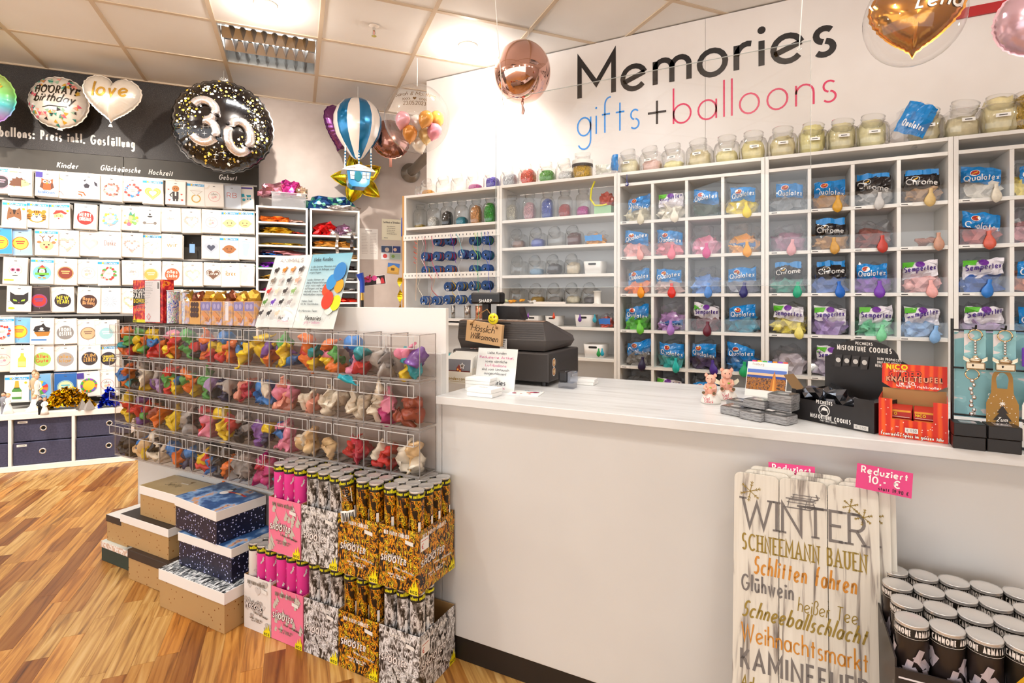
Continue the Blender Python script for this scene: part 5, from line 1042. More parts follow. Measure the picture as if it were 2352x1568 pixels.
CELLS = {2: [[('Q', '#d8cfb4', 'clear cream', 'milky', '#ddd4b8'), ('S', '#efe6d4', 'white', 'white', '#f1e8d6'), ('Q', '#274a3c', 'dark green', None, None), ('Q', '#f0d418', 'yellow', 'yellow', '#f2d60c')],
  [('Q', '#f4a8a4', 'light pink', 'light pink', '#f6a8a2'), ('Q', '#ee7c8c', 'pink', 'pink', '#f07a92'), ('N', '#e88aa8', 'magenta', 'magenta', '#d84a92'), ('G', '#f2a42c', 'golden yellow', 'golden yellow', '#f8a60c')],
  [('Q', '#f07c2c', 'orange', 'orange', '#f79a14'), ('Q', '#d8b4ac', 'pale red', 'red', '#e2281c'), ('N', '#6a9ae0', 'cornflower blue', 'cornflower blue', '#5c98e8'), ('Q', '#7a7a8c', 'navy', 'navy', '#2a2c74')],
  [('Q', '#5cc03c', 'green', 'lime green', '#6ccc3c'), ('G', '#b88ac4', 'lilac', 'lilac', '#b07cd0'), ('S', '#6a2c38', 'burgundy', 'burgundy', '#6c1f34'), ('Q', '#1a8aa4', 'teal blue', None, None)],
  [('Q', '#8a8682', 'grey', 'black', '#2a2040'), ('Q', '#1aa8a4', 'turquoise', 'turquoise', '#18b8b0'), ('Q', '#4a3a5c', 'dark purple', 'purple', '#4a2a90'), ('Q', '#2a7ab8', 'emerald', 'emerald green', '#1cb06c')],
  [('N', '#a8b4bc', 'clear grey', None, None), ('S', '#c8b4d8', 'pale violet', None, None), ('Q', '#2a6ab0', 'blue', None, None)]],
 3: [[('Q', '#8d8d90', 'silver grey', None, None), ('Q', '#b8843c', 'gold', 'gold', '#d8a02c'), ('C', '#b4b0ac', 'silver', 'silver', '#c8c6c4'), ('C', '#b48a5c', 'champagne', 'champagne', '#d8b878')],
  [('N', '#a8708c', 'mauve', 'rose', '#e0a0a8'), ('C', '#c09058', 'gold brown', 'gold brown', '#d09c48'), ('N', '#8c4238', 'brick red', 'brick red', '#c8443a'), None],
  [('C', '#4a9a88', 'sea green', 'sea green', '#1fae84'), ('C', '#5a78b8', 'steel blue', 'blue', '#1f6cd0'), ('Q', '#8a5cb4', 'violet', 'violet', '#7a3cb8'), ('S', '#f0b0ac', 'baby pink', 'baby pink', '#f4b0ac')],
  [('S', '#f0dc5c', 'pale yellow', 'pale yellow', '#f4e67c'), ('S', '#b49ad0', 'pale lilac', None, None), ('S', '#84d4a8', 'mint', 'mint', '#84e0a8'), ('S', '#94b8e4', 'pale blue', 'pale blue', '#8cbcf0')],
  [('N', '#cfc4cc', 'clear', None, None), ('S', '#c8bcd0', 'pearl', None, None), None, None]],
 4: [[('Q', '#efe8dc', 'pearl white', 'pearl white', '#f2ead8'), ('Q', '#f0d85c', 'lemon', None, None)], [('Q', '#b8605c', 'dusty red', 'salmon', '#d8604c'), ('N', '#d89aa0', 'dusty pink', None, None)],
  [('S', '#2a5cae', 'strong blue', 'sky blue', '#2f80d8'), ('Q', '#e89a7c', 'peach', None, None)], [('S', '#b8a0c8', 'lavender', None, None), ('Q', '#2a8ab8', 'aqua', None, None)]]}
sd = 0
for u, rows in CELLS.items():
    for rw, cells in enumerate(rows):
        for cl, it in enumerate(cells):
            sd += 1
            if it: bag(u, cl, rw, it[0], it[1], it[2], it[3], it[4], seed=sd)
x = cellx(3, 3); z = SH[3][2]
q = put('latex_balloon', LIMP[1], None, (x+.02, FY+.06, z+.03), (0, 0, .3), '#b07a68'); q.scale = (1.2, 1, 1.2); tag(q, 'single rose brown balloon in the otherwise empty cell', 'balloon')
s = put('sample_balloon', SAMPLE[0], None, (x+.055, FY-.012, z+.06), 0, '#c8947c'); tag(s, 'rose gold sample balloon hung before the nearly empty cell', 'balloon')
# clear retaining strips in front of the cells
for u in (2, 3, 4):
    for k in range(5):
        w2 = (UX[u+1]-UX[u])/2-.022
        o = MB(PANE).box(-w2, w2, -.004, -.002, 0, .075).build('clear_strip', units[u], (0, 0, SH[u][k+1]-.004))
        lb = MB(P('#fbf8f3', .5)); 
        for q in range(4 if u == 3 else 1): xx = -w2+.004+q*2*w2/4; lb.box(xx, xx+.05, -.0045, -.0042, -.015, -.003)
        lb.use(P('#3a3632', .5))
        for q in range(4 if u == 3 else 1): xx = -w2+.01+q*2*w2/4; lb.box(xx, xx+.026, -.0048, -.0046, -.011, -.007)
        lb.build('cell_labels', units[u], (0, 0, SH[u][k+1]), kind='stuff')
# bags on top: blue leaning bag, net bag, wrapper
def topbag(x, y, w, h, col, label, rot, tx=None, film=True, Y=3.22):
    p = onY(x, y, Y); r = thing('balloon_bag', label, 'bag', (p.x, Y, TOPZ), rot)
    o = put('film', FLM[1], r); o.scale = (w/.16, .5, h/.14)
    fn = lambda a, b: sheet_fn(w*.42, h, 5, .03)(a, b)-.03
    m = MB(P(col, .25, 0, .5, 0, .3)); sheetmesh(m, w*.42, h*.75, fn, h*.2, seed=int(x)); b = m.build('printed_band', r)
    if tx: d = MB(P('#f4f8fc', .4)); text(d, tx, 0, h*.35, .016, .0045, fit=w*.6, center=True, warp=lambda a, c_: fn(a, c_-h*.2), y=-.004); d.build('lettering', b)
topbag(2072, 330, .15, .20, '#1486d2', 'blue balloon bag leaning between the jars on shelf tops', (0, .45, 0), 'Qualatex', Y=3.2)
topbag(1390, 400, .12, .07, '#e8e6d8', 'white net bag lying on the shelf tops', 0)
topbag(1415, 400, .05, .12, '#1486d2', 'narrow blue wrapper standing on the shelf tops', 0)
# things on the jar unit shelves
p = onY(1384, 480, 3.2); o = thing('green_box', 'pale green open box with red and yellow party bits', 'box', (p.x, 3.2, SH[1][0]+.0005))
MB(P('#9cc49a', .5)).bbox(-.055, .055, 0, .12, 0, .055, .002).build('box', o); put('contents', CRMP[2], o, (.01, .06, .055), 0, '#b8483c').scale = (.6, .6, .8)
m = MB(P('#e8e020', .4)); m.tube([(-.05, 0, .06), (-.075, -.01, .1), (-.07, -.005, .16), (-.05, 0, .21)], .006, 8); m.tube([(-.05, 0, .06), (0, -.01, .055), (.03, -.01, .06)], .005, 8); m.build('yellow_tube', o)
for x, sh, c, lab in [(1370, 1, '#1486d2', 'blue balloon bag on the second jar shelf'), (1395, 4, '#3a7ad0', 'colourful balloon bag beside the white baskets')]:
    p = onY(x, 560, 3.23); r = thing('balloon_bag', lab, 'bag', (p.x, 3.23, SH[1][sh]+.0005)); w_ = .055 if sh == 1 else .035
    o = put('contents', CRMP[1], r, (0, 0, 0), 0, '#e8a040' if sh == 1 else '#d85a4a'); o.scale = (w_/.075, .6, .6); f = put('film', FLM[2], r); f.scale = (w_/.075, .6, .6)
    m = MB(P(c, .25, 0, .5, 0, .3)); sheetmesh(m, w_, .035, lambda a, b: -.06, .02, seed=4); m.build('printed_band', r)
p = onY(1372, 690, 3.2); r = thing('thread_spool', 'white thread spool standing on the fourth jar shelf', 'spool', (p.x, 3.2, SH[1][3]+.0005))
MB(P('#f6f2ea', .5)).lathe([(.0, 0), (.027, 0), (.027, .004), (.021, .005), (.021, .075), (.027, .076), (.027, .08), (0, .08)], 24).build('spool', r)
for k, (x, c, nm) in enumerate([(1160, '#d8e0b0', 'pale green'), (1176, '#f0a01c', 'orange'), (1200, '#f0a82c', 'amber'), (1222, '#f4efe8', 'white')]):
    p = onY(x, 695, 3.17); q = put('latex_balloon', LIMP[k], None, (p.x, 3.17, SH[1][3]+.016), (0, 0, k), c); q.scale = (.7, .6, .7); tag(q, '%s balloon lying on the fourth jar shelf edge' % nm, 'balloon')
p = onY(1262, 698, 3.165); r = thing('ruler', 'white folding ruler lying on the fourth jar shelf', 'ruler', (p.x, 3.165, SH[1][3]+.0005)); MB(P('#f4ece4', .4)).bbox(-.11, .11, -.008, .008, 0, .012, .001).build('ruler', r)
# evil-eye charm
p = onY(1440, 400, 3.14); r = thing('eye_charm', 'blue glass eye charm hanging from the shelf top', 'charm', p)
MB(P('#2a4ab8', .3)).tube([(0, 0, .0), (0, 0, -.05)], .0015, 5).build('cord', r); MB(P('#1f2f9a', .15, 0, .5, 0, .8)).lathe([(0, .012), (.008, .009), (.012, 0), (.008, -.009), (0, -.012)], 16).build('bead', r, (0, 0, -.06)); decal(MB(), [('c', 0, 0, .006, '#f0f4f8'), ('c', 0, 0, .003, '#1a1a30')], y=-.0125).build('eye', r, (0, 0, -.06))
# --- ribbon spools in the first unit
SPB = P('#20508f', .4)
flange = mesh_of(MB(SPB).lathe([(.0085, 0), (.033, 0), (.034, .0015), (.033, .003), (.0085, .003), (.0085, 0)], 26, closed=False), 'flange')
core = mesh_of(MB(OC('ribbon', .3, 0, .4)).cyl((0, 0, .003), .027, .027, .026, 24), 'ribbon_roll')
hub = mesh_of(MB(P('#0d0b0c', .7)).cyl((0, 0, .001), .0085, .0085, .03, 14), 'hub')
SPL = [(1003, 554, '#e8707c', 'coral pink'), (1029, 552, '#c82440', 'red'), (1086, 552, '#2a6a4a', 'dark green'), (1114, 550, '#5cb82c', 'lime green'), (975, 589, '#c41c2c', 'cherry red'), (1002, 588, '#e0586c', 'dusty rose'), (1029, 587, '#d82c44', 'strawberry'), (1060, 583, '#6a2c8c', 'purple'), (1085, 585, '#3a3a8c', 'indigo'), (1115, 585, '#1c8a70', 'sea green'),
 (976, 621, '#e8c83c', 'yellow'), (1002, 620, '#f07c3c', 'light orange'), (1030, 619, '#f0781c', 'orange'), (1086, 619, '#1c8ab0', 'petrol'), (1114, 617, '#2a6cd8', 'bright blue'), (1028, 658, '#b88a1c', 'old gold'), (1056, 657, '#d8b43c', 'gold'), (1085, 656, '#e0c85c', 'light gold'), (1114, 655, '#2a2626', 'black'), (973, 690, '#c8c4c0', 'silver'), (1000, 690, '#e8e4e0', 'white'), (1026, 688, '#c0a040', 'brass'), (1054, 688, '#d8c060', 'pale gold'), (1084, 687, '#b0a8a0', 'grey')]
def spool_at(x, y, z, col, lab):
    r = thing('ribbon_spool', lab, 'spool', (x, y, z), (-PI/2, 0, 0), 'ribbon spools on the wall pegs')
    put('flange', flange, r, (0, 0, 0)); put('flange', flange, r, (0, 0, .029)); put('ribbon_roll', core, r, (0, 0, 0), 0, col); put('hub', hub, r)
    return r
for x, y, col, nm in SPL:
    p = onY(x, y, 3.235)
    r = spool_at(p.x, 3.235, p.z, col, 'blue flanged spool of %s ribbon, front on its peg' % nm)
    decal(MB(), [('r', -.012, -.028, .012, -.016, '#f4f0e8'), ('r', -.008, -.024, .008, -.020, '#55504a')], step=.0003).build('price_label', r, (0, .0, -.0004), (PI/2, random.uniform(-1.2, 1.2), 0))
    spool_at(p.x, 3.275, p.z, col, 'blue flanged spool of %s ribbon, rear on its peg' % nm)
    MBp = MB(CHROME).tube([(0, -.012, 0), (0, .195, 0)], .0022, 6).build('peg', units[0], Vector((p.x, 3.235, p.z))-units[0].location)
# curling ribbons hanging from the strips
def rib(x, y0, y1, col, lab, amp=.0, turns=0, dx=0, w=.0035, Y=3.135):
    a, b = onY(x, y0, Y), onY(x+dx, y1, Y); n = 40; m = MB(P(col, .3, 0, .5, 0, .4)); vs = []
    for i in range(n+1):
        u = i/n; q = a+(b-a)*u; ph = turns*2*PI*u; k = min(1, u*4); cx, cy = amp*k*math.sin(ph), -amp*.6*k*(1-math.cos(ph)); vs += [(q.x+cx-w*.5, q.y+cy, q.z-w*.5), (q.x+cx+w*.5, q.y+cy-.001, q.z+w*.5)]
    m.add(vs, [(2*i, 2*i+1, 2*i+3, 2*i+2) for i in range(n)], True); tag(m.build('curling_ribbon'), lab, 'ribbon', 'curling ribbons hanging on the strips')
for x, y0, y1, c, nm, am, tu, dx in [(955, 546, 605, '#e8503c', 'coral curly', .012, 5, 0), (959, 545, 690, '#f4c08a', 'peach straight', 0, 0, -4), (969, 544, 628, '#f0d0d8', 'pale pink wavy', .018, 1.3, 8), (975, 543, 625, '#d83c5c', 'crimson wavy', .012, 1, 6), (990, 542, 640, '#e02c6c', 'hot pink', .014, 1.2, 14), (1034, 537, 605, '#6a2cb0', 'violet', .006, .7, 16), (1047, 536, 580, '#6cc4d0', 'light blue', .006, .8, 20), (1062, 535, 700, '#f0f0f4', 'white curly', .012, 3.5, -8), (1090, 534, 625, '#b8d83c', 'lime wavy', .016, 2, 6), (1097, 533, 740, '#2cb88c', 'jade straight', 0, 0, 2), (1106, 532, 610, '#4cb8a8', 'mint', .01, 1.5, -6), (1112, 532, 620, '#2a5cc8', 'cobalt wavy', .016, 1.4, 6), (1120, 531, 690, '#2a4ad0', 'ultramarine', .014, 1, 12), (962, 628, 700, '#f4f0e4', 'ivory curly', .014, 1.6, 8), (985, 630, 680, '#c8283c', 'dark red wavy', .018, 1, 20), (1000, 628, 705, '#f09a2c', 'bright orange', .004, 1, -14), (1044, 626, 690, '#e8c83c', 'golden curly', .014, 2.5, 0), (1086, 625, 660, '#d8d8dc', 'silver short', .008, 1.5, 2)]:
    rib(x, y0, y1, c, '%s ribbon hanging from the perforated strip' % nm, am, tu, dx)
# metal cans and reels low in the spool unit
for x, c, nm in [(1041, '#a8a49e', 'slim silver'), (1074, '#b0a8a2', 'wide silver'), (1100, '#d08a6c', 'copper')]:
    p = onY(x, 735, 3.2); r = thing('metal_can', '%s metal can on the lower spool shelf' % nm, 'can', (p.x, 3.2, SH[0][1]+.0005), 0, 'metal cans on the lower spool shelf'); w_ = .014 if nm[0:2] == 'sl' else .024
    MB(P(c, .25, .9)).lathe([(0, 0), (w_, 0), (w_, .09), (0, .09)], 20).build('body', r); MB(P('#d8d4ce', .3, .8)).cyl((0, 0, .0905), w_*1.04, w_*1.04, .005, 20).build('cap', r)
for k, (x, c, nm) in enumerate([(1024, '#4a9ac0', 'light blue'), (1036, '#2a98a0', 'teal'), (1048, '#24a070', 'green'), (1058, '#c8d820', 'yellow green'), (1066, '#d8a8d8', 'lilac')]):
    p = onY(x, 770, 3.19); r = thing('ribbon_reel', 'white reel of %s ribbon standing under the spools' % nm, 'reel', (p.x, 3.19, .62+.125), (0, PI/2, 0), 'white ribbon reels')
    MB(P('#f4f0ea', .4)).cyl((0, 0, -.02), .06, .06, .003, 24).cyl((0, 0, .017), .06, .06, .003, 24).build('reel_sides', r); MB(P(c, .35)).cyl((0, 0, -.0165), .05, .05, .033, 24).build('ribbon_roll', r)
# ------------------------------------------------------------------ things on the worktop
CZ = CTZ+.0005
DG = P('#4b4441', .45); DG2 = P('#57504c', .4); BRNP = P('#7a5a44', .35)
# cash register
RX0, RX1, RY0, RY1 = -1.165, -.753, 1.775, 2.085
r = thing('cash_register', 'dark grey electronic cash register with customer display on the worktop', 'cash register', (RX0, RY0, CZ)); W_ = RX1-RX0; D_ = RY1-RY0
MB(P('#3a3431', .5)).bbox(0, W_, 0, D_, .016, .122, .006).build('cash_drawer', r)
for x, y in ((.03, .03), (W_-.03, .03), (.03, D_-.03), (W_-.03, D_-.03)): MB(BLACK).cyl((x, y, 0), .014, .012, .017, 14).build('foot', r)
bd = MB(DG2); x0, x1 = .02, W_-.03
bd.add([(x0, .03, .126), (x1, .03, .126), (x1, D_-.01, .126), (x0, D_-.01, .126), (x0-.004, .012, .165), (x1+.012, .012, .165), (x1+.012, D_, .15), (x0-.004, D_, .15), (x0, .016, .232), (x1, .016, .232), (x1, .05, .236), (x0, .05, .236), (x1+.006, D_-.004, .17), (x0, D_-.004, .17)],
       [(0, 3, 2, 1), (0, 1, 5, 4), (1, 2, 6, 5), (2, 3, 7, 6), (3, 0, 4, 7), (4, 5, 9, 8), (8, 9, 10, 11), (11, 10, 12, 13), (6, 7, 13, 12), (5, 6, 12, 10, 9), (7, 4, 8, 11, 13)]); b = bd.build('register_body', r, fix=True)
gv = MB(P('#3c3532', .5))
for k in range(7): z = .172+k*.0085; gv.box(x0, x1+.004, .0105-(0), .0125, z, z+.0012)
gv.build('grooves', b, kind='stuff')
MB(BRNP).add([(x0, .017, .2335), (x1, .017, .2335), (x1, .05, .2375), (x0, .05, .2375), (x1+.004, D_-.02, .1755), (x0, D_-.02, .1755)], [(0, 1, 2, 3), (3, 2, 4, 5)]).build('printer_lid', b)
MB(BLACK).box(x0+.16, x0+.23, .009, .0125, .224, .229).build('lid_slot', b)
decal(MB(), [('r', .205, .128, .235, .168, '#efe9e2')]+script_lines(.208, .232, .162, 4, .007, .003, '#4a4540', 2), y=.0115).build('type_label', b)
for k, z in enumerate((.052, .085)):
    e = MB(); decal(e, [('c', 0, 0, .016, '#f4efe8'), ('c', 0, 0, .0135, '#c8823a'), ('s', 0, 0, .011, .5, 8, '#f0d8a8')]); o = e.build('sticker', r, (W_+.0003, .045, z), (0, 0, PI/2))
pl = MB(P('#2b2422', .5)); pl.bbox(.075, .105, .10, .125, .2, .3, .003).build('display_pole', r)
ds = MB(P('#1c1716', .35)); ds.bbox(.03, .165, .085, .135, .298, .345, .008); o = ds.build('customer_display', r)
d = MB(P('#f0ece6', .4)); text(d, 'SHARP', .10, .305, .0062, .0028, fit=.058, center=True, y=.0845); d.build('lettering', o)
od = MB(P('#231d1b', .4)); od.prism([(0, 0), (.115, 0), (.10, .05), (.0, .055)], 0, .06); od.build('operator_display', r, (.115, .15, .235), fix=True)
# wooden sign with smiley
a = onY(1072, 735, 1.77); b_ = onY(1157, 747, 1.77)
r = thing('wooden_sign', 'light wooden sign with black script hung on the register display', 'sign', ((a.x+b_.x)/2, 1.752, (a.z+b_.z)/2-.078), (0, .10, -.08)); w2 = (b_.x-a.x)/2
MB(P('#d9ae7c', .6)).bbox(-w2, w2, 0, .016, 0, .08, .001).build('board', r)
d = MB(P('#221a16', .5)); text(d, 'Hässlich', -w2*.72, .044, .014, .0024, fit=w2*1.3, slant=.3, y=-.0006, kern=.15); text(d, 'Willkommen', -w2*.75, .014, .013, .0026, fit=w2*1.55, slant=.3, y=-.0006, kern=.15); d.build('lettering', r)
for s in (-1, 1):
    MB(P('#8a6438', .8)).blob((s*w2*.72, -.003, .068), .005, .004, .005, 6, 8).build('rope_knot', r)
rp = MB(P('#a87c48', .8)); rp.tube([(-w2*.72, -.003, .068), (-.02, .006, .115), (0, .012, .13), (.02, .006, .115), (w2*.72, -.003, .068)], .0018, 6); rp.build('rope', r)
p = onY(1132, 732, 1.745); r = thing('smiley_badge', 'yellow round smiley badge clipped on the wooden sign', 'badge', p)
m = MB(P('#f2e010', .25, 0, .5, 0, .6)).lathe([(0, -.003), (.018, -.002), (.0215, .002), (.0215, .004)], 26, closed=False); o = m.build('disc', r); o.rotation_euler = (-PI/2, 0, 0); o.rotation_euler = (PI/2, 0, 0); o.scale = (1, 1, -1)
decal(MB(), [('c', -.006, .006, .002, .003, '#2b2010'), ('c', .007, .006, .002, .003, '#2b2010'), ('l', [(-.012, -.003), (-.006, -.009), (.003, -.0105), (.012, -.005)], .0016, '#2b2010'), ('c', .009, .009, .0025, '#c83a2a')], y=-.0035).build('face', r)
# acrylic stand with customer notice
q = [onZ(1089, 893, CZ), onZ(1180, 905, CZ)]
cx = (q[0].x+q[1].x)/2; cy = 1.62; a0 = onY(1089, 893, cy); a1 = onY(1180, 900, cy); w2 = (a1.x-a0.x)/2
r = thing('notice_stand', 'white notice about reduced articles in a clear leaning stand', 'sign', ((a0.x+a1.x)/2, cy, CZ), (-.22, 0, 0)); H_ = .148
MB(PAPER).box(-w2, w2, 0, .0015, 0, H_).build('paper', r); MB(PANE).box(-w2-.001, w2+.001, -.003, -.001, 0, H_+.001).build('clear_front', r)
MB(PANE).box(-w2, w2, .002, .06, 0, .002).build('foot', r)
d = MB(P('#3a3a40', .5)); y_ = -.0035
for s, z, c in (('Liebe Kunden', .128, 0), ('sowie sämtliche', .098, 0), ('sind vom Umtausch', .07, 0), ('ausgeschlossen!', .056, 0)): text(d, s, 0, z, .0045, .0012, center=True, y=y_, fit=min(w2*1.8, text_w(s)*.0052))
text(d, 'Memories', 0, .022, .009, .0026, center=True, y=y_, fit=w2*1.1)
d.use(P('#c84a8a', .5)); text(d, 'Reduzierte Artikel,', 0, .112, .0045, .0012, center=True, y=y_, fit=w2*1.72); text(d, 'Luftballons', 0, .084, .0045, .0012, center=True, y=y_, fit=w2*1.05); text(d, 'gifts + balloons', 0, .008, .005, .001, center=True, y=y_, fit=w2*1.1); d.build('lettering', r)
# candle card box
a0 = onY(1020, 893, 1.70); a1 = onY(1084, 897, 1.70); w2 = (a1.x-a0.x)/2
r = thing('candle_card_box', 'small cream display box full of candle greeting cards by the screen board', 'box', ((a0.x+a1.x)/2, 1.70, CZ))
MB(P('#f3e9d8', .6)).box(-w2, w2, 0, .002, 0, .045).box(-w2, -w2+.002, .002, .09, 0, .06).box(w2-.002, w2, .002, .09, 0, .06).box(-w2+.002, w2-.002, .088, .09, 0, .1).box(-w2+.002, w2-.002, .002, .088, 0, .002).build('tray', r)
d = MB(P('#c8a24a', .4, .5)); text(d, 'wondercandle', 0, .014, .006, .0022, fit=w2*1.75, center=True, y=-.0006); ribbon(d, [(-w2*.55, .008), (w2*.55, .008)], .0006, -.0006); d.build('lettering', r)
for k in range(8):
    o = thing('greeting_card', 'white folded candle card, %s from the front in the cream box' % ORD[k], 'card', ((a0.x+a1.x)/2, 1.703+.010*k, CZ+.0025), (-.10, 0, 0), 'cards in the cream display box'); h = .095+.003*k
    MB(P('#f6f1e8', .55)).box(-w2+.004, w2-.004, 0, .0035, 0, h).build('card', o)
    if k == 0: decal(MB(), [('r', -w2+.012, .032, w2-.012, .088, '#77757a'), ('p', [(-.012, .055), (0, .07), (.012, .055), (.012, .04), (-.012, .04)], '#8a3a30'), ('r', -w2+.014, .034, w2-.014, .046, '#6a1c18'), ('s', .014, .064, .013, .55, 5, '#f0ece6'), ('s', .014, .064, .009, .55, 5, '#6a5a50'), ('c', -.004, .05, .004, '#f2a04a'), ('c', .006, .044, .004, '#f2a04a')]).build('picture', o)
o = thing('greeting_card', 'grey candle card with striped candles standing behind the box', 'card', ((a0.x+a1.x)/2+.004, 1.795, CZ+.0005), (-.1, 0, 0)); MB(P('#f3eee6', .55)).box(-w2, w2+.004, 0, .003, 0, .155).build('card', o)
decal(MB(), [('r', -w2+.004, .118, w2, .152, '#8d8a88'), ('r', -.014, .12, -.004, .15, '#f0ece8'), ('r', .002, .12, .012, .15, '#f0ece8')]+[('r', -.014+e, .124+.008*k, -.004+e, .127+.008*k, '#c83a32') for k in range(3) for e in (0, .016)]+[('l', [(.018, .12), (.022, .15)], .002, '#e8a070')]).build('picture', o)
# stacks of flat white boxes
for k in range(2):
    a0 = onY(1070, 916, 1.475+.03); a1 = onY(1136, 919, 1.475+.03)
    o = tag(MB(PAPER).bbox(-.048, .048, -.035, .035, 0, .013, .0015).build('flat_white_box', None, ((a0.x+a1.x)/2, 1.535, CZ+.0135*k), -.06*k), 'flat white gift box, %s of the front pair on the worktop' % ('bottom', 'top')[k], 'box', 'flat white gift boxes on the worktop')
    if k: e = MB(P('#b8a890', .5)); text(e, 'mmm', -.02, -.004, .008, .002, fit=.03); ob = e.build('print', o, (0, 0, .0132), (-PI/2, 0, 0)); 
for k in range(4):
    tag(MB(PAPER).bbox(-.05, .05, -.033, .033, 0, .0115, .0015).build('flat_white_box', None, (onY(1116, 890, 1.64).x, 1.615-.0*k, CZ+.012*k), -.05+.04*(k % 2)), 'flat white gift box, %s layer of the pile by the notice' % ORD[k], 'box', 'flat white gift boxes on the worktop')
# flyer
p = onZ(1207, 904, CZ); r = thing('flyer', 'white flyer with pink flower print lying by the register', 'flyer', p, .15)
MB(PAPER).box(-.055, .055, -.04, .04, 0, .003).build('sheet', r)
e = MB(); decal(e, [('c', .03, .015, .014, .01, '#8a2c4a'), ('c', .018, .012, .008, '#d86a7c'), ('c', .008, .005, .006, '#f0a88c'), ('c', -.035, -.015, .007, '#a83a5c'), ('c', -.01, -.018, .004, '#f0a090'), ('c', .02, -.018, .005, '#f0b0a0'), ('t', 'Memories', -.01, .026, .006, .0014, {}, '#5a9ab8')], step=.0003); ob = e.build('print', r, (0, 0, .0031), (-PI/2, 0, 0))
# stamp holder and white pads
p = onZ(1297, 893, CZ); r = thing('stamp', 'black self-inking stamp with clear cover beside the register', 'stamp', (p.x, p.y+.03, CZ), .0)
MB(CLEAR('smoky', (.75, .76, .8), 1, .05, white=.08)).box(-.028, .028, -.02, .02, 0, .02).build('base', r); MB(P('#1d1a1c', .3)).bbox(-.03, .005, -.022, .022, .02, .062, .008).build('body', r); MB(CLEAR('blue_clear', (.82, .86, .95), 1, .05, white=.1)).bbox(.0055, .032, -.022, .022, .02, .06, .006).build('clear_cover', r)
for k in range(2):
    q = onZ(1337, 884, CZ); tag(MB(PAPER).bbox(-.032, .032, -.03, .03, 0, .010, .001).build('note_pad', None, (q.x+.01, q.y+.035, CZ+.0105*k), .1*k), 'white paper note pad, %s of two beside the stamp' % ('lower', 'upper')[k], 'note pad', 'note pads beside the stamp')
# lucky pigs
PIGM = P('#f0b49c', .45); PIGW = P('#f4efe6', .5)
def pig(x, y, rz, s, lab, wings):
    p = onZ(x, y, CZ); r = thing('pig_figurine', lab, 'figurine', (p.x, p.y+.01, CZ), rz); r.scale = (s, s, s)
    MB(PIGW).lathe([(0, 0), (.03, 0), (.032, .006), (.026, .02), (.018, .03), (0, .034)], 20).build('cloud_base', r)
    b = MB(PIGM); b.lathe([(0, .028), (.016, .03), (.019, .042), (.016, .058), (.009, .066), (0, .066)], 18)
    b.blob((0, -.004, .077), .016, .015, .015, 10, 14); b.cyl((0, -.027, .074), .0062, .007, .012, 14, 'y'); 
    for e in (-1, 1):
        b.add([(e*.006, -.002, .089), (e*.015, -.002, .086), (e*.015, -.006, .099)], [(0, 1, 2)]); b.blob((e*.0145, -.003, .089), .005, .003, .006, 6, 8)
        b.tube([(e*.014, -.004, .058), (e*.016, -.016, .048), (e*.006, -.02, .046)], [.005, .0048, .004], 8); b.tube([(e*.010, -.008, .034), (e*.014, -.022, .032), (e*.016, -.03, .036)], [.007, .006, .005], 8)
    b.build('pig_body', r)
    for e in (-1, 1):
        MB(P('#6a5230', .6)).cyl((e*.016, -.034, .036), .0045, .005, .004, 10, 'y').build('trotter', r)
        MB(P('#3a241c', .4)).blob((e*.006, -.0178, .08), .0016, .001, .0016, 6, 8).build('eye', r)
        if wings: MB(P('#eee8cc', .5)).add([(e*.012, .012, .05), (e*.034, .014, .062), (e*.038, .014, .054), (e*.030, .014, .044), (e*.012, .012, .040)], [(0, 1, 2, 3, 4)]).build('wing', r)
    MB(P('#8cc820', .5)).lathe([(0, 0), (.005, .002), (0, .005)], 8).build('clover', r, (.004, -.024, .05))
    d = MB(P('#c83a52', .5)); text(d, 'Viel', -.016, .014, .005, .0012, fit=.018, y=-.031); text(d, 'Glück', -.012, .005, .005, .0012, fit=.026, y=-.034); d.build('lettering', r)
pig(1632, 926, -.1, .95, 'small pink pig figurine sitting on a white cloud, without visible wings', False); pig(1668, 918, .2, 1.05, 'pink pig figurine with cream wings sitting on a white cloud', True)
# calendar with city picture
a0 = onZ(1712, 912, CZ); r = thing('desk_calendar', 'standing picture calendar with evening cathedral photo', 'calendar', (a0.x+.055, a0.y+.03, CZ), (-.32, 0, -.25))
w2 = .062; H_ = .115; MB(PAPER).box(-w2, w2, 0, .004, 0, H_).build('page', r)
SKY = TEX('city_night', [(.2, '#1c1a30'), (.4, '#5a3a24'), (.5, '#c07a2c'), (.6, '#2c2a44'), (.72, '#e8a84a'), (.85, '#2a2036')], 'noise', 90, (1, 1, 1.6), rough=.4, interp='LINEAR', detail=4)
e = MB(SKY); e.box(-w2+.002, w2-.002, -.0006, -.0003, .022, .062); e.use(P('#2a4a9c', .4)).box(-w2+.002, w2-.002, -.0006, -.0003, .062, .07); e.use(P('#f4c49a', .4)).box(-w2+.002, w2-.002, -.0006, -.0003, .07, .078); e.use(P('#5a7ac8', .4)).box(-w2+.002, w2-.002, -.0006, -.0003, .078, .09); e.use(P('#e4ecf4', .4)).box(-w2+.002, w2-.002, -.0006, -.0003, .09, .1); e.build('picture', r)
decal(MB(), [('p', [(.012, .022), (.034, .022), (.031, .055), (.024, .088), (.017, .055)], '#c8782c'), ('p', [(.02, .022), (.028, .022), (.0245, .082)], '#f0a84a'), ('t', 'Freiburg', -.045, .104, .004, .001, {}, '#b8a8a0')], y=-.0008).build('spire', r)
cl = ['#e83a6c', '#f2c21c', '#3ab04a', '#3a7ad8', '#f08a1c', '#8a3ab8', '#e8483a']
for k in range(7): MB(P(cl[k], .5)).box(-.05+.016*k, -.037+.016*k, .005, .009, H_-.004, H_+.006).build('index_tab', r)
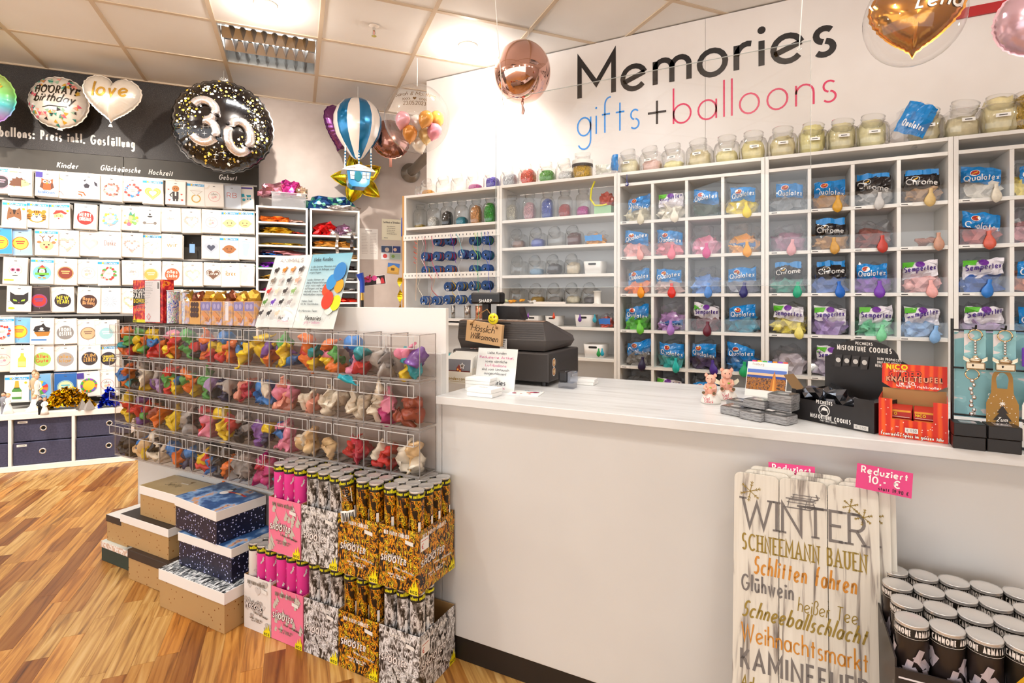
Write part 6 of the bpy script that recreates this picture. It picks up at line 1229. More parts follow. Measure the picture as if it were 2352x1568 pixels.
# napkin packs
NAP = TEX('napkin_edge', [(.3, '#3a3838'), (.45, '#b8b6b4'), (.6, '#5a5858'), (.75, '#d8d6d4')], 'noise', 30, (1, 1, 14), rough=.3, interp='LINEAR')
for k, (x, y, lv, rz) in enumerate([(1688, 955, 0, -.5), (1735, 967, 0, -.5), (1793, 975, 0, -.5), (1700, 940, 0, -.45), (1742, 940, 1, -.45), (1800, 945, 1, -.4), (1800, 928, 2, -.4)]):
    p = onZ(x, y, CZ+.024*lv); r = thing('napkin_pack', 'clear wrapped pack of black and white napkins, %s from the pigs%s' % (ORD[k % 4], ['', ', upper layer', ', topmost'][lv]), 'napkin pack', (p.x, p.y+.028, CZ+.0245*lv), rz, 'napkin packs on the worktop')
    MB(NAP).bbox(-.03, .03, -.028, .028, 0, .022, .003).build('pack', r); e = MB(); decal(e, [('r', -.029, -.027, .029, .027, '#33302f'), ('c', 0, 0, .014, .009, '#f0ece6'), ('l', [(-.02, .018), (.02, .018)], .003, '#d8d4d0'), ('l', [(-.015, -.018), (.012, -.018)], .003, '#b8b4b0')], step=.0002); e.build('print', r, (0, 0, .0221), (-PI/2, 0, 0))
    MB(FILM).bbox(-.031, .031, -.029, .029, -.0002, .0238, .004).build('wrap', r)
# misfortune cookies display
P0 = Vector((.0185, 1.629, CZ)); P1 = Vector((.1905, 1.514, CZ)); an = math.atan2(P1.y-P0.y, P1.x-P0.x); w_ = (P1-P0).length
BKC = P('#231f1f', .45); r = thing('cookie_display', 'black cookie display box with arched back card', 'display box', P0, an); D_ = .155
MB(BKC).box(0, w_*.0+.001, 0, D_, 0, .072).box(w_-.001, w_, 0, D_, 0, .072).box(.001, w_-.001, 0, .001, 0, .055).box(.001, w_*.06, 0, .001, .055, .078).box(.78*w_, w_-.001, 0, .001, .055, .078).box(.001, w_-.001, .001, D_-.001, 0, .001).build('tray', r)
arch = [(0, 0), (w_, 0), (w_, .155)]+[(w_/2+(w_/2-.02)*math.cos(R(a)), .165+.045*math.sin(R(a))) for a in range(0, 181, 15)]+[(0, .155)]
MB(BKC).prism(arch, D_-.001, D_+.0015).build('back_card', r); MB(P('#8a6a44', .7)).add([(-.001, .01, .072), (-.001, .01+.05, .072), (-.03, .055, .11), (-.03, .01, .11)], [(0, 1, 2, 3)]).build('side_flap', r)
cw = w_/2; f = '#f2eee8'
e = MB(); decal(e, [('r', cw-.03, .016+.045-.008, cw+.03, .016+.045+.008, f)][:0]+[('t', 'PECHKEKS', cw-.035, .050, .0045, .0016, dict(fit=.04), f), ('c', cw-.015, .034, .0145, f), ('c', cw-.015, .034, .0125, '#1c1818'), ('p', [(cw-.024, .028), (cw-.02, .04), (cw-.014, .043), (cw-.006, .038), (cw-.004, .026), (cw-.008, .034), (cw-.02, .034)], f), ('t', 'MISFORTUNE COOKIES', cw-.05, .012, .0052, .002, dict(fit=.1), f), ('t', 'THEY BITE BACK!', cw-.025, .006, .0022, .0008, dict(fit=.042), f), ('r', w_-.045, .004, w_-.012, .015, '#d8d4ce'), ('t', '€ 1,50', w_-.041, .007, .0028, .0008, dict(fit=.024), '#8a8684')]).build('front_print', r)
e = MB(); decal(e, [('t', 'PECHKEKS', cw-.02, .196, .004, .0014, dict(fit=.042), f), ('t', 'MISFORTUNE COOKIES', cw-.068, .179, .0066, .0026, dict(fit=.135), f), ('t', 'DARK PROPHECIES', cw+.035, .160, .0034, .0012, dict(fit=.055), f), ('t', 'BRUTALLY HONEST', cw+.035, .151, .0034, .0012, dict(fit=.055), f), ('t', 'MERCILESSLY FUNNY', cw+.03, .142, .0034, .0012, dict(fit=.062), f), ('c', cw+.062, .122, .013, '#c9c5c0'), ('t', '€ 1,50', cw+.052, .120, .0026, .0008, dict(fit=.02), '#7a7674')]+[('p', [(cw-.075+.023*k, .13+.008*(1-abs(k-1.5)/1.5)), (cw-.058+.023*k, .132+.008*(1-abs(k-1.5)/1.5)), (cw-.054+.023*k, .166), (cw-.072+.023*k, .164)], '#3c3838') for k in range(4)]+[('c', cw-.064+.023*k, .150, .0065, '#d8d4ce') for k in range(4)], y=D_-.0012).build('back_print', r)
PKM = P('#6a6d74', .18, .95)
for k in range(13):
    row = k % 5; lv = k//5; o = put('cookie_pack', CRMP[k % 6], None, tuple(P0+Matrix.Rotation(an, 3, 'Z') @ Vector((.03+.033*row, .05+.045*(k % 2), .004+.022*lv))), (random.uniform(-.3, .3), random.uniform(-.3, .3), random.uniform(0, 6)))
    if 'CK' not in globals(): CK = mesh_of(crumple(.026, .036, .024, 77, .5, .6, PKM, 2, 3), 'cookie_pack')
    o.data = CK; tag(o, 'shiny black wrapped cookie in the black arched display box', 'cookie pack', 'wrapped cookies in the black display')
# red firecracker box
P0 = Vector((.1985, 1.509, CZ)); P1 = Vector((.3226, 1.484, CZ)); an = math.atan2(P1.y-P0.y, P1.x-P0.x); w_ = (P1-P0).length; D_ = .12
RED = TEX('red_rays', [(.3, '#d4240e'), (.55, '#e4380f'), (.9, '#ee5a10')], 'wave', 18, (1, 1, .4), rough=.35, interp='LINEAR', dist=2)
r = thing('firecracker_box', 'red and orange firecracker display box with open lid', 'display box', P0, an)
MB(RED).box(0, w_, 0, .001, 0, .042).box(0, .026, 0, .001, .042, .088).box(w_-.026, w_, 0, .001, .042, .088).box(0, .001, .001, D_, 0, .088).box(w_-.001, w_, .001, D_, 0, .088).build('box_front', r)
MB(KRAFT).box(.0015, w_-.0015, .10, .1015, .0, .10).box(.0015, w_-.0015, .0015, .1, 0, .0015).build('inner_card', r)
MB(RED).add([(.02, .098, .10), (w_-.02, .098, .10), (w_, .101, .112), (w_, .112, .158), (0, .112, .158), (0, .101, .112)], [(0, 1, 2, 3, 4, 5)]).add([(.02, .1, .10), (w_-.02, .1, .10), (w_, .103, .112), (w_, .114, .158), (0, .114, .158), (0, .103, .112)], [(5, 4, 3, 2, 1, 0)]).build('lid', r)
ly = lambda x, z: .098+(z-.1)*.24
e = MB(); decal(e, [('r', .01, .108, w_-.01, .111, '#c81408')][:0]+[('t', 'NICO', .01, .146, .0058, .0028, dict(fit=.04), '#f2d80c'), ('t', 'Europe', .024, .140, .0028, .001, dict(fit=.024), '#f2e8c8'), ('t', 'SILBER', .016, .124, .0072, .0046, dict(fit=.06, dz=.08), '#1c0d0a'), ('t', 'SILBER', .016, .124, .0072, .0030, dict(fit=.06, dz=.08), '#e83a1c'), ('t', 'KNALLTEUFEL', .01, .1165, .006, .0040, dict(fit=.108, dz=.04), '#1c0d0a'), ('t', 'KNALLTEUFEL', .01, .1165, .006, .0024, dict(fit=.108, dz=.04), '#f2a078'), ('t', 'je 50', .035, .110, .004, .0014, dict(fit=.03), '#f6f0e6'), ('t', 'lustige Trickknaller', .03, .105, .003, .0012, dict(fit=.085), '#f6f0e6')], warp=ly, y=-.001).build('lid_print', r)
sh = []; rr = random.Random(4)
for k in range(34): sh.append(('s', rr.uniform(.004, w_-.004), rr.choice((rr.uniform(.006, .04), rr.uniform(.01, .085))), .0016, .4, 4, '#f8ece0'))
sh = [s for s in sh if s[2] < .04 or s[1] < .024 or s[1] > w_-.024]
decal(MB(), sh+[('t', 'Feuerwerks-Spass im ganzen Jahr', .006, .006, .0036, .0022, dict(fit=w_-.014), '#2a1010'), ('t', 'Feuerwerks-Spass im ganzen Jahr', .006, .006, .0036, .0012, dict(fit=w_-.014), '#f8f4ec'), ('r', .05, .016, .074, .027, '#e4e0da'), ('t', '€ 1,50', .053, .019, .003, .0009, dict(fit=.018), '#8a8684')]).build('front_print', r)
for k in range(6):
    o = thing('firecracker_pack', 'small red firecracker pack in the red box, %s' % ['left bottom', 'left middle', 'left top', 'right bottom', 'right middle', 'right top'][k], 'pack', P0+Matrix.Rotation(an, 3, 'Z') @ Vector((.012+.053*(k//3), .012, .0025+.0205*(k % 3))), an, 'firecracker packs in the red box')
    MB(P('#b8201a', .4)).bbox(0, .05, 0, .08, 0, .0195, .001).build('pack', o); decal(MB(), [('r', .002, .014, .048, .0185, '#e8a02c'), ('t', 'NICO', .004, .007, .003, .0012, dict(fit=.018), '#f2d80c'), ('l', [(.003, .003), (.046, .003)], .0012, '#f0d8c8')]).build('print', o)
# keyring rack with cloud card
p = onY(2187, 1040, 1.53); r = thing('keyring_rack', 'black wire rack with light blue cloud backing card', 'rack', (p.x, 1.53, CZ), -.12); RW, RH = .27, .275
wr = MB(BLACK); wr.tube([(0, 0, 0), (0, 0, RH)], .003, 8); wr.tube([(RW, 0, 0), (RW, 0, RH)], .003, 8); wr.tube([(0, 0, RH-.025), (RW, 0, RH-.025)], .0022, 6); wr.tube([(0, 0, .165), (RW, 0, .165)], .0022, 6); wr.tube([(0, 0, .06), (RW, 0, .06)], .0022, 6); wr.build('wire_frame', r)
MB(BLACK).box(0, RW, -.02, .06, 0, .006).build('base', r)
CLD = TEX('cloud_card', [(.3, '#8cc4cc'), (.55, '#9ad0d6'), (.62, '#e8e0e0')], 'noise', 18, (1, 1, 2), rough=.5, interp='CONSTANT')
MB(CLD).box(.004, RW-.004, .004, .006, .055, RH-.03).build('backing_card', r)
for k, (x, z) in enumerate(((.035, RH-.02), (.083, RH-.02), (.133, RH-.018), (.03, .17), (.078, .17), (.133, .17))): MB(BLACK).tube([(x, 0, z), (x, -.045, z), (x, -.05, z+.008)], .0018, 6).build('hook', r)
def ringtag(x, z, kind, lab, y_=-.035):
    pw = r.location+Matrix.Rotation(-.12, 3, 'Z') @ Vector((x, y_, z)); o = thing('keyring', lab, 'keyring', pw, -.12)
    tor = [(.0115*math.cos(a), -.004, -.008+.0115*math.sin(a)) for a in [2*PI*k/20 for k in range(21)]]; MB(P('#d8b98a', .15, 1)).tube(tor, .0015, 7).build('split_ring', o)
    if kind == 'angel':
        MB(CLD).box(-.018, .018, .002, .0028, -.085, .002).build('card', o); ch = MB(SILV)
        for k in range(5): ch.blob((0, -.005, -.022-.006*k), .0028, .002, .0032, 6, 8)
        ch.build('chain', o); g = MB(P('#c4b49a', .25, .9)); g.blob((0, -.008, -.056), .005, .004, .005, 8, 10); g.bbox(-.016, .016, -.014, -.004, -.082, -.066, .003); g.blob((0, -.009, -.062), .011, .005, .006, 8, 12)
        for e in (-1, 1): g.add([(e*.004, -.006, -.064), (e*.02, -.004, -.054), (e*.02, -.004, -.062), (e*.008, -.006, -.07)], [(0, 1, 2, 3)])
        g.build('angel_car', o)
    elif kind == 'felt':
        MB(P('#6a3cb0', .8)).bbox(-.024, .024, -.006, -.002, -.075, -.035, .002).build('felt', o); MB(P('#6a3cb0', .8)).box(-.008, .008, -.006, -.002, -.04, -.015).build('strap', o); MB(CHROME).cyl((0, -.0075, -.03), .003, .003, .002, 10, 'y').build('rivet', o)
        decal(MB(), [('t', 'Falling in', -.016, -.044, .003, .0009, dict(fit=.024), '#2a1c48'), ('t', 'Love', -.014, -.05, .0035, .0012, dict(fit=.014), '#2a1c48'), ('c', .004, -.06, .006, .004, '#f0ece8'), ('c', -.006, -.061, .004, '#f0ece8'), ('c', .012, -.062, .003, '#f0ece8')], y=-.0062).build('print', o)
    else:
        ch = MB(CHROME)
        for k in range(9): ch.blob((.003*math.sin(k*2), -.005, -.022-.009*k), .0042-.001*(k % 2), .003, .005, 6, 8)
        ch.build('charm_chain', o)
ringtag(.035, RH-.026, 'angel', 'keyring with little angel car on a blue cloud card, next to firecracker box'); ringtag(.083, RH-.026, 'angel', 'keyring with little angel car on a blue cloud card, beside purple felt keyring'); ringtag(.133, RH-.022, 'felt', 'purple felt keyring with white print on the wire rack'); ringtag(.03, .164, 'charm', 'long silver charm keyring on the wire rack')
def bottletag(x, z, bg, lab, shp):
    pw = r.location+Matrix.Rotation(-.12, 3, 'Z') @ Vector((x, -.03, z)); o = thing('bottle_tag', lab, 'bottle tag', pw, (0, 0, -.12)); m = MB(P(bg, .45)); n = 14
    out = [(.017*math.cos(R(a)), .0+.022*math.sin(R(a))) for a in range(0, 181, 12)]; inn = [(.010*math.cos(R(a)), -.002+.016*math.sin(R(a))) for a in range(0, 181, 12)]
    vs = [(x_, 0, z_-.02) for x_, z_ in out]+[(x_, 0, z_-.02) for x_, z_ in inn]; k = len(out); m.add(vs, [(i, i+1, k+i+1, k+i) for i in range(k-1)])
    m.add([(.017, 0, -.02), (.010, 0, -.022), (.008, 0, -.04), (.018, 0, -.05), (-.017, 0, -.02), (-.010, 0, -.022), (-.008, 0, -.04), (-.018, 0, -.05)], [(0, 3, 2, 1), (4, 5, 6, 7), (2, 3, 7, 6)])
    m.box(-.026, .026, -.0005, .0012, -.16, -.072); m.add([(-.018, 0, -.05), (.018, 0, -.05), (.026, 0, -.072), (-.026, 0, -.072)], [(0, 1, 2, 3)]); m.build('tag', o)
    sh = []; rr = random.Random(int(x*1e4))
    dc = '#f4ece0' if bg != '#f6f3ee' else '#3a342c'
    for q in range(70):
        a, b = rr.uniform(-.024, .024), rr.uniform(-.158, -.052)
        sh.append(('c', a, b, .0009, dc))
    if shp == 'tree': sh += [('p', [(0, -.075), (.009, -.092), (.005, -.092), (.015, -.108), (.009, -.108), (.021, -.132), (.003, -.132), (.003, -.142), (-.003, -.142), (-.003, -.132), (-.021, -.132), (-.009, -.108), (-.015, -.108), (-.005, -.092), (-.009, -.092)], '#2a211c'), ('s', 0, -.072, .006, .4, 8, '#f6f0e6'), ('t', 'Zum', -.009, -.11, .005, .0013, dict(fit=.016, slant=.3), '#f6f0e6'), ('t', 'Wohl', -.011, -.122, .005, .0013, dict(fit=.02, slant=.3), '#f6f0e6')]
    else: sh += [('s', 0, -.112, .034, .45, 5, '#221c1a'), ('t', 'Merry', -.014, -.112, .005, .0013, dict(fit=.028, slant=.3), '#f6f0e6'), ('t', 'XMAS', -.011, -.123, .004, .0013, dict(fit=.022), '#f6f0e6')]
    decal(MB(), sh, y=-.0006, step=.00002).build('print', o)
bottletag(.08, .168, '#a87c30', 'gold dotted bottle tag with black christmas tree', 'tree'); bottletag(.137, .168, '#f6f3ee', 'white dotted bottle tag with black star', 'star')
for k in range(4):
    x = .352+.057*(k % 2); lv = k//2; o = thing('small_black_box', 'small black jewellery box with clear window, %s of the %s pair' % (('lower', 'upper')[lv], ('inner', 'outer')[k % 2]), 'box', (x, 1.472, CZ+.0275*lv), -.08+.06*lv, 'small black boxes on the worktop edge')
    MB(P('#171211', .35)).bbox(-.027, .027, -.024, .024, 0, .027, .0015).build('box', o); MB(P('#b8b0b0', .15, .5)).box(-.014, .014, -.012, .012, .0271, .0275).build('window', o)
# ------------------------------------------------------------------ gift boxes on the floor
STARS = TEX('star_print', [(0, '#f4f4fc'), (.17, '#8a94d8'), (.25, '#161834')], 'voronoi', 85, rough=.35, interp='CONSTANT')
SNOWT = TEX('winter_photo', [(.2, '#14284c'), (.45, '#2c558c'), (.56, '#8cb0d8'), (.62, '#d89a5a'), (.66, '#3a6498'), (.85, '#e8eef4')], 'noise', 14, rough=.4, interp='LINEAR', detail=6)
ZEBRA = TEX('black_white_fur', [(.42, '#16181a'), (.5, '#8a9298'), (.56, '#f0f2f2')], 'noise', 26, (3, 1, 1), rough=.5, interp='LINEAR', detail=5, dist=1.5, rot=(0, 0, .6))
KRS = TEX('kraft_speckle', [(0, '#7a4410'), (.12, '#a06a28'), (.15, '#b8925e')], 'voronoi', 48, rough=.75, interp='CONSTANT')
GRNB = P('#2c3a30', .6); PATT = TEX('mesh_pattern', [(.3, '#d8b8a0'), (.55, '#f4ece4')], 'voronoi', 90, rough=.6, interp='CONSTANT')
def gift(x0, x1, y0, y1, z, h, lidh, body, lidm, topm, lab, rot=0, deco=None):
    r = thing('gift_box', lab, 'gift box', ((x0+x1)/2, (y0+y1)/2, z+.0005), rot, 'gift boxes stacked by the bins'); w2, d2 = (x1-x0)/2, (y1-y0)/2
    MB(body).bbox(-w2+.003, w2-.003, -d2+.003, d2-.003, 0, h-.002, .001).build('box', r); l = MB(lidm).bbox(-w2, w2, -d2, d2, h-lidh, h, .0012).build('lid', r)
    MB(topm).box(-w2+.001, w2-.001, -d2+.001, d2-.001, h+.0001, h+.0004).build('lid_print', r)
    if deco: e = MB(); decal(e, deco, step=.0001); e.build('lettering', l, (0, 0, h+.0006), (-PI/2, 0, 0))
WL = P('#f2ede8', .5); BRL = P('#3a2a20', .55); GTOP = TEX('gold_top', [(.3, '#b8a070'), (.7, '#d0bc90')], 'noise', 6, rough=.35, metal=.4, interp='LINEAR')
gift(-2.148, -1.757, 1.219, 1.48, 0, .146, .042, KRS, WL, ZEBRA, 'large kraft gift box with white lid and black white fur print')
gift(-2.11, -1.79, 1.27, 1.47, .1465, .127, .033, STARS, WL, SNOWT, 'starry navy gift box, lower of the two navy boxes')
gift(-2.155, -1.855, 1.275, 1.475, .274, .124, .036, STARS, WL, SNOWT, 'starry navy gift box on top, slightly turned, with snowman photo lid', -.09, [('c', -.02, .03, .02, '#f0ece8'), ('c', -.02, .05, .012, '#f0ece8'), ('r', -.035, .06, -.005, .066, '#2a2220'), ('r', -.028, .066, -.012, .078, '#2a2220'), ('l', [(-.01, .04), (.05, .052), (.1, .045)], .01, '#b8322c'), ('l', [(.03, .046), (.06, .05)], .01, '#f0d8a0')])
gift(-2.478, -2.16, 1.28, 1.478, 0, .1236, .034, KRS, BRL, BRL, 'kraft gift box with dark brown lid at the bottom')
gift(-2.567, -2.219, 1.297, 1.478, .124, .1275, .034, KRS, WL, P('#2b2320', .5), 'kraft gift box with white lid and black top, in the middle')
gift(-2.479, -2.206, 1.327, 1.478, .252, .1277, .036, KRS, WL, GTOP, 'kraft gift box with white lid and gold lettered top', 0, [('t', 'Seite', -.05, -.02, .022, .002, dict(fit=.085, slant=.3), '#3a3224'), ('r', .0, .02, .05, .026, '#f0ece0'), ('p', [(.03, .045), (.05, .06), (.045, .04)], '#8a6a2c')])
gift(-2.761, -2.495, 1.315, 1.478, 0, .0868, .026, GRNB, PATT, P('#dfe4de', .5), 'flat dark green gift box with patterned lid')
gift(-2.747, -2.58, 1.33, 1.478, .0875, .1165, .03, KRS, BRL, P('#f2eee8', .5), 'small kraft gift box with brown lid and white top')
# ------------------------------------------------------------------ confetti cannons in trays
SILP = TEX('silver_confetti', [(.0, '#2a2420'), (.40, '#6a6460'), (.48, '#b8b4b2'), (.55, '#eae8e8'), (.63, '#8a8280'), (.70, '#3a322e')], 'noise', 75, (1, 1, .55), rough=.35, interp='CONSTANT', detail=3, dist=1.2, rot=(0, .6, 0))
GLDP = TEX('gold_confetti', [(.0, '#1c130c'), (.45, '#b8640c'), (.485, '#f2a81c'), (.53, '#c8780c'), (.545, '#241608'), (.60, '#f2d42c'), (.645, '#1c130c')], 'noise', 75, (1, 1, .55), rough=.35, interp='CONSTANT', detail=3, dist=1.2, rot=(0, .6, 0))
PNKP = P('#f07a9a', .45); HPNK = P('#e83c9c', .35); WHTP = P('#e9e2dc', .5)
UNI = [(-.3, -.5), (-.35, -.1), (-.15, .25), (-.05, .4), (-.12, .95), (.1, .45), (.25, .3), (.45, 0), (.4, -.12), (.15, -.02), (.2, -.5)]
def uni(x, z, s, c): return ('p', [(x+a*s, z+b*s) for a, b in UNI], c)
bxn = {}
def tray(x0, x1, z, kind, lab, h=.188):
    y0, y1 = 1.285, 1.478; r = thing('cannon_tray', lab, 'box', (x0, y0, z), 0, 'cardboard trays of confetti cannons'); w = x1-x0-.002; d = y1-y0; m = {'s': SILP, 'g': GLDP, 'p': PNKP, 'w': WHTP}[kind]; t = .002
    MB(m).box(0, w, 0, t, 0, h).box(w-t, w, t, d, 0, h).build('printed_card', r); MB(KRAFT).box(0, t, t, d, 0, h).box(t, w-t, d-t, d, 0, h).box(t, w-t, t, d-t, 0, t).build('inner_card', r)
    sh = []
    for k in range(2):   # front and side print
        W = w if k == 0 else d; sh = []; rr = random.Random(kind+str(k)+'%.2f' % x0)
        if kind == 'p': sh = [uni(rr.uniform(.06, .94)*W, rr.uniform(.08, .92)*h, rr.uniform(.018, .034), '#c9c2b4') for q in range(16)]
        if kind == 'w': sh = [('h', rr.uniform(.08, .92)*W, rr.uniform(.06, .94)*h, rr.uniform(.014, .034), rr.choice(('#c4bbb4', '#b5aaa4', '#d4ccc6'))) for q in range(18)]
        lt_ = '#f4eee8' if kind in 'gs' else '#8a7f72'; t2 = 'SHOOTER' if kind != 'w' else 'Wedding'
        sh += [('t', 'DER PARTY-KNÜLLER', .022, h-.026, .006, .0028, dict(fit=W*.62, dz=-.0), lt_), ('t', 'Confetti', W*.16, h*.50, .007, .0028, dict(fit=W*.4), '#4a4038'), ('t', 'Confetti', W*.16+.001, h*.50+.001, .007, .0020, dict(fit=W*.4), '#f2e8e2'), ('t', t2, W*.06, h*.42, .0095, .0064, dict(fit=W*.62, slant=.15), '#5a4a44'), ('t', t2, W*.06+.001, h*.42+.0015, .0095, .0038, dict(fit=W*.62, slant=.15), '#f4ece8'), ('t', 'Schwer entflammbar', W*.4, h*.34, .004, .002, dict(fit=W*.5, dz=-.1), lt_ if kind != 'p' else '#6a6054'), ('t', 'Inhalt fliegt bis', W*.25, h*.22, .0036, .0018, dict(fit=W*.45), lt_), ('t', 'zu 6 Meter', W*.3, h*.18, .0036, .0018, dict(fit=W*.35), lt_),
               ('p', [(W-.034, 0), (W-.034, .012), (W-.029, .022), (W-.025, .016), (W-.020, .036), (W-.015, .02), (W-.009, .045), (W-.004, .02), (W-.0005, .03), (W-.0005, 0)], '#f2e20c'), ('t', 'NICO', W-.029, .004, .0046, .0022, dict(fit=.024), '#1c1610')]
        if k == 0: sh += [('p', [(W*.68, h-.03), (W*.88, h-.034), (W*.88, h-.046), (W*.68, h-.042)], '#ece8e2')]
        if k == 1 and kind in 'gs' and x0 > -1.2: sh += [('r', .008, h-.062, .05, h-.024, '#f6f2ec'), ('t', '€', .014, h-.055, .008, .002, {}, '#d83a2c'), ('l', [(.012, h-.032), (.046, h-.032)], .002, '#d86a5c')]
        o = decal(MB(), sh, step=.00012).build('print', r, (0, -.0002, 0) if k == 0 else (w+.0002, 0, 0), 0 if k == 0 else PI/2)
    return r
CR = .0228; CL = .30
def cyl_conv(rad): return lambda x, y, z: ((rad-y)*math.sin(x/rad), -(rad-y)*math.cos(x/rad), z)
_can = {}
def can_meshes(kind):
    if kind in _can: return _can[kind]
    m = {'s': SILP, 'g': GLDP, 'p': HPNK, 'w': WHTP, 'a': P('#2b2220', .35), 'y': P('#1c1712', .35)}[kind]; L = CL if kind not in 'ay' else .30
    b = MB(m).lathe([(0, 0), (CR, 0), (CR, L)], 24, closed=False); bd = MB(P('#1c1814', .4)).lathe([(CR+.0003, L-.026), (CR+.0003, L-.004)], 24, closed=False)
    cp = MB(P('#d8d4d0', .25, .6)).lathe([(CR+.0004, L-.005), (CR+.0005, L-.001), (CR+.0006, L+.0006), (CR-.002, L-.0006), (0, L-.0012)], 24, closed=False)
    tx = MB(P('#e8e01c' if kind not in 'ay' else '#efe9e4', .4)); cv = cyl_conv(CR+.0006)
    if kind in 'ay': text(tx, 'ARMATA CANNONE ARMATA CANNONE', -2*PI*CR*.5, L-.018, .0052, .0018, fit=2*PI*CR*.97, y=-.0004, conv=cv); [tx.lathe([(CR+.0008, L-z), (CR+.0008, L-z+.0006)], 24, closed=False) for z in (.005, .023)]
    else: text(tx, 'wasserfest - schwer entflammbar - ', -2*PI*CR*.5, L-.018, .0062, .0024, fit=2*PI*CR*.98, y=-.0004, conv=cv)
    pr = MB(); rr = random.Random(kind); sh = []
    if kind == 'w': sh = [('h', rr.uniform(-.06, .06), rr.uniform(.14, .26), rr.uniform(.012, .022), '#c4bab4') for q in range(22)]
    if kind == 'p': sh = [uni(rr.uniform(-.06, .06), rr.uniform(.12, .265), rr.uniform(.008, .014), '#d8d4d0') for q in range(22)]
    if kind in 'sg': sh = [('p', [(x0-.004, .12), (x0+.004, .12), (x0+.004, .21), (x0-.004, .21)], '#f2eeea') for x0 in (-.055, .03)]
    if kind in 'ay':
        for q in range(60):
            a, c_, z, s = rr.uniform(-.07, .07), rr.uniform(-.7, .7), rr.uniform(.06, .262), .5
            pts = [(a+u*math.cos(c_)-v*math.sin(c_), z+u*math.sin(c_)+v*math.cos(c_)) for u, v in ((-.0045, -.012), (.0045, -.012), (.0045, .012), (-.0045, .012))]; sh.append(('p', pts, P('#c4bac4', .3, .3) if kind == 'a' else P('#d8a81c', .3, .3)))
    if sh: decal(pr, sh, conv=cyl_conv(CR+.0014), step=.00001)
    _can[kind] = (mesh_of(b, 'tube'), mesh_of(bd, 'band'), mesh_of(cp, 'foil_cap'), mesh_of(tx, 'lettering'), mesh_of(pr, 'print') if sh else None); return _can[kind]
KN2 = dict(s='silver', g='gold', p='pink', w='white', a='black and silver', y='black and yellow')
def can(x, y, z, kind, lab, grp, rot=None):
    r = thing('confetti_cannon', lab, 'confetti cannon', (x, y, z), (0, 0, random.uniform(-.5, .5)) if rot is None else rot, grp); a, b, c, t, p = can_meshes(kind)
    put('tube', a, r); bo = put('band', b, r); put('lettering', t, bo); put('foil_cap', c, r)
    if p: put('print', p, r)
    return r
LOWB = [(-1.74, -1.598, 'w'), (-1.597, -1.441, 'p'), (-1.438, -1.283, 's'), (-1.281, -1.117, 'g'), (-1.114, -.959, 's')]
UPB = [(-1.61, -1.452, 'p'), (-1.450, -1.285, 's'), (-1.283, -1.117, 'g'), (-1.115, -.962, 'g')]
def fillbox(x0, x1, z, kind, where, kinds=None):
    n = 3; s = (x1-x0-.008)/n
    for i in range(n):
        for j in range(4 if 'upper' in where else 2):
            kk = kinds[i] if kinds and j == 0 else kind
            if 'next to silver' in where and i == 0 and j == 0: continue
            x = x0+.004+s*(i+.5); y = 1.285+.027+.0465*j
            can(x, y, z+.0025, kk, '%s confetti cannon, %s, %s row, %s from gift boxes' % (KN2[kk], where, ['front', 'second', 'third', 'rear'][j], ORD[i]), 'confetti cannons in the cardboard trays')
pn = {'w': 'white heart', 'p': 'pink unicorn', 's': 'silver', 'g': 'gold'}
for k, (x0, x1, kd) in enumerate(LOWB):
    nm = ['lower heart tray', 'lower pink unicorn tray', 'lower inner silver tray', 'lower gold tray', 'lower worktop-side silver tray'][k]
    tray(x0, x1, .0005, kd, '%s of confetti cannons on the floor' % nm, .19 if kd == 'w' else .182)
    fillbox(x0, x1, .0005, kd, nm, ['w', 'p', 'p'] if kd == 'w' else None)
UZ = .0005+.0025+CL+.0012
for k, (x0, x1, kd) in enumerate(UPB):
    nm = ['upper pink unicorn tray', 'upper silver tray', 'upper gold tray next to silver', 'upper worktop-side gold tray'][k]
    tray(x0, x1, UZ, kd, '%s of confetti cannons' % nm, .188); fillbox(x0, x1, UZ, kd, nm)
can(-1.262, 1.262, .44, 'g', 'gold confetti cannon with bar code leaning out of its tray', 'confetti cannons in the cardboard trays', (-.02, -.12, .4)).location = (-1.232, 1.311, UZ+.004)
o = bpy.data.objects[sorted([q.name for q in bpy.data.objects if q.name.startswith('confetti_cannon')])[-1]]
cv = cyl_conv(CR+.0006); e = MB(); decal(e, [('r', -.02, .225, .022, .27, '#f2eee8')]+script_lines(-.017, .019, .264, 6, .006, .0016, '#8a8480', 8)+[('r', -.016, .165, .022, .2, '#f6f2ec')]+[('r', -.013+.004*q, .17, -.0115+.004*q+.001*(q % 2), .196, '#1c1814') for q in range(8)], conv=cv, step=.0002).build('bar_code_label', o)
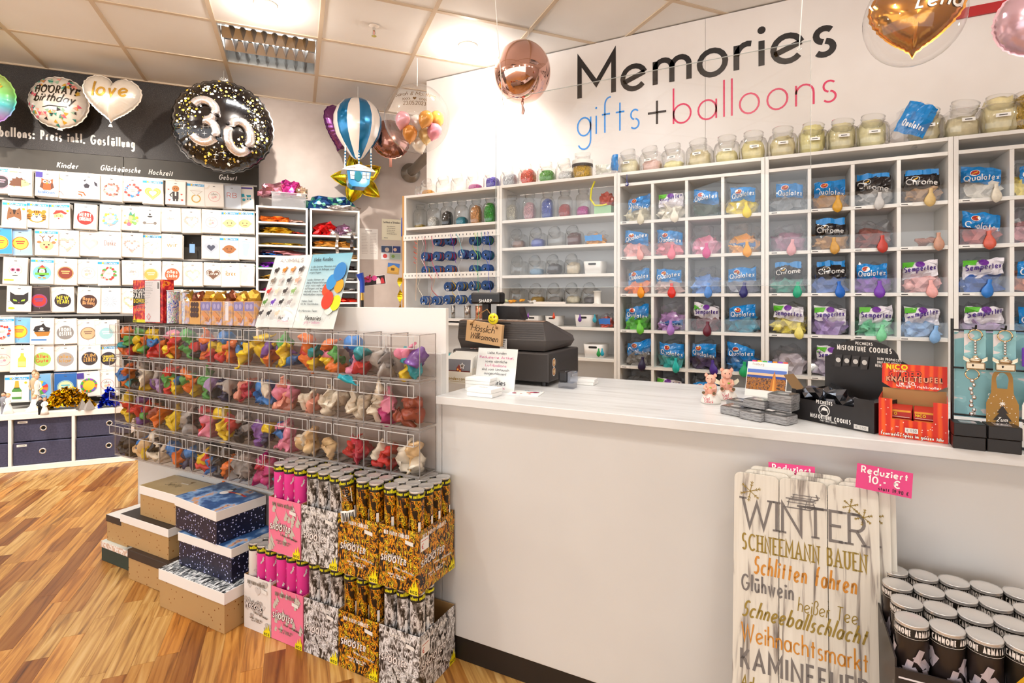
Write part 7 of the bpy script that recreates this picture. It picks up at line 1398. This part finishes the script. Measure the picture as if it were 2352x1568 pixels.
# ------------------------------------------------------------------ wooden winter boards leaning on the counter
WBD = TEX('white_washed_wood', [(.30, '#5a524c'), (.38, '#a89e94'), (.46, '#dcd5c8'), (.75, '#e8e2d6')], 'noise', 5, (14, 1, .9), rough=.6, interp='LINEAR', detail=6, dist=.8)
BH_ = .775; WBX0, WBX1 = -.107, .184
def board(dx, dy, lab, front, dz=0):
    r = thing('winter_board', lab, 'wooden sign', (WBX0+dx, 1.285+dy, .0005), (-.145, 0, 0), 'wooden winter boards leaning on the counter'); W = WBX1-WBX0; pw = W/3
    for k in range(3):
        c = .012; x0, x1 = k*pw+.0008, (k+1)*pw-.0008; H_ = BH_+dz
        out = [(x0, 0), (x1, 0), (x1, H_-c)]+[(x1-c+c*math.cos(R(a)), H_-c+c*math.sin(R(a))) for a in (30, 60, 90)]+[(x0+c+c*math.cos(R(a)), H_-c+c*math.sin(R(a))) for a in (90, 120, 150)]+[(x0, H_-c)]
        MB(WBD).prism(out, 0, .009).build('plank', r)
    g1, gd, og = P('#77706c', .6), P('#9a8030', .5), P('#d08a2c', .55)
    ls = MB()
    def T(s, z, xh, lw, m, x=.02, fit=None, **k): ls.use(m); text(ls, s, x, z, xh, lw, fit=fit, y=-.0008, **k)
    T('WINTER', .655, .036, 0.0061, g1, .02, .245, serif=.008); T('SCHNEEMANN BAUEN', .602, .02, 0.0039, gd, .02, .245, serif=.004); T('Schlitten fahren', .553, .021, 0.0042, og, .045, .2, slant=.1); T('Glühwein', .512, .019, 0.0042, g1, .02, .105); T('heißer Tee', .492, .016, 0.0020, gd, .135, .112, slant=.1)
    T('Schneeballschlacht', .455, .019, 0.0041, gd, .02, .24, slant=.3, kern=.15); T('Weihnachtsmarkt', .402, .022, 0.0034, og, .02, .245, kern=.25); T('KAMINFEUER', .342, .024, 0.0061, g1, .02, .245, kern=.35); T('Adventskalender basteln', .302, .014, 0.0029, gd, .02, .25, slant=.1); T('SKIFAHREN', .26, .02, 0.0041, og, .02, .17, serif=.004); T('Punsch', .215, .02, 0.0034, g1, .03, .1); T('Plätzchen backen', .17, .018, 0.0034, gd, .02, .24); T('Kerzenschein', .12, .02, 0.0034, og, .02, .2)
    def flake(cx, cz, s):
        ls.use(gd)
        for a in range(6):
            c_, s_ = math.cos(R(60*a+20)), math.sin(R(60*a+20)); ribbon(ls, [(cx, cz), (cx+s*c_, cz+s*s_)], .0008, -.0008)
            for u in (.5, .75):
                for e in (-.7, .7): ribbon(ls, [(cx+s*u*c_, cz+s*u*s_), (cx+s*(u*c_+.22*math.cos(R(60*a+20)+e)), cz+s*(u*s_+.22*math.sin(R(60*a+20)+e)))], .0006, -.0008)
    flake(.036, .735, .024); flake(.238, .735, .016); flake(.262, .715, .018)
    ls.use(g1)
    for q in range(4): ribbon(ls, [(.125-.004*q, .742-.006*q), (.18-.004*q, .742-.006*q)], .0009, -.0008)
    for q in (0, 1): ribbon(ls, [(.105+.006*q, .712+.02*q), (.16+.006*q, .712+.02*q), (.17+.006*q, .718+.02*q), (.166+.006*q, .728+.02*q)], .0012, -.0008); ribbon(ls, [(.115+.01*q, .712+.02*q), (.118+.01*q, .73+.012*q)], .0008, -.0008); ribbon(ls, [(.15+.01*q, .712+.02*q), (.153+.01*q, .73+.012*q)], .0008, -.0008)
    ls.build('lettering', r); return r
board(0, 0, 'front whitewashed winter board with coloured words and sledge', True); board(.022, .0115, 'second whitewashed winter board behind the front one', False, .006); board(.034, .023, 'rear whitewashed winter board against the counter', False, .013)
def redu(px, Y, w, h, rot, lab, full):
    p = onY(px[0], px[1], Y); r = thing('price_sign', lab, 'price sign', p, rot); MB(P('#e0357f', .4)).box(-w/2, w/2, 0, .001, -h/2, h/2).build('card', r)
    d = MB(P('#fbf5f2', .5)); text(d, 'Reduziert', 0, h*.16, h*.15, h*.05, fit=w*.82, center=True, y=-.0006); text(d, '10,- €', 0, -h*.2, h*.155, h*.055, fit=w*.55, center=True, y=-.0006); d.use(P('#5a2036', .5)); text(d, 'statt 19,90 €', w*.18, -h*.42, h*.075, h*.03, fit=w*.52, center=True, y=-.0006); d.build('lettering', r)
redu((2030, 1103), 1.385, .100, .052, (-.145, .085, 0), 'pink reduced price sign clipped on the front winter board', 1); redu((1818, 1092), 1.432, .098, .052, (-.145, -.02, 0), 'pink reduced price sign clipped on the rear winter board', 0)
# ------------------------------------------------------------------ black party cannons in a carton beside the boards
AZ = .30
x0 = onY(2066, 1540, 1.175).x
r = thing('cannon_carton', 'black printed carton full of party cannons next to the winter boards', 'carton', (x0-.008, 1.165, .0005)); BKT = TEX('black_silver_print', [(0, '#cfc8cc'), (.09, '#2a2220')], 'voronoi', 38, (1, 1, .5), rough=.4, interp='CONSTANT')
MB(BKT).box(0, .30, 0, .003, 0, .525).box(0, .003, .003, .31, 0, .54).box(.297, .3, .003, .31, 0, .54).box(.003, .297, .307, .31, 0, .54).build('carton', r); MB(P('#ece6ea', .4)).box(.005, .295, -.0006, -.0002, .508, .511).build('edge_line', r)
MB(P('#2a211c', .7)).box(.0035, .2965, .0035, .3065, AZ-.006, AZ-.001).build('inner_shelf', r)
for j in range(4):
    for i in range(5):
        kd = 'y' if i > 2 else 'a'; can(x0+.022+.0515*i+.004*(j % 2), 1.165+.035+.068*j, AZ+.0005, kd, '%s party cannon, %s from boards, %s carton row' % (KN2[kd], ORD[i], ORD[j]), 'party cannons in the black carton').scale = (1.1, 1.1, 1)
# ------------------------------------------------------------------ folded foil in the shelf towers
def foil_fold(q, lv, x0, x1, h, col, lab, d=.16, amp=.5):
    a, b = ((tA0, tA1), (tA2, tA3))[q]; w = b-a-.05; z = TZ[q][lv]
    key = ('ff', round(h, 3), lv % 3)
    o = put('folded_foil', mesh_of(crumple(w*(x1-x0)/2, d/2, h/1.6, lv*3+q*17+int(x0*9), amp, .6, FOILC, 3, 2.2), 'folded_foil'), None, A(a+.025+w*(x0+x1)/2, KN+.10, z+.0006), TA, col)
    return tag(o, lab, 'foil', 'folded foil balloons in the shelf towers')
FC = [(0, 1, 0, .7, .05, '#f07a2c', 'orange foil rolled at the front of a tower tray'), (0, 1, .45, 1, .03, '#c8a090', 'dull rose foil lying behind the orange roll'), (0, 2, 0, .75, .06, '#c8981c', 'large gold foil bundle in the left tower'), (0, 2, .7, 1, .02, '#c83a28', 'narrow red foil beside the gold bundle'), (0, 3, .05, .95, .025, '#d8b03c', 'thin flat gold foil stack in the left tower'), (0, 4, 0, 1, .045, '#d08a90', 'dusty pink foil stack in the left tower'), (0, 4, 0, .5, .02, '#1f6ac0', 'thin blue foil under the pink stack'), (0, 5, 0, .6, .05, '#7a2ca0', 'purple foil bundle in the left tower'), (0, 5, .0, .9, .03, '#1f8a3c', 'green foil under the purple bundle'), (0, 6, .05, .6, .035, '#b8903c', 'brown gold foil pile in the left tower'), (0, 7, .05, .7, .035, '#d83c90', 'pink magenta foil in the left tower'), (0, 8, 0, .8, .03, '#8a2c2c', 'dark red foil in the left tower'), (0, 9, 0, .8, .03, '#b8b0a8', 'silver foil low in the left tower'),
 (1, 1, 0, .6, .11, '#d01c1c', 'big red foil bundle in the right tower'), (1, 1, .3, 1, .07, '#c8c4c0', 'silver foil bundle beside the red one'), (1, 1, .5, .9, .1, '#a87ca0', 'mauve foil behind the silver bundle'), (1, 2, 0, .9, .06, '#c88a3c', 'copper gold foil stack in the right tower'), (1, 3, 0, 1, .05, '#c8a87c', 'champagne foil stack in the right tower'), (1, 4, .3, 1, .04, '#3a2a2c', 'black foil in the right tower'), (1, 5, .3, 1, .035, '#c4c0bc', 'silver grey foil in the right tower'), (1, 6, .3, 1, .03, '#8a8482', 'grey foil in the right tower'), (1, 7, .2, 1, .04, '#d8301c', 'bright red foil stack in the right tower'), (1, 8, .2, 1, .03, '#c83a2c', 'flat red foil low in the right tower')]
for f in FC: foil_fold(*f)
# silver strips hanging out of the right tower
for k, (x, c, nm) in enumerate([(774, '#d0ccc8', 'light silver'), (808, '#6a6668', 'dark silver')]):
    t, z = onA(x, 540, KN-.01); m = MB(P(c, .18, .95)); vs = []
    for j in range(9): zz = -.02*j; vs += [(-.012+.003*math.sin(j), -.004*math.cos(j*1.3), zz), (.012+.003*math.sin(j+1), -.004*math.sin(j*1.7), zz)]
    m.add(vs, [(2*j, 2*j+1, 2*j+3, 2*j+2) for j in range(8)]); tag(m.build('foil_strip', None, A(t, KN-.012, z), TA), '%s foil strip hanging out of the right tower' % nm, 'foil strip')
# clear box with pink foil, and blue green foil heap on the towers
t, z = onA(664, 471, KN+.06); z = TZ[0][0]
r = thing('clear_box', 'clear plastic box on the left foil tower', 'box', A(t, KN+.1, z+.0005), TA); MB(CLEAR('clear_plastic', (.93, .94, .96), 1.2, .1, white=.12)).box(-.13, .13, -.09, -.088, 0, .115).box(-.13, -.128, -.088, .09, 0, .115).box(.128, .13, -.088, .09, 0, .115).box(-.128, .128, .088, .09, 0, .115).box(-.128, .128, -.088, .088, 0, .002).build('box_walls', r); MB(CLEAR('rim_plastic', (.8, .8, .82), 1.2, .1, white=.3)).box(-.136, .136, -.096, -.0905, .112, .119).box(-.136, -.1305, -.09, .096, .112, .119).box(.1305, .136, -.09, .096, .112, .119).build('rim', r)
for k, (dx, c, s, nm, dz) in enumerate([(-.10, '#d08a98', (.11, .07, .075), 'dusty pink', .09), (.0, '#c83a8c', (.10, .07, .085), 'magenta and white', .10), (.085, '#e8c8a8', (.055, .05, .06), 'cream', .095)]):
    o = put('crumpled_foil', mesh_of(crumple(*s, 40+k, .5, .5, FOILC, 3, 2.4), 'crumpled_foil'), None, A(t+dx, KN+.09, z+dz), TA, c); tag(o, 'crumpled %s foil bulging out of the clear box' % nm, 'foil')
t2, z2 = onA(765, 478, KN+.05); z2 = TZ[1][0]
BGF = TEX('blue_green_foil', [(.3, '#16386a'), (.45, '#1c6a8a'), (.55, '#4aa888'), (.65, '#1a4a80'), (.8, '#7cc8a8')], 'cells', 35, rough=.25, metal=.6)
o = put('crumpled_foil', mesh_of(crumple(.19, .11, .085, 61, .35, .5, BGF, 3, 2.2), 'crumpled_foil'), None, A(t2-.02, KN+.13, z2+.0005), TA); tag(o, 'heap of crumpled blue green foil on the right foil tower', 'foil')
o = put('crumpled_foil', mesh_of(crumple(.13, .05, .03, 63, .4, .5, FOILC, 3, 2.2), 'crumpled_foil'), None, A(t2+.07, KN+.035, z2+.0005), TA, '#c4bcb8'); tag(o, 'flat silver foil lying before the blue green heap', 'foil')
# ------------------------------------------------------------------ papers and photos on the pink wall
def paper(x0, y0, x1, y1, bg, lab, shapes, rot=0, cat='paper', nm='wall_paper'):
    n = WA-.002; ta, za = onA(x0, y0, n); tb, zb = onA(x1, y1, n); w, h = tb-ta, za-zb
    r = thing(nm, lab, cat, A((ta+tb)/2, n-.001, (za+zb)/2), (0, rot, TA)); MB(P(bg, .6)).box(-w/2, w/2, 0, .001, -h/2, h/2).build('sheet', r)
    if shapes: decal(MB(), [tuple(s) for s in shapes(w, h)], step=.0002).build('print', r)
paper(826, 524, 868, 596, '#f4ece4', 'white printed list pinned on the pink wall', lambda w, h: [('r', -.03, h*.42, .03, h*.44, '#8a7a74')]+script_lines(-w*.4, -w*.05, h*.34, 14, h*.05, .003, '#b8a8a0', 1)+script_lines(w*.05, w*.42, h*.34, 14, h*.05, .003, '#b8a8a0', 2))
paper(877, 502, 922, 552, '#f0e8cc', 'cream certificate pinned on the pink wall', lambda w, h: [('t', 'Certificate of Attendance', 0, h*.3, .010, .003, dict(center=True, fit=w*.85), '#4a4038')]+script_lines(-w*.25, w*.3, h*.15, 5, h*.09, .004, '#8a7c70', 3)+[('r', -w*.4, -h*.42, -w*.2, -h*.4, '#6a5e54')])
paper(875, 563, 921, 597, '#d8d0cc', 'photo collage pinned on the pink wall', lambda w, h: [('r', -w*.48, 0, w*.05, h*.47, '#3a4a6a'), ('r', w*.08, 0, w*.48, h*.47, '#2a3a7a'), ('c', -w*.2, h*.2, .02, '#c8b0a0'), ('c', w*.2, h*.22, .016, '#e0b8a0'), ('r', -w*.48, -h*.47, -w*.1, -h*.05, '#e0e4e8'), ('c', -w*.3, -h*.25, .02, '#d84a4a'), ('r', -w*.06, -h*.47, w*.48, -h*.05, '#a8b8a8'), ('c', w*.1, -h*.25, .015, '#7a9a4a')], 0, 'photo', 'wall_photo')
paper(890, 604, 917, 629, '#c89a4a', 'photo of a yellow house pinned on the pink wall', lambda w, h: [('r', -w*.5, h*.1, w*.5, h*.5, '#4a7ac0'), ('p', [(-w*.4, -h*.3), (-w*.4, h*.1), (0, h*.35), (w*.4, h*.1), (w*.4, -h*.3)], '#d8a84a'), ('r', -w*.2, -h*.2, w*.1, h*.05, '#7a5a2c')], .1, 'photo', 'wall_photo')
paper(829, 633, 886, 655, '#f4ece8', 'photo of dancers before pink lights pinned on the wall', lambda w, h: [('r', -w*.48, -h*.46, w*.48, h*.46, '#2a1c20'), ('c', -w*.2, h*.2, .03, '#c83a7c'), ('c', -w*.35, h*.1, .02, '#a82c6c'), ('c', w*.05, h*.25, .025, '#d84a8c'), ('p', [(w*.1, -h*.4), (w*.12, h*.1), (w*.2, h*.3), (w*.27, h*.1), (w*.3, -h*.4)], '#e8dcd8'), ('p', [(w*.28, -h*.4), (w*.3, h*.1), (w*.36, h*.28), (w*.42, h*.05), (w*.44, -h*.4)], '#c8323a')], -.12, 'photo', 'wall_photo')
# helium valve on the workbench behind the screen
t, z = onA(832, 660, 4.35); r = thing('helium_valve', 'blue helium filling valve with brass tip and black hose', 'valve', A(t, 4.35, z-.25), TA)
MB(P('#1c1a1a', .5)).tube([(0, 0, 0), (0, 0, .15)], .012, 12).build('hose', r); MB(P('#c09a4a', .25, .9)).cyl((0, 0, .15), .013, .010, .06, 14).build('brass_tip', r); MB(P('#2348b0', .35)).tube([(0, 0, .21), (0, 0, .30), (-.02, 0, .36)], [.018, .02, .03], 14).build('handle', r); MB(P('#c8201c', .35)).tube([(.0, 0, .33), (.05, 0, .31), (.06, 0, .35)], .007, 8).build('lever', r)
bp = A(t+.05, 4.5, 0); r2 = thing('workbench', 'white workbench behind the screen board', 'table', (bp.x, bp.y, 0), TA)
MB(WHITE).bbox(-.35, .3, -.2, .2, z-.285, z-.2505, .002).build('bench_top', r2)
for sx in (-.33, .28):
    for sy in (-.18, .18): MB(WHITE).box(sx-.02, sx+.02, sy-.02, sy+.02, 0, z-.2855).build('leg', r2)
# gold streamer and blue bird balloon at the shelf side
p = onY(917, 640, 3.2); m = MB(P('#d8b81c', .2, .8)); vs = []
for j in range(24): zz = -.016*j; vs += [(-.012*math.sin(j*.9), -.01, zz), (.02+.01*math.cos(j*.7), .01*math.sin(j), zz)]
m.add(vs, [(2*j, 2*j+1, 2*j+3, 2*j+2) for j in range(23)]); tag(m.build('gold_streamer', None, (-2.545, 3.16, 1.34)), 'gold foil streamer hanging at the outer shelf side', 'streamer')
tag(MB(P('#1c4ab0', .25)).tube([(0, 0, 0), (.004, 0, -.07), (-.006, 0, -.14)], [.006, .012, .004], 10).build('blue_ribbon', None, (-2.55, 3.2, 1.79)), 'dark blue ribbon hanging at the outer shelf side', 'ribbon')
# ------------------------------------------------------------------ leaflets standing on the bins
LEDZ = BT+.0008
def leaflet(x0, x1, lab, bg, shapes, mat=None):
    r = thing('leaflet_stand', lab, 'sign', (x0, 1.422, LEDZ), (-.335, 0, 0), 'acrylic leaflet stands on the bins'); w, h = x1-x0-.001, .300
    MB(mat or P(bg, .5)).box(0, w, 0, .0012, 0, h).build('sheet', r); MB(PANE).box(-.001, w+.0005, -.003, -.001, -.0, h+.001).build('clear_front', r); decal(MB(), shapes(w, h), step=.00015, y=-.0032).build('print', r)
def animals(w, h):
    rr = random.Random(6); o = [('t', 'ANIMALS', w*.5, h*.9, .0085, .003, dict(center=True, fit=w*.62), '#b8b0ac')]
    cc = ['#3a3230', '#d8841c', '#e8904a', '#4a4240', '#8a7a6c', '#c8c0bc', '#3a3638', '#e8a890', '#c8382c', '#e8d0b8', '#3c3636', '#8cb06a', '#5a8a3c', '#6a3cb0', '#2c2828', '#a8a0a0', '#3a3436', '#2a2628', '#e0c8b0', '#7a6a5c']
    for k in range(20):
        i, j = k % 4, k//4; x, z = w*(.16+.225*i), h*(.79-.155*j); c = cc[k]; s = .011
        if k >= 19: continue
        o += [('c', x, z, s, s*.7, c), ('c', x+s*.9, z+s*.8, s*.5, c), ('r', x-s*.7, z-s*1.3, x-s*.4, z, c), ('r', x+s*.3, z-s*1.3, x+s*.6, z, c), ('c', x+s*1.0, z+s*.9, s*.12, '#f4f0ec'), ('r', x-s*.8, z-s*1.9, x+s*.8, z-s*1.7, '#b0a8a4')]
    return o+[('t', 'Memories', w*.7, h*.09, .007, .002, dict(fit=w*.26), '#2a2624'), ('t', 'gifts + balloons', w*.7, h*.06, .004, .001, dict(fit=w*.26), '#e08aa8')]
leaflet(-1.863, -1.653, 'white leaflet with rows of small animal pictures in a clear stand', '#fbf8f4', animals)
SKYL = TEX('sky_print', [(.0, '#f6f4ec'), (.45, '#e0eef0'), (.8, '#a8d8e6'), (1, '#84c8de')], 'grad', rough=.5, interp='LINEAR', coord='Generated')
def kunden(w, h):
    def bal(x, z, s, c): return [('c', x, z, s, s*1.25, c), ('p', [(x-.004, z-s*1.2), (x+.004, z-s*1.2), (x, z-s*1.33)], c), ('l', [(x, z-s*1.3), (x-.01, z-s*2.6)], .0006, '#8a8480')]
    o = [('t', 'Liebe Kunden,', .02, h*.9, .0082, .0022, dict(fit=w*.48), '#3a4a52')]
    for k, (s, z) in enumerate([('in den letzten Monaten sind', .81), ('die Preise für Ballongas rasant', .77), ('angestiegen.', .73), ('Leider können wir', .63), ('diese Preiserhöhungen', .59), ('jetzt nicht mehr alleine', .55), ('auffangen und werden', .51), ('deshalb unsere Preise für', .47), ('Heliumballons anpassen.', .43), ('Vielen Dank', .34), ('für Ihr Verständnis.', .3), ('Ihr Memories-Team', .21)]): o.append(('t', s, .014, h*z, .0042, .0012, dict(fit=min(w*.62, text_w(s)*.0046)), '#4a5a60'))
    o += bal(w*.80, h*.27, .022, '#f4f0dc')+bal(w*.92, h*.33, .024, '#f0e01c')+bal(w*.9, h*.55, .022, '#f2a01c')+bal(w*.62, h*.5, .02, '#e8481c')+bal(w*.7, h*.60, .025, '#2f8ccc')+bal(w*.84, h*.74, .030, '#2a7cc0')+bal(w*.72, h*.36, .028, '#e0381c')
    return o+[('t', 'Memories', w*.3, h*.1, .0098, .0028, dict(fit=w*.38), '#2a2624'), ('t', 'gifts + balloons', w*.3, h*.055, .006, .0012, dict(fit=w*.38), '#c87aa0')]
leaflet(-1.652, -1.443, 'pale blue customer letter with balloons in a clear stand', '#d8ecf4', kunden, SKYL)
# ------------------------------------------------------------------ party boxes on the bins
def lx(x, y=1.445): return onY(x, 740, y).x
x0, x1 = lx(316), lx(384); xm = lx(345)
r = thing('party_bomb_box', 'tall red and black party bomb box with white text side', 'box', (x0, 1.425, LEDZ), 0); H_ = .196
REDP = TEX('party_photo', [(.2, '#5a0c12'), (.45, '#b81c24'), (.55, '#e83a3a'), (.62, '#f2a01c'), (.68, '#a8141c')], 'noise', 45, rough=.35, interp='LINEAR', detail=3)
MB(REDP).bbox(0, x1-x0, 0, .05, 0, H_, .001).build('box', r); W = x1-x0; f = xm-x0
decal(MB(), [('r', .001, .0, f, .014, '#e8e01c'), ('p', [(.004, .075), (f-.001, .09), (f-.001, .16), (.004, .15)], '#1c1614'), ('t', 'RIESEN', .004, .137, .009, .0038, dict(fit=f-.006), '#f6f2ec'), ('t', 'PARTY', .004, .112, .011, .0048, dict(fit=f-.006), '#f6f2ec'), ('t', 'BOMBE', .012, .092, .009, .0042, dict(fit=f-.016), '#f2d81c'), ('t', 'NICO', .008, .003, .005, .002, dict(fit=.022), '#1c1614'), ('p', [(.01, .01), (.018, .04), (.026, .01)], '#f2c81c'), ('r', f, .004, W-.014, H_-.004, '#e9e5e6'), ('r', W-.034, .15, W-.018, .188, '#fbf9f6')]+[('r', W-.033+.002*k, .154, W-.032+.002*k, .184, '#2a2624') for k in range(7)]+[('l', [(f+.02, .028-.014+.014), (f+.034, .042), (f+.048, .028), (f+.034, .014), (f+.02, .028)], .002, '#d8322c')]+script_lines(f+.006, W-.04, .184, 18, .0075, .0018, '#9a9496', 3)).build('print', r)
MCF = TEX('multi_confetti', [(0, '#e8e4e4'), (.36, '#3a4ab8'), (.44, '#e8e4e4'), (.50, '#d8322c'), (.53, '#f2efec'), (.57, '#2a9a4a'), (.61, '#e8e0e0'), (.66, '#7a2c9a'), (.72, '#e88a1c')], 'noise', 75, (1, 1, .6), rough=.35, interp='CONSTANT', detail=3, dist=1)
for k, xx in enumerate((396, 431)):
    rr_ = .028; r = thing('confetti_tube', 'clear tube of colourful confetti strips, %s the red box' % ('beside', 'farther from')[k], 'tube', (lx(xx), 1.45, LEDZ), 0, 'confetti tubes on the bins'); hh = .145-.006*k
    MB(MCF).cyl((0, 0, .002), rr_-.002, rr_-.002, hh-.006, 24).build('confetti', r); MB(GLASS).lathe([(rr_, 0), (rr_, hh)], 24, closed=False).build('clear_tube', r); MB(P('#dedad6', .3)).cyl((0, 0, hh), rr_, rr_, .002, 24).build('cap', r)
MNY = TEX('banknote_print', [(.2, '#6a5a8a'), (.42, '#c8986a'), (.5, '#e0a860'), (.6, '#b8a8c0'), (.75, '#d8c8d0')], 'noise', 30, rough=.4, interp='LINEAR', detail=3)
CRI = P('#c89a3a', .15, .8)
for k in range(7):
    xx = 421+25*k; x0 = lx(xx); x1 = lx(xx+24); r = thing('money_confetti_box', 'small banknote printed confetti box with gold crinkled top, %s from the leaflets' % ORD[6-k], 'box', (x0, 1.425, LEDZ), 0, 'banknote confetti boxes on the bins'); W = x1-x0-.001
    MB(MNY).bbox(0, W, 0, .045, 0, .1, .001).build('box', r); rr = random.Random(k)
    decal(MB(), ([('r', W*.3, .02, W*.6, .098, '#ece6ea')]+script_lines(W*.33, W*.57, .09, 9, .007, .0016, '#a8a0a4', k) if k in (0, 4) else [('r', W*.05, .06, W*.95, .096, '#8a80b4'), ('c', W*.32, .078, .009, .011, '#b0a4cc'), ('c', W*.7, .078, .009, .011, '#b0a4cc'), ('p', [(W*.1, .045), (W*.75, .01), (W*.95, .03), (W*.3, .06)], '#d8925a'), ('t', '50', W*.5, .018, .007, .002, {}, '#a85a2c')] if k != 1 else [('r', 0, 0, W, .1, '#e0a85c')]+[('c', W*(.25+.25*(q % 3)), .085-.022*(q//3), .011, '#4a2c22') for q in range(9)])).build('print', r)
    o = put('crinkled_top', mesh_of(crumple(W*.45, .022, .03, 80+k, .6, .4, [CRI, P('#7a3c20', .2, .6), P('#e0b04a', .15, .8)][k % 3], 2, 3), 'crinkled_top'), r, (W/2, .022, .1))
# ------------------------------------------------------------------ figurines and glitter on the low shelf
FZ = LZ+.0006
def onlow(x, y): p = onZ(x, y, LZ); return p
def figure(mb, x, y, h, body, head, hair, dress=False, lean=0):
    s = h/.12
    mb.use(body)
    if dress: mb.lathe([(0, 0), (.026*s, 0), (.02*s, .03*s), (.011*s, .06*s), (.014*s, .08*s), (.012*s, .092*s), (.004*s, .098*s)], 18, (x, y, 0))
    else:
        for e in (-1, 1): mb.tube([(x+e*.006*s, y, 0), (x+e*.006*s, y, .055*s)], [.0055*s, .007*s], 10)
        mb.lathe([(.012*s, .05*s), (.013*s, .065*s), (.016*s, .088*s), (.012*s, .097*s), (.004*s, .1*s)], 16, (x, y, 0))
    for e in (-1, 1): mb.tube([(x+e*.014*s, y, .09*s), (x+e*.019*s, y-.004*s, .072*s), (x+e*.010*s, y-.012*s, .062*s)], [.0045*s, .004*s, .003*s], 8)
    mb.use(head).blob((x, y, .109*s), .0105*s, .0105*s, .0125*s, 10, 12); mb.use(hair).blob((x, y+.002*s, .1125*s), .0115*s, .0105*s, .0115*s, 8, 12); mb.use(P('#3a241c', .5))
    for e in (-1, 1): mb.blob((x+e*.004*s, y-.0102*s, .110*s), .0012*s, .001*s, .0015*s, 5, 6)
SKN = P('#e8b898', .5); CRM = P('#f2ece2', .5)
def couple(x, y, h, lab, c1, c2, h1, h2, base=None, dx=.013):
    p = onlow(x, y); r = thing('couple_figurine', lab, 'figurine', (p.x, p.y, FZ), TA)
    m = MB(); figure(m, -dx, 0, h, P(c1, .5), SKN, P(h1, .6)); m.build('groom', r); m = MB(); figure(m, dx, -.006, h*.94, P(c2, .5), SKN, P(h2, .6), True); m.build('bride', r)
    if base: MB(P(base, .4)).bbox(-.03, .03, -.025, .02, -.0, .012, .002).build('base', r); [setattr(q, 'location', (0, 0, .012)) for q in r.children if q.name.startswith(('groom', 'bride'))]
couple(14, 950, .145, 'bride and groom figurine in grey suit on the low shelf', '#8d8f98', '#f4f0ea', '#4a3024', '#c8944a'); couple(98, 952, .12, 'small bride and groom figurine in black suit', '#1c1818', '#f6f2ec', '#241a14', '#b86a2c'); couple(82, 943, .27, 'tall slim silver couple figurine on a glass base', '#c8b08c', '#e8e4dc', '#8a6a4a', '#a88a5c', '#a8b0a8', .012); bpy.data.objects[[q.name for q in bpy.data.objects if q.name.startswith('couple_figurine')][-1]].scale = (.62, .62, 1)
p = onlow(170, 945); p = onlow(155, 955)
p = onlow(58, 948); r = thing('couple_figurine', 'seated wedding couple figurine with silver heart ring', 'figurine', (p.x, p.y+.05, FZ), TA)
m = MB(CRM); m.lathe([(0, 0), (.05, 0), (.045, .02), (.025, .04), (.018, .07), (.014, .085), (0, .09)], 18, (0, 0, 0)); m.use(SKN).blob((0, -.004, .1), .013, .013, .015, 10, 12); m.use(P('#c89a5a', .6)).blob((0, .002, .106), .0145, .013, .013, 8, 12); m.use(P('#d8b88c', .5)).tube([(.02, -.01, .03), (.05, -.03, .03), (.055, -.035, .0)], [.012, .01, .008], 10); m.build('bride', r)
MB(P('#c8c0b4', .25, .8)).tube([(.03+.035*a, .01, .085+.035*b) for a, b in heart2(0, 0, 2, 30)+[heart2(0, 0, 2, 30)[0]]], .003, 6).build('silver_heart', r)
# tinsel heap
def tinsel(x, y, w, h, col, lab, n, nm):
    p = onlow(x, y); rr = random.Random(n); m = MB(P(col, .14, .95))
    for k in range(n):
        u, v = rr.uniform(-1, 1), rr.uniform(-1, 1); top = h*(1-abs(u)**2.4)*(1-.5*v*v); z = rr.uniform(0, 1)**.6*top
        c = Vector((u*w/2, v*.045, z+.008)); d = Vector((rr.gauss(0, 1), rr.gauss(0, 1), rr.gauss(0, 1))).normalized()*.014; e = d.cross(Vector((rr.gauss(0, 1), rr.gauss(0, 1), rr.gauss(0, 1)))).normalized()*.006
        q = [c-d-e, c+d-e*.6, c+d*.9+e, c-d*.8+e]
        zm = min(v_.z for v_ in q); 
        if zm < 0: q = [v_-Vector((0, 0, zm)) for v_ in q]
        m.add(q, [(0, 1, 2, 3)])
    tag(m.build('tinsel_garland', None, (p.x, p.y+.0, FZ), TA), lab, 'garland')
tinsel(156, 938, .30, .145, '#d8a40c', 'heap of shiny gold tinsel on the low shelf', 1100, 'g'); tinsel(250, 934, .10, .135, '#1c3ad8', 'shiny blue tinsel bow on the low shelf beside the bins', 500, 'b')
for k, x in enumerate((200, 216)):
    p = onlow(x, 938); o = MB(P('#c8c4c0', .2, .8)).add([(-.03, -.03, 0), (.03, -.03, 0), (.03, .03, 0), (-.03, .03, 0), (0, 0, .075)], [(0, 3, 2, 1), (0, 1, 4), (1, 2, 4), (2, 3, 4), (3, 0, 4)]).build('silver_pyramid', None, (p.x, p.y-.03, FZ), TA+.6); tag(o, 'small silver pyramid weight, %s the gold tinsel' % ('touching', 'between blue bow and')[k], 'weight')
